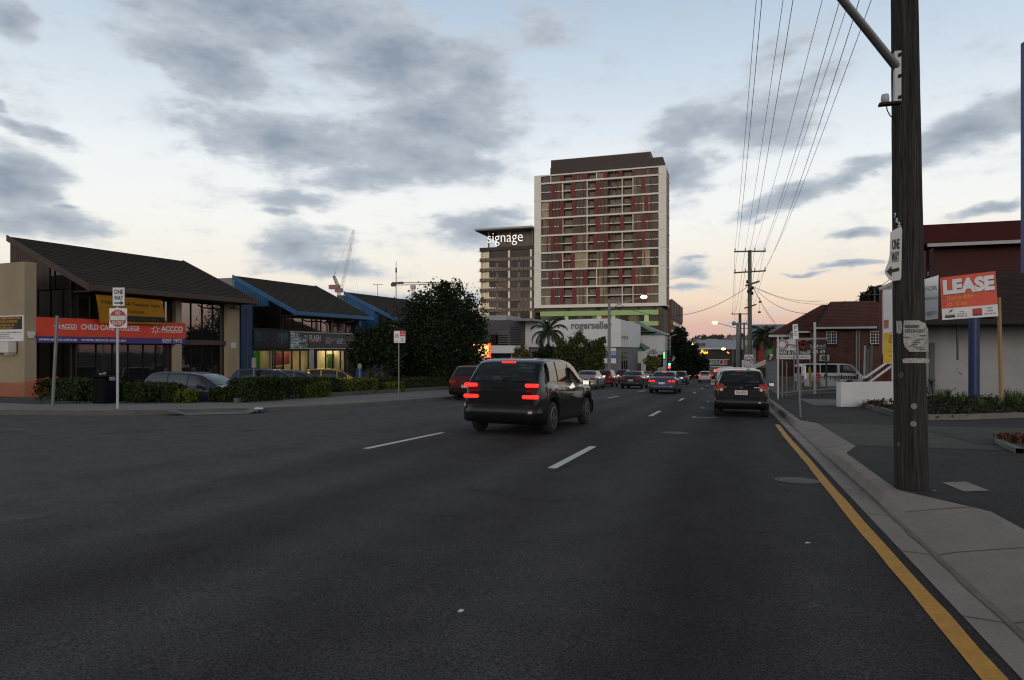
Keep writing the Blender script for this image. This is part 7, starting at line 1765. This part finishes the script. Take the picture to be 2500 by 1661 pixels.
# speed limit sign on the pole
qs = at(1830*V/V if False else 1831, 882, 65.3); e = thing('speed_sign', 'round red ringed 60 speed limit sign on the green grey power pole', 'speed sign', qs)
mb = MB(); mb.extr([qs+Vector((-.5,0,-.62)), qs+Vector((.3,0,-.62)), qs+Vector((.3,0,.62)), qs+Vector((-.5,0,.62))], (0,.03,0)); mb.obj('plate', m_signw, e); qs = qs+Vector((-.1,0,.1))
mb = MB(); disc(mb, qs, (1,0,0), (0,0,1), 0, 0, .36, 24, .006, .28); mb.obj('ring', M('sign_ring_red', (.4,.02,.03), .6), e)
mb = MB(); text(mb, '60', qs-Vector((0,0,.13)), (1,0,0), .26, bold=.03, width=.42, lift=.006); mb.obj('lettering', m_black, e)
ep2, AN2, pm2 = tpole('darker timber power pole with a wide crossarm behind the tall green grey pole', 1705.5, 722, 105, .24, m_bark, [(724,1686,1726,.5),(746,1692,1722,-.6)])
ep3, AN3, pm3 = tpole('distant thin power pole further down the street', 1715, 744, 150, .2, m_bark, [(748,1703,1727,.4),(757,1703,1727,.4)])
ep4, AN4, pm4 = tpole('pale stubby concrete pole carrying the lit street lamp beside the timber pole', 1701.5, 745, 98, .33, m_concp, [])
# wires: from the foreground pole to the tall pole, then on
def wire(par, a, b, sag, r=.012, n=18):
    a, b = Vector(a), Vector(b); mb = MB(); mb.tube([a.lerp(b, i/n)-Vector((0,0,sag*4*(i/n)*(1-i/n))) for i in range(n+1)], r, 4, cap=False); return mb.obj('wire', m_wire, par)
wr = thing('overhead_wires', 'long power cables strung from the foreground timber pole to the poles down the street', 'cables', (pm.x, pm.y, pm.z))
topA = [Vector((pt+q*1.18, ps-.26, pz0+11.5)) for q in (-1,-.45,.45,1)]; lowA = [Vector((pt+q*1.18, ps-.26, pz0+10.2)) for q in (-1,-.45,.45,1)]
for i in range(4): wire(wr, topA[i], AN[i], .5, .0085); wire(wr, lowA[i], AN[4+i], .9, .0085)
wire(wr, Vector((pt+.5, ps, pz0+9.0)), at(1735*V,655*V,65.8), 1.6, .008)
for i in range(4): wire(wr, AN[i], AN2[i//2].lerp(AN2[1-i//2],.2 if i in (1,2) else 0), .5, .014)
for i in range(4): wire(wr, AN[4+i], AN2[2+i//2].lerp(AN2[3-i//2],.2 if i in (1,2) else 0), .6, .012)
for i in range(2): wire(wr, AN2[i], AN3[i], .4, .014)
sv = thing('service_wires', 'thin service cables running from the tall pole to the houses and across the street', 'cables', at(1728*V,660*V,66))
hub = at(1735*V, 660*V, 65.8)
for (x, y, Yh, sg) in ((1895,694,68,.5),(1950,694,70,.9),(1790,750,67,.4),(1785,742,60,.2)): wire(sv, hub, at(x*V,y*V,Yh), sg, .016)
wire(sv, hub, at(2050*V, 645*V, 40), 2.3, .02, 24); wire(sv, at(1722*V,662*V,65.8), at(1406*V,691*V,70), 2.2, .022, 24)
wire(sv, at(1406*V,691*V,70), at(1700*V, 700*V, 120), 1.4, .02, 12) if False else None
# pair of shoes over the cable
mb = MB()
for (x, y) in ((1856/1.0593,0),): pass
pq = at(1856, 738, 64); pr2 = at(1854, 763, 64)
mb = MB(); mb.rbox(pq.x-.14, pq.x+.14, pq.y-.05, pq.y+.05, pq.z-.06, pq.z+.10, .04); mb.tube([pq+Vector((.05,0,.1)), pq+Vector((-.1,0,.5))], .012, 4); tag(mb.obj('hanging_shoe', m_trim, loc=pq), 'dark shoe hanging by its lace from the service cable, the higher of two', 'shoe', 'shoes hung over the cable')
mb = MB(); mb.rbox(pr2.x-.14, pr2.x+.14, pr2.y-.05, pr2.y+.05, pr2.z-.06, pr2.z+.10, .04); mb.tube([pr2+Vector((0,0,.1)), pq+Vector((-.1,0,.5))], .010, 4); tag(mb.obj('hanging_shoe', m_trim, loc=pr2), 'dark shoe hanging below the other from the service cable', 'shoe', 'shoes hung over the cable')
# street lamps
m_lampon = M('lamp_lit', (1,.95,.8), .4, 0, emit=(1,.86,.58), estr=5)
Yl4 = 70; p = at(1404*V, 690*V, Yl4); e = thing('street_lamp', 'pale concrete lamp pole with a long arm and a lit lamp before the tower', 'street lamp', (p.x,p.y,gz(p.y)), 'lit street lamps'); m_pa = M('lamp_arm_pale', (.45,.44,.40), .5)
mb = MB(); mb.tube([(p.x,p.y,gz(p.y)), (p.x,p.y,(p.z+gz(p.y))/2), p], [.21,.17,.13], 12); mb.obj('shaft', m_concp, e)
tip = at(1478*V, 686*V, Yl4-4); mb = MB(); mb.tube([at(1408*V,712*V,Yl4-.2), at(1430*V,700*V,Yl4-1.4), tip], [.05,.045,.04], 8); mb.tube([p-Vector((0,0,.1)), at(1432*V,700*V,Yl4-1.5)], .02, 5); mb.obj('lamp_arm', m_pa, e)
mb = MB(); c_ = at(1484*V,684.5*V,Yl4-4.3); mb.lathe([(0,-.2),(.26,-.12),(.32,0),(.22,.12),(0,.17)], c_, 'z', 14); mb.obj('lamp_head', m_lampon, e)
qs = at(1395*V,814*V,Yl4-.5); mb = MB(); disc(mb, qs, (1,0,0), (0,0,1), 0, 0, .3, 20, .01); mb.obj('plate', m_steel, e)
mb = MB(); disc(mb, qs, (1,0,0), (0,0,1), 0, 0, .3, 20, .016, .23); mb.obj('ring', M('ring_dull', (.12,.06,.06), .7), e)
m_lampo = M('lamp_orange', (1,.8,.4), .4, 0, emit=(1,.55,.18), estr=4)
tip4 = at(1651*V,744*V,96); mb = MB(); mb.tube([at(1700*V,757*V,97.6), at(1685*V,753*V,97.2), tip4], .05, 6); mb.tube([at(1700*V,747*V,97.6), at(1692*V,749*V,97.4)], .05, 6); mb.obj('lamp_arm', m_pa, ep4)
mb = MB(); mb.lathe([(0,-.28),(.32,-.2),(.42,0),(.25,.14),(0,.2)], at(1647.5*V,743.5*V,95.8), 'z', 12); mb.obj('lamp_head', m_lampo, ep4)
mb = MB(); q = at(1691.5*V,746*V,97); mb.lathe([(0,-.3),(.25,-.25),(.3,.1),(.15,.3),(0,.32)], q, 'z', 10); mb.tube([q, at(1703*V,748*V,97.6)], .05, 5); mb.obj('floodlight', m_galv, ep4)
for lab, x, y, Y in (('distant orange street lamp above the warehouse left corner',1688,840,150),('distant orange street lamp before the middle of the warehouse front',1766,852,150)):
    c_ = at(x, y, Y); e = thing('street_lamp', lab, 'street lamp', (c_.x+2, c_.y, gz(c_.y)), 'lit street lamps'); mb = MB(); mb.lathe([(0,-.3),(.4,-.2),(.5,0),(.3,.2),(0,.25)], c_, 'z', 10); mb.obj('lamp_head', m_lampo, e)
    mb = MB(); mb.tube([(c_.x+2,c_.y,gz(c_.y)), (c_.x+2,c_.y,c_.z), (c_.x,c_.y,c_.z+.3)], .08, 6); mb.obj('shaft', m_steel, e)
# traffic lights
m_grn = M('signal_green', (.1,1,.5), .4, 0, emit=(.05,1,.45), estr=8); m_grn2 = M('signal_green_strip', (.1,.8,.1), .4, 0, emit=(.08,.8,.08), estr=4); m_rd = M('signal_red', (1,.1,.1), .4, 0, emit=(1,.04,.04), estr=6)
def signal(label, x, Y, head_y, lit, arm=None, hh=22):
    p = at(x*V, head_y*V, Y); e = thing('traffic_light', label, 'traffic light', (p.x+.35, p.y, gz(p.y)), 'traffic lights at the junction'); k = Y/1573
    mb = MB(); mb.rbox(p.x-.22, p.x+.22, p.y, p.y+.3, p.z-.75, p.z+.75, .06); mb.box(p.x-.38, p.x+.38, p.y+.31, p.y+.33, p.z-.95, p.z+.95); mb.obj('head', m_trim, e)
    for i, c_ in enumerate(('r','a','g')):
        mb = MB(); disc(mb, (p.x,p.y,p.z+.48-.48*i), (1,0,0), (0,0,1), 0, 0, .17, 14, .02); mb.obj('lens', {('g','g'):m_grn,('r','r'):m_rd}.get((c_,lit), M('lens_off_'+c_, {'r':(.08,.01,.01),'a':(.08,.04,.01),'g':(.01,.06,.03)}[c_], .3)), e)
    mb = MB(); pole_x = p.x+.05
    if arm: 
        q0, q1, q2 = [at(a*V, b*V, Y) for a, b in arm]; mb.tube([(pole_x,p.y+.4,gz(p.y)), (pole_x,p.y+.4,q0.z), (q1.x,q1.y+.4,q1.z), (q2.x,q2.y+.4,q2.z)], .07, 8)
    else: mb.tube([(pole_x,p.y+.4,gz(p.y)), (pole_x,p.y+.4,p.z+.9)], .07, 8)
    mb.obj('post', m_galv, e); return e, p
e, p = signal('green traffic light on a tall pole with a curved arm before the pointed tree', 1543, 108, 833, 'g', ((1543,782),(1546,775),(1560,771)))
mb = MB(); disc(mb, at(1542.5*V,846.5*V,107.7), (1,0,0), (0,0,1), 0, 0, .2, 12, .0); mb.obj('lens', m_rd, e)
signal('dark faced traffic light before the white workshop porch', 1522, 104, 832, 'x')
e = thing('neon_sign', 'narrow vertical green neon sign on the corner of the white workshop', 'sign', at(1531*V,830*V,112)); mb = MB(); c_ = at(1531*V,819*V,112); mb.rbox(c_.x-.22,c_.x+.22,c_.y,c_.y+.2,c_.z-.75,c_.z+.75,.1); mb.obj('case', M('neon_case',(.02,.12,.02),.5), e); mb = MB(); mb.rbox(c_.x-.10,c_.x+.10,c_.y-.05,c_.y-.005,c_.z-.55,c_.z+.55,.05); mb.obj('tube', m_grn2, e)
signal('far small traffic light showing green left of the tall power pole', 1694.5, 130, 848.5, 'g')
e, p = signal('far pair of red traffic lights above the dark red car', 1652, 145, 862, 'x'); 
mb = MB()
for x in (1649.5,1656): disc(mb, at(x*V,855.5*V,144.5), (1,0,0), (0,0,1), 0, 0, .34, 14, 0)
mb.obj('lens', m_rd, e)
# ------------------------------------------------------------------ cranes and mast far left
m_cw = M('crane_white', (.5,.48,.48), .6); m_cr = M('crane_red', (.32,.16,.16), .6); m_cy = M('crane_straw', (.42,.33,.2), .6); m_co = M('crane_dark', (.08,.07,.07), .6)
def lattice(mb, a, b, w_, n, r): 
    a, b = Vector(a), Vector(b); d = (b-a).normalized(); s_ = d.cross(Vector((0,1,0))).normalized()*w_; q = Vector((0,w_,0)); cs = (s_+q, s_-q, -s_-q, -s_+q)
    for c_ in cs: mb.tube([a+c_, b+c_*.75], r, 4, cap=False)
    for i in range(n):
        p0, p1 = a.lerp(b, i/n), a.lerp(b, (i+1)/n)
        for j in range(4): mb.tube([p0+cs[j]*(1-.25*i/n), p1+cs[(j+1)%4]*(1-.25*(i+1)/n)], r*.6, 3, cap=False)
Yc = 420; c = lambda x, y: at(x*V, y*V, Yc)
e = thing('luffing_crane', 'red and white luffing tower crane with a steep boom above the blue office roof', 'crane', (c(775,680).x, c(775,680).y, gz(400)))
seg = [(785,672),(794,635),(803,595),(809,563),(815,530)]
for i in range(4): mb = MB(); lattice(mb, c(*seg[i]), c(*seg[i+1]), .8, 6, .06); mb.obj('boom', m_cr if i%2 == 0 else m_cw, e)
mb = MB(); lattice(mb, c(781,664), c(769,636), .7, 5, .2); mb.tube([c(769,636), c(774,628)], .15, 4); mb.obj('frame', m_co, e)
mb = MB(); q = c(771,663); mb.box(q.x-3.2, q.x+3.2, q.y-1.5, q.y+1.5, q.z-1.0, q.z+1.6); q = c(781,668); mb.box(q.x-2, q.x+2.2, q.y-1.5, q.y+1.5, q.z-1.6, q.z+.8); mb.obj('counterweight', m_cr, e)
mb = MB(); lattice(mb, Vector((c(781,672).x,c(781,672).y,gz(400))), c(781,671), 1.0, 14, .18); mb.obj('mast', m_cw, e)
mb = MB(); mb.tube([c(815,530), c(769,632)], .05, 3); mb.tube([c(806,560), c(826,676)], .04, 3); mb.obj('cable', m_co, e)
Yc = 520; e = thing('tower_crane', 'straw coloured horizontal tower crane behind the big dark tree', 'crane', (c(952,690).x, c(952,690).y, gz(400)))
mb = MB(); lattice(mb, c(905,654.5), c(1040,653), 1.0, 22, .15); mb.obj('jib', m_cy, e)
mb = MB(); q = c(907,655); mb.box(q.x-1.5,q.x+1.5,q.y-1.5,q.y+1.5,q.z-1.8,q.z+.6); q = c(918,653); mb.box(q.x-5,q.x+4,q.y-1,q.y+1,q.z-.6,q.z+.9); mb.obj('counterweight', m_co, e)
mb = MB(); lattice(mb, Vector((c(952,680).x,c(952,680).y,gz(400))), c(952,656), 1.3, 22, .2); q = c(952,662); mb.box(q.x-1.6,q.x+1.6,q.y-1.6,q.y+1.6,q.z-1.5,q.z+1.2); mb.obj('mast', m_cw, e)
Yc = 75; e = thing('radio_mast', 'thin radio mast standing behind the third tiled office', 'mast', (c(913,690).x,c(913,690).y,gz(70))); mb = MB(); q = c(913,603); mb.tube([Vector((q.x,q.y,gz(70))), c(913,625)], .05, 6); mb.tube([c(913,628), q], .03, 5); mb.lathe([(.0,-.3),(.10,-.25),(.1,.25),(0,.3)], c(913,623), 'z', 8); mb.obj('pole', m_steel, e)
Yc = 62; e = thing('aerial', 'thin television aerial on the roof of the third tiled office', 'aerial', c(870.5,684)); mb = MB(); mb.tube([c(870.5,684), c(870.5,656)], .025, 5); mb.tube([c(859,656), c(882,656)], .02, 4); mb.obj('antenna', m_steel, e)
# grey hall and white box behind the tiled offices
Yc = 90; mb = MB(); a, b = c(497,642), c(560,660); mb.box(a.x-12, c(545,0).x, a.y, a.y+10, gz(80), a.z); tag(mb.obj('hall', M('hall_grey', (.22,.22,.23), .8, .1, .3), loc=(a.x,a.y,gz(80))), 'plain grey hall roof edge showing between the brown and the blue tiled roofs', 'building')
e = thing('roof_box', 'white and dark box building behind the blue office roof below the red crane', 'building', (c(810,680).x,c(810,680).y,gz(80))); a, b = c(795,680), c(848,700); mb = MB(); mb.box(a.x, b.x, a.y, a.y+6, gz(80), a.z); mb.obj('wall', M('box_white', (.36,.35,.34), .8, .15, .4), e); mb = MB(); q = c(777,681); mb.box(q.x, a.x-.02, a.y-.3, a.y+5, gz(80), q.z); mb.obj('wall', m_co, e)
# ------------------------------------------------------------------ small street things on the left
def signpost(name, label, cat, x, ybase, ytop, r, mat, group=None, lean=0):
    b = onG(x*V, ybase*V, .13); Yp_ = -_s*b.x+_c*b.y; e = thing(name, label, cat, b, group); mb = MB(); mb.tube([b-Vector((0,0,.1)), at((x+lean)*V, ytop*V, Yp_)], r, 10); mb.obj('post', mat, e); return e, Yp_
e, Yp_ = signpost('bare_post', 'bare grey leaning steel post at the corner footpath left of the no entry sign', 'post', 121, 936, 728, .05, m_steel, lean=11)
e, Yp_ = signpost('street_sign', 'one way sign above a round red no entry sign on a white post', 'street sign', 271, 942, 668, .038, M('post_white', (.42,.42,.45), .5, .15, 4))
f_ = at(272*V, 720*V, Yp_-.06); xdn = Vector((_c,_s,0)); sc_ = Yp_/1573
def loc_(x, y): return (x-272)*sc_, (720-y)*sc_
mb = MB(); a = loc_(258.5,706.5); b = loc_(288.5,662); board(mb, f_, xdn, (0,0,1), a[0], b[0], a[1], b[1], .01); mb.obj('plate', m_black, e)
mb = MB(); patch(mb, f_, xdn, (0,0,1), a[0]+.018, b[0]-.018, a[1]+.018, b[1]-.018, .003); mb.obj('plate', m_signw, e)
mb = MB()
for t_, y, h in (('ONE',678,10),('WAY',692,10)): text(mb, t_, f_+xdn*loc_(273.5,y)[0]+Vector((0,0,loc_(273.5,y)[1])), xdn, h*sc_, width=21*sc_, bold=.03, lift=.006)
P_ = [loc_(x,y) for x,y in ((263,697.5),(278,697),(278,693.5),(285.5,698.7),(278,704),(278,700.5),(263,700.2))]
pp_ = [f_+xdn*x+Vector((0,0,z))-Vector((-_s,_c,0))*.006 for x,z in P_]; mb.add(pp_, [(0,1,5,6),(2,3,4)]); mb.obj('lettering', m_black, e)
mb = MB(); a = loc_(252,755.5); b = loc_(292.5,711); board(mb, f_, xdn, (0,0,1), a[0], b[0], a[1], b[1], .01); mb.obj('plate', m_signw, e)
m_sred = M('no_entry_red', (.36,.035,.03), .5, .08, 4)
cx_, cz_ = loc_(272,734); mb = MB(); disc(mb, f_, xdn, (0,0,1), cx_, cz_, 19.5*sc_, 32, .003); mb.obj('disc', m_sred, e)
mb = MB(); a = loc_(254.5,738.5); b = loc_(289.5,728); patch(mb, f_, xdn, (0,0,1), a[0], b[0], a[1], b[1], .006); text(mb, 'NO', f_+xdn*cx_+Vector((0,0,loc_(0,725.5)[1])), xdn, 8*sc_, width=11*sc_, bold=.02, lift=.006); text(mb, 'ENTRY', f_+xdn*cx_+Vector((0,0,loc_(0,749.5)[1])), xdn, 8.5*sc_, width=26*sc_, bold=.02, lift=.006); mb.obj('lettering', M('sign_soft_white', (.55,.55,.57), .5), e)
# bin
p = onG(240*V, 930*V, .13); e = thing('litter_bin', 'black litter bin with rubbish on its lid beside the no entry sign', 'bin', p)
mb = MB(); z0 = p.z; mb.rbox(p.x-.27,p.x+.27,p.y-.25,p.y+.25,z0,z0+.88,.04); mb.rbox(p.x-.29,p.x+.29,p.y-.27,p.y+.27,z0+.881,z0+.94,.02); mb.obj('body', M('bin_black', (.004,.0045,.006), .7, .1, 3, spec=.1), e)
mb = MB(); mb.box(p.x+.29,p.x+.42,p.y-.06,p.y+.06,z0+.78,z0+.90); mb.obj('handle', M('bin_tag', (.16,.2,.26), .5), e)
mb = MB(); rr = random.Random(8)
for i in range(7): q = Vector((p.x+rr.uniform(-.12,.12), p.y+rr.uniform(-.1,.1), z0+.95)); mb.add([q+Vector((rr.uniform(-.08,.08),rr.uniform(-.05,.05),rr.uniform(0,.12))) for _ in range(4)], [(0,1,2),(0,2,3),(0,1,3)])
tag(mb.obj('litter', M('litter_pale', (.45,.35,.34), .7, .3, 20), loc=(p.x,p.y,z0+.94)), 'crumpled pale rubbish heaped on the black bin', 'litter')
# parking sign on the footpath
e, Yp_ = signpost('parking_sign', 'white and red parking sign on a thin grey post before the big dark tree', 'street sign', 919, 921, 764, .03, m_steel)
f_ = at(921*V, 777*V, Yp_-.05); sc_ = Yp_/1573
mb = MB(); board(mb, f_, xdn, (0,0,1), -13*sc_, 13*sc_, -13.5*sc_, 14*sc_, .01); mb.obj('plate', m_signw, e)
mb = MB(); patch(mb, f_, xdn, (0,0,1), .5*sc_, 12.5*sc_, 1.5*sc_, 13.5*sc_); mb.obj('panel', M('sign_red2', (.45,.03,.04), .6), e)
mb = MB(); disc(mb, f_, xdn, (0,0,1), -6.5*sc_, 2*sc_, 4.5*sc_, 18, .004, 3.2*sc_); mb.obj('ring', MATS['sign_red2'], e)
mb = MB(); text(mb, 'P', f_+xdn*(-6.5*sc_)+Vector((0,0,.3*sc_)), xdn, 4*sc_, bold=.02)
for i in range(4): patch(mb, f_, xdn, (0,0,1), 2.5*sc_, (9+2*(i%2))*sc_, (-3-2.4*i)*sc_, (-2-2.4*i)*sc_, .004)
patch(mb, f_, xdn, (0,0,1), -11*sc_, -3*sc_, -11.5*sc_, -10*sc_, .004); mb.obj('lettering', M('sign_ink', (.12,.10,.12), .6), e)
mb = MB()
for t_, z in (('2P',8),('8AM-5PM',4)): text(mb, t_, f_+xdn*(6.5*sc_)+Vector((0,0,z*sc_)), xdn, 2.2*sc_, bold=.01, lift=.006)
mb.obj('lettering', m_signw, e)
# ticket machines
for x, y0, y1, Y, lb in ((620,876,900,33,'grey parking meter head before the green showroom panel'),(878,890,902,39,'pale parking meter head left of the parking sign'),):
    p = at(x, y0, Y); e = thing('parking_meter', lb, 'parking meter', (p.x,p.y,gz(p.y)-.05), 'parking meters in the car park'); mb = MB(); h = (y1-y0)/1667*Y; mb.rbox(p.x-.11,p.x+.11,p.y-.08,p.y+.08,p.z-h,p.z+.05,.05); mb.obj('head', M('meter_grey',(.25,.25,.24),.5,.15,4), e); mb = MB(); mb.tube([(p.x,p.y,gz(p.y)-.05),(p.x,p.y,p.z-h)], .04, 8); mb.obj('post', m_steel, e)
# orange safety mesh and the pile of it
m_om = M('safety_orange', (.55,.10,.03), .7, .1, 3)
M0 = [lw(-.25, y, 0) for y in (-9,-6,-4,-2.2,-.9,.1)]; M1 = [lw(.3,.35,0), lw(.75,.5,0)]
path = M0+M1; tops = [.62,.60,.62,.60,.58,.62,.75,.85]; e = thing('safety_mesh', 'orange plastic safety mesh strung along the foot of the beige end wall', 'mesh fence', (path[5].x,path[5].y,lz(0)))
mb = MB(); zb = lz(0)+.05; z_g = lambda p: gz(p.y)+.02
for i in range(len(path)-1):
    a, b = path[i], path[i+1]; ln = (b-a).length; nv = max(2, int(ln/.075))
    for j in range(nv): f = j/nv; q = a.lerp(b, f); h = tops[i]+(tops[i+1]-tops[i])*f; mb.tube([Vector((q.x,q.y,z_g(q))), Vector((q.x,q.y,z_g(q)+h))], .007, 3, cap=False)
    for k in range(9): f = k/8; mb.tube([Vector((a.x,a.y,z_g(a)+tops[i]*f)), Vector(((a.x+b.x)/2,(a.y+b.y)/2,(z_g(a)+z_g(b))/2+(tops[i]+tops[i+1])/2*f-.03)), Vector((b.x,b.y,z_g(b)+tops[i+1]*f))], .010 if k%8 else .016, 3, cap=False)
mb.obj('mesh', m_om, e)
mb = MB(); rr = random.Random(14); q0 = lw(.95,.6,lz(0)); n_ = 9
for j in range(7):
    h = .05+.85*j/6; r_ = .22*(1-.55*j/6)
    mb.add([q0+Vector((math.cos(2*math.pi*i/n_)*r_*rr.uniform(.6,1.4)-.12*j/6*0, math.sin(2*math.pi*i/n_)*r_*rr.uniform(.6,1.4), h*1.0+rr.uniform(-.06,.06))) for i in range(n_)], [])
for j in range(6):
    for i in range(n_): a = j*n_+i; b = j*n_+(i+1)%n_; mb.f.append((a,b,b+n_,a+n_)); mb.sm.append(False); mb.mi.append(0)
mb.obj('bundle', m_om, e)
# crate, carton and scraps
p = onG(596*V, 951*V, .0); e = thing('carton', 'crushed blue and white drink carton lying in the left gutter', 'litter', p); mb = MB(); mb.rbox(p.x-.17,p.x+.17,p.y-.09,p.y+.09,p.z,p.z+.09,.02); mb.obj('base', M('carton_blue', (.02,.06,.22), .5, .15, 10), e)
mb = MB(); mb.rbox(p.x-.15,p.x+.15,p.y-.08,p.y+.08,p.z+.0905,p.z+.15,.03); mb.box(p.x-.03,p.x+.03,p.y-.094,p.y-.091,p.z+.02,p.z+.07); mb.obj('top', m_signw, e)
mb = MB(); p = onG(302*V,1010*V/V if False else 956.5*V,.0); pass
for i, (x, y, off, lb) in enumerate(((303,958,0,'white paper scrap in the gutter below the no entry sign'),(860,940,0,'white paper scrap in the gutter near the parking sign'),(1862,1252,0,'white flake of litter on the road beside the yellow line'),(1062,1409,0,'pale flake of litter on the road in the foreground'),(2153,1131,.127,'white scrap on the concrete at the foot of the timber pole'))):
    p = onG(x*V, y*V, off+.004); mb = MB(); rr = random.Random(i); mb.add([p+Vector((a*.02*rr.uniform(.7,1.3), b*.02*rr.uniform(.7,1.3), rr.uniform(0,.008)))*1 for a, b in ((-1,-.6),(.2,-1),(1,-.3),(.8,.8),(-.5,1))], [(0,1,2,3,4)])
    tag(mb.obj('paper_scrap', m_signw, loc=p), lb, 'litter', 'scraps of litter')
# ------------------------------------------------------------------ vehicles
def G0(t, s, dz=0): return (t, s, gz(s)+dz)
p_black = paint('black', (.006,.006,.007)); p_maroon = paint('maroon', (.085,.014,.020), .2); p_navy = paint('navy', (.030,.036,.058), .4); p_blue = paint('blue', (.040,.050,.10), .4); p_grey = paint('grey_blue', (.10,.115,.14), .4)
p_yellow = paint('yellow', (.38,.21,.02)); p_red = paint('dark_red', (.14,.012,.014), .2); p_sblue = paint('steel_blue', (.075,.09,.14), .5); p_dk = paint('charcoal', (.03,.03,.032), .4); p_silver = paint('silver', (.36,.36,.37), .7); p_white = paint('white', (.62,.63,.66))
def hbadge(mb): text(mb, 'GETZ'[0:0] or '', (0,0,0), (1,0,0), .05); disc(mb, (0,-.036,.90), (1,0,0), (0,0,1), 0, 0, .035, 14, .0, .024); patch(mb, (0,-.036,.915), (1,0,0), (0,0,1), .38, .55, -.012, .012, 0); patch(mb, (0,-.036,.925), (1,0,0), (0,0,1), -.55, -.42, -.008, .008, 0)
car('parked_car', 'black hatchback parked at the right kerb behind the white van', G0(.235, 22.15, .0), R(-1.0), p_black, 'hatch', 'cars parked along the right kerb', plate='754 IDX', badge=hbadge)
car('moving_car', 'big black people mover with lit tail lamps in the middle of the road', G0(-4.72, 13.75), R(-3), p_black, 'suv', 'cars driving down the street', lit=2, W=1.88, H=.98)
def mbadge(mb): disc(mb, (0,-.036,.84), (1,0,0), (0,0,1), 0, 0, .04, 14, 0, .025); patch(mb, (0,-.036,.84), (1,0,0), (0,0,1), -.2, -.05, -.006, .006, 0); patch(mb, (0,-.036,.84), (1,0,0), (0,0,1), .05, .2, -.006, .006, 0)
car('parked_car', 'maroon wagon at the left kerb behind the black people mover', G0(-11.35, 28.3), R(0), p_maroon, 'wagon', 'cars parked along the left kerb', plate='752 LMO', badge=mbadge, H=1.08)
car('parked_car', 'dark blue wagon parked by the bushes in front of the child care college', (-22.5, 21.9, gz(21.5)-.20), R(-84), p_navy, 'wagon', 'cars in the car park', H=.97)
car('parked_car', 'blue car parked behind the hedge before the lit showroom', (-23.8, 28.0, gz(28)-.10), R(-62), p_blue, 'hatch', 'cars in the car park', H=.98)
car('parked_car', 'grey car parked behind the hedge between the blue car and the yellow car', (-24.6, 30.6, gz(31)-.08), R(-62), p_grey, 'wagon', 'cars in the car park', H=.96)
car('parked_car', 'yellow car parked behind the hedge beside the big dark tree', (-23.8, 33.8, gz(35)-.06), R(-62), p_yellow, 'hatch', 'cars in the car park', H=1.0)
def carpx(x, ybase, *a, **k):
    """rear centre of a car that stands on the road at a photo position"""
    p = onG(x*V, ybase*V, 0); return car(*a[:2], (p.x, p.y, gz(p.y)), *a[2:], **k)
carpx(1346, 898, 'parked_car', 'pale silver sedan at the left kerb ahead of the black people mover', R(0), p_silver, 'sedan', 'cars parked along the left kerb')
carpx(1389, 892.5, 'parked_car', 'dark red hatchback with red lamps parked at the left kerb', R(0), p_red, 'hatch', 'cars parked along the left kerb', plate='316 KHR')
carpx(1432, 884, 'parked_car', 'blue hatchback parked at the left kerb beyond the dark red one', R(0), p_blue, 'hatch', 'cars parked along the left kerb', H=1.05)
carpx(1453, 896.5, 'moving_car', 'charcoal sedan driving in the left lane beside the steel blue sedan', R(-1), p_dk, 'sedan', 'cars driving down the street', plate='804 JMX')
carpx(1525, 908, 'moving_car', 'steel blue sedan with four bright brake lights', R(-1), p_sblue, 'sedan', 'cars driving down the street', lit=2)
carpx(1490, 878, 'parked_car', 'far silver car between the charcoal and the steel blue sedan', R(0), p_silver, 'sedan', 'cars parked along the left kerb', detail=False)
carpx(1566, 887, 'moving_car', 'small dark blue hatchback right behind the steel blue sedan', R(0), p_navy, 'hatch', 'cars driving down the street', H=.98, detail=False)
carpx(1624, 882, 'moving_car', 'small silver hatchback with red brake lights further down the street', R(0), p_silver, 'hatch', 'cars driving down the street', lit=0, detail=False)
for x in (1608.5, 1639): 
    q = at(x*V, 872*V, 88.2); mb = MB()
    par = [o for o in bpy.data.objects if o.get('label','').startswith('small silver hatchback')][0]
for sx in (-1,1):
    mb = MB(); mb.rbox(*sorted((sx*.52, sx*.76)), -.075, -.054, .84, 1.02, .03); mb.obj('brake_light', m_brake_on, par)
carpx(1652, 876, 'moving_car', 'far dark red car beyond the silver hatchback', R(0), p_red, 'sedan', 'cars driving down the street', detail=False)
carpx(1602, 873, 'parked_car', 'distant dark car in the shade of the pointed tree', R(8), p_dk, 'sedan', 'cars parked along the left kerb', detail=False)
car('parked_van', 'white van parked at the right kerb just ahead of the black hatchback', G0(.12, 28.3), R(0), p_white, 'van', 'cars parked along the right kerb', cat='van', H=.80)
# white hire van standing across the yard
Yv = 50; pv = at(1842*V, 897*V, Yv); vrot = R(-90+18)
hv = car('hire_van', 'white hire van with black lettering and a red leaf mark behind the mesh fence', (pv.x, pv.y+.9, gz(pv.y)+.13), vrot, p_white, 'van', cat='van', H=.98)
hv.rotation_euler = (0, 0, vrot)
mb = MB(); text(mb, 'Irrational', (.865, 2.75, .80), (0,1,0), .34, width=2.5, bold=.035, slant=.15, lift=.012); mb.obj('lettering', m_black, hv)
mb = MB(); c0 = Vector((.872, 1.05, .93))
pts = []
for k in range(22): a = 2*math.pi*k/22; r_ = (.44 if k%2 == 0 else .24)*(1.1 if k in (0,6,10,16) else .9); pts.append(c0+Vector((0, math.cos(a)*r_, math.sin(a)*r_)))
mb.poly(pts); mb.obj('leaf_mark', M('mark_red', (.42,.015,.03), .5), hv)
mb = MB(); text(mb, 'you name, don\u2019t hurl', (.868, 3.0, .66), (0,1,0), .07, width=1.7, bold=.0, lift=.012); mb.obj('lettering', m_dark, hv)
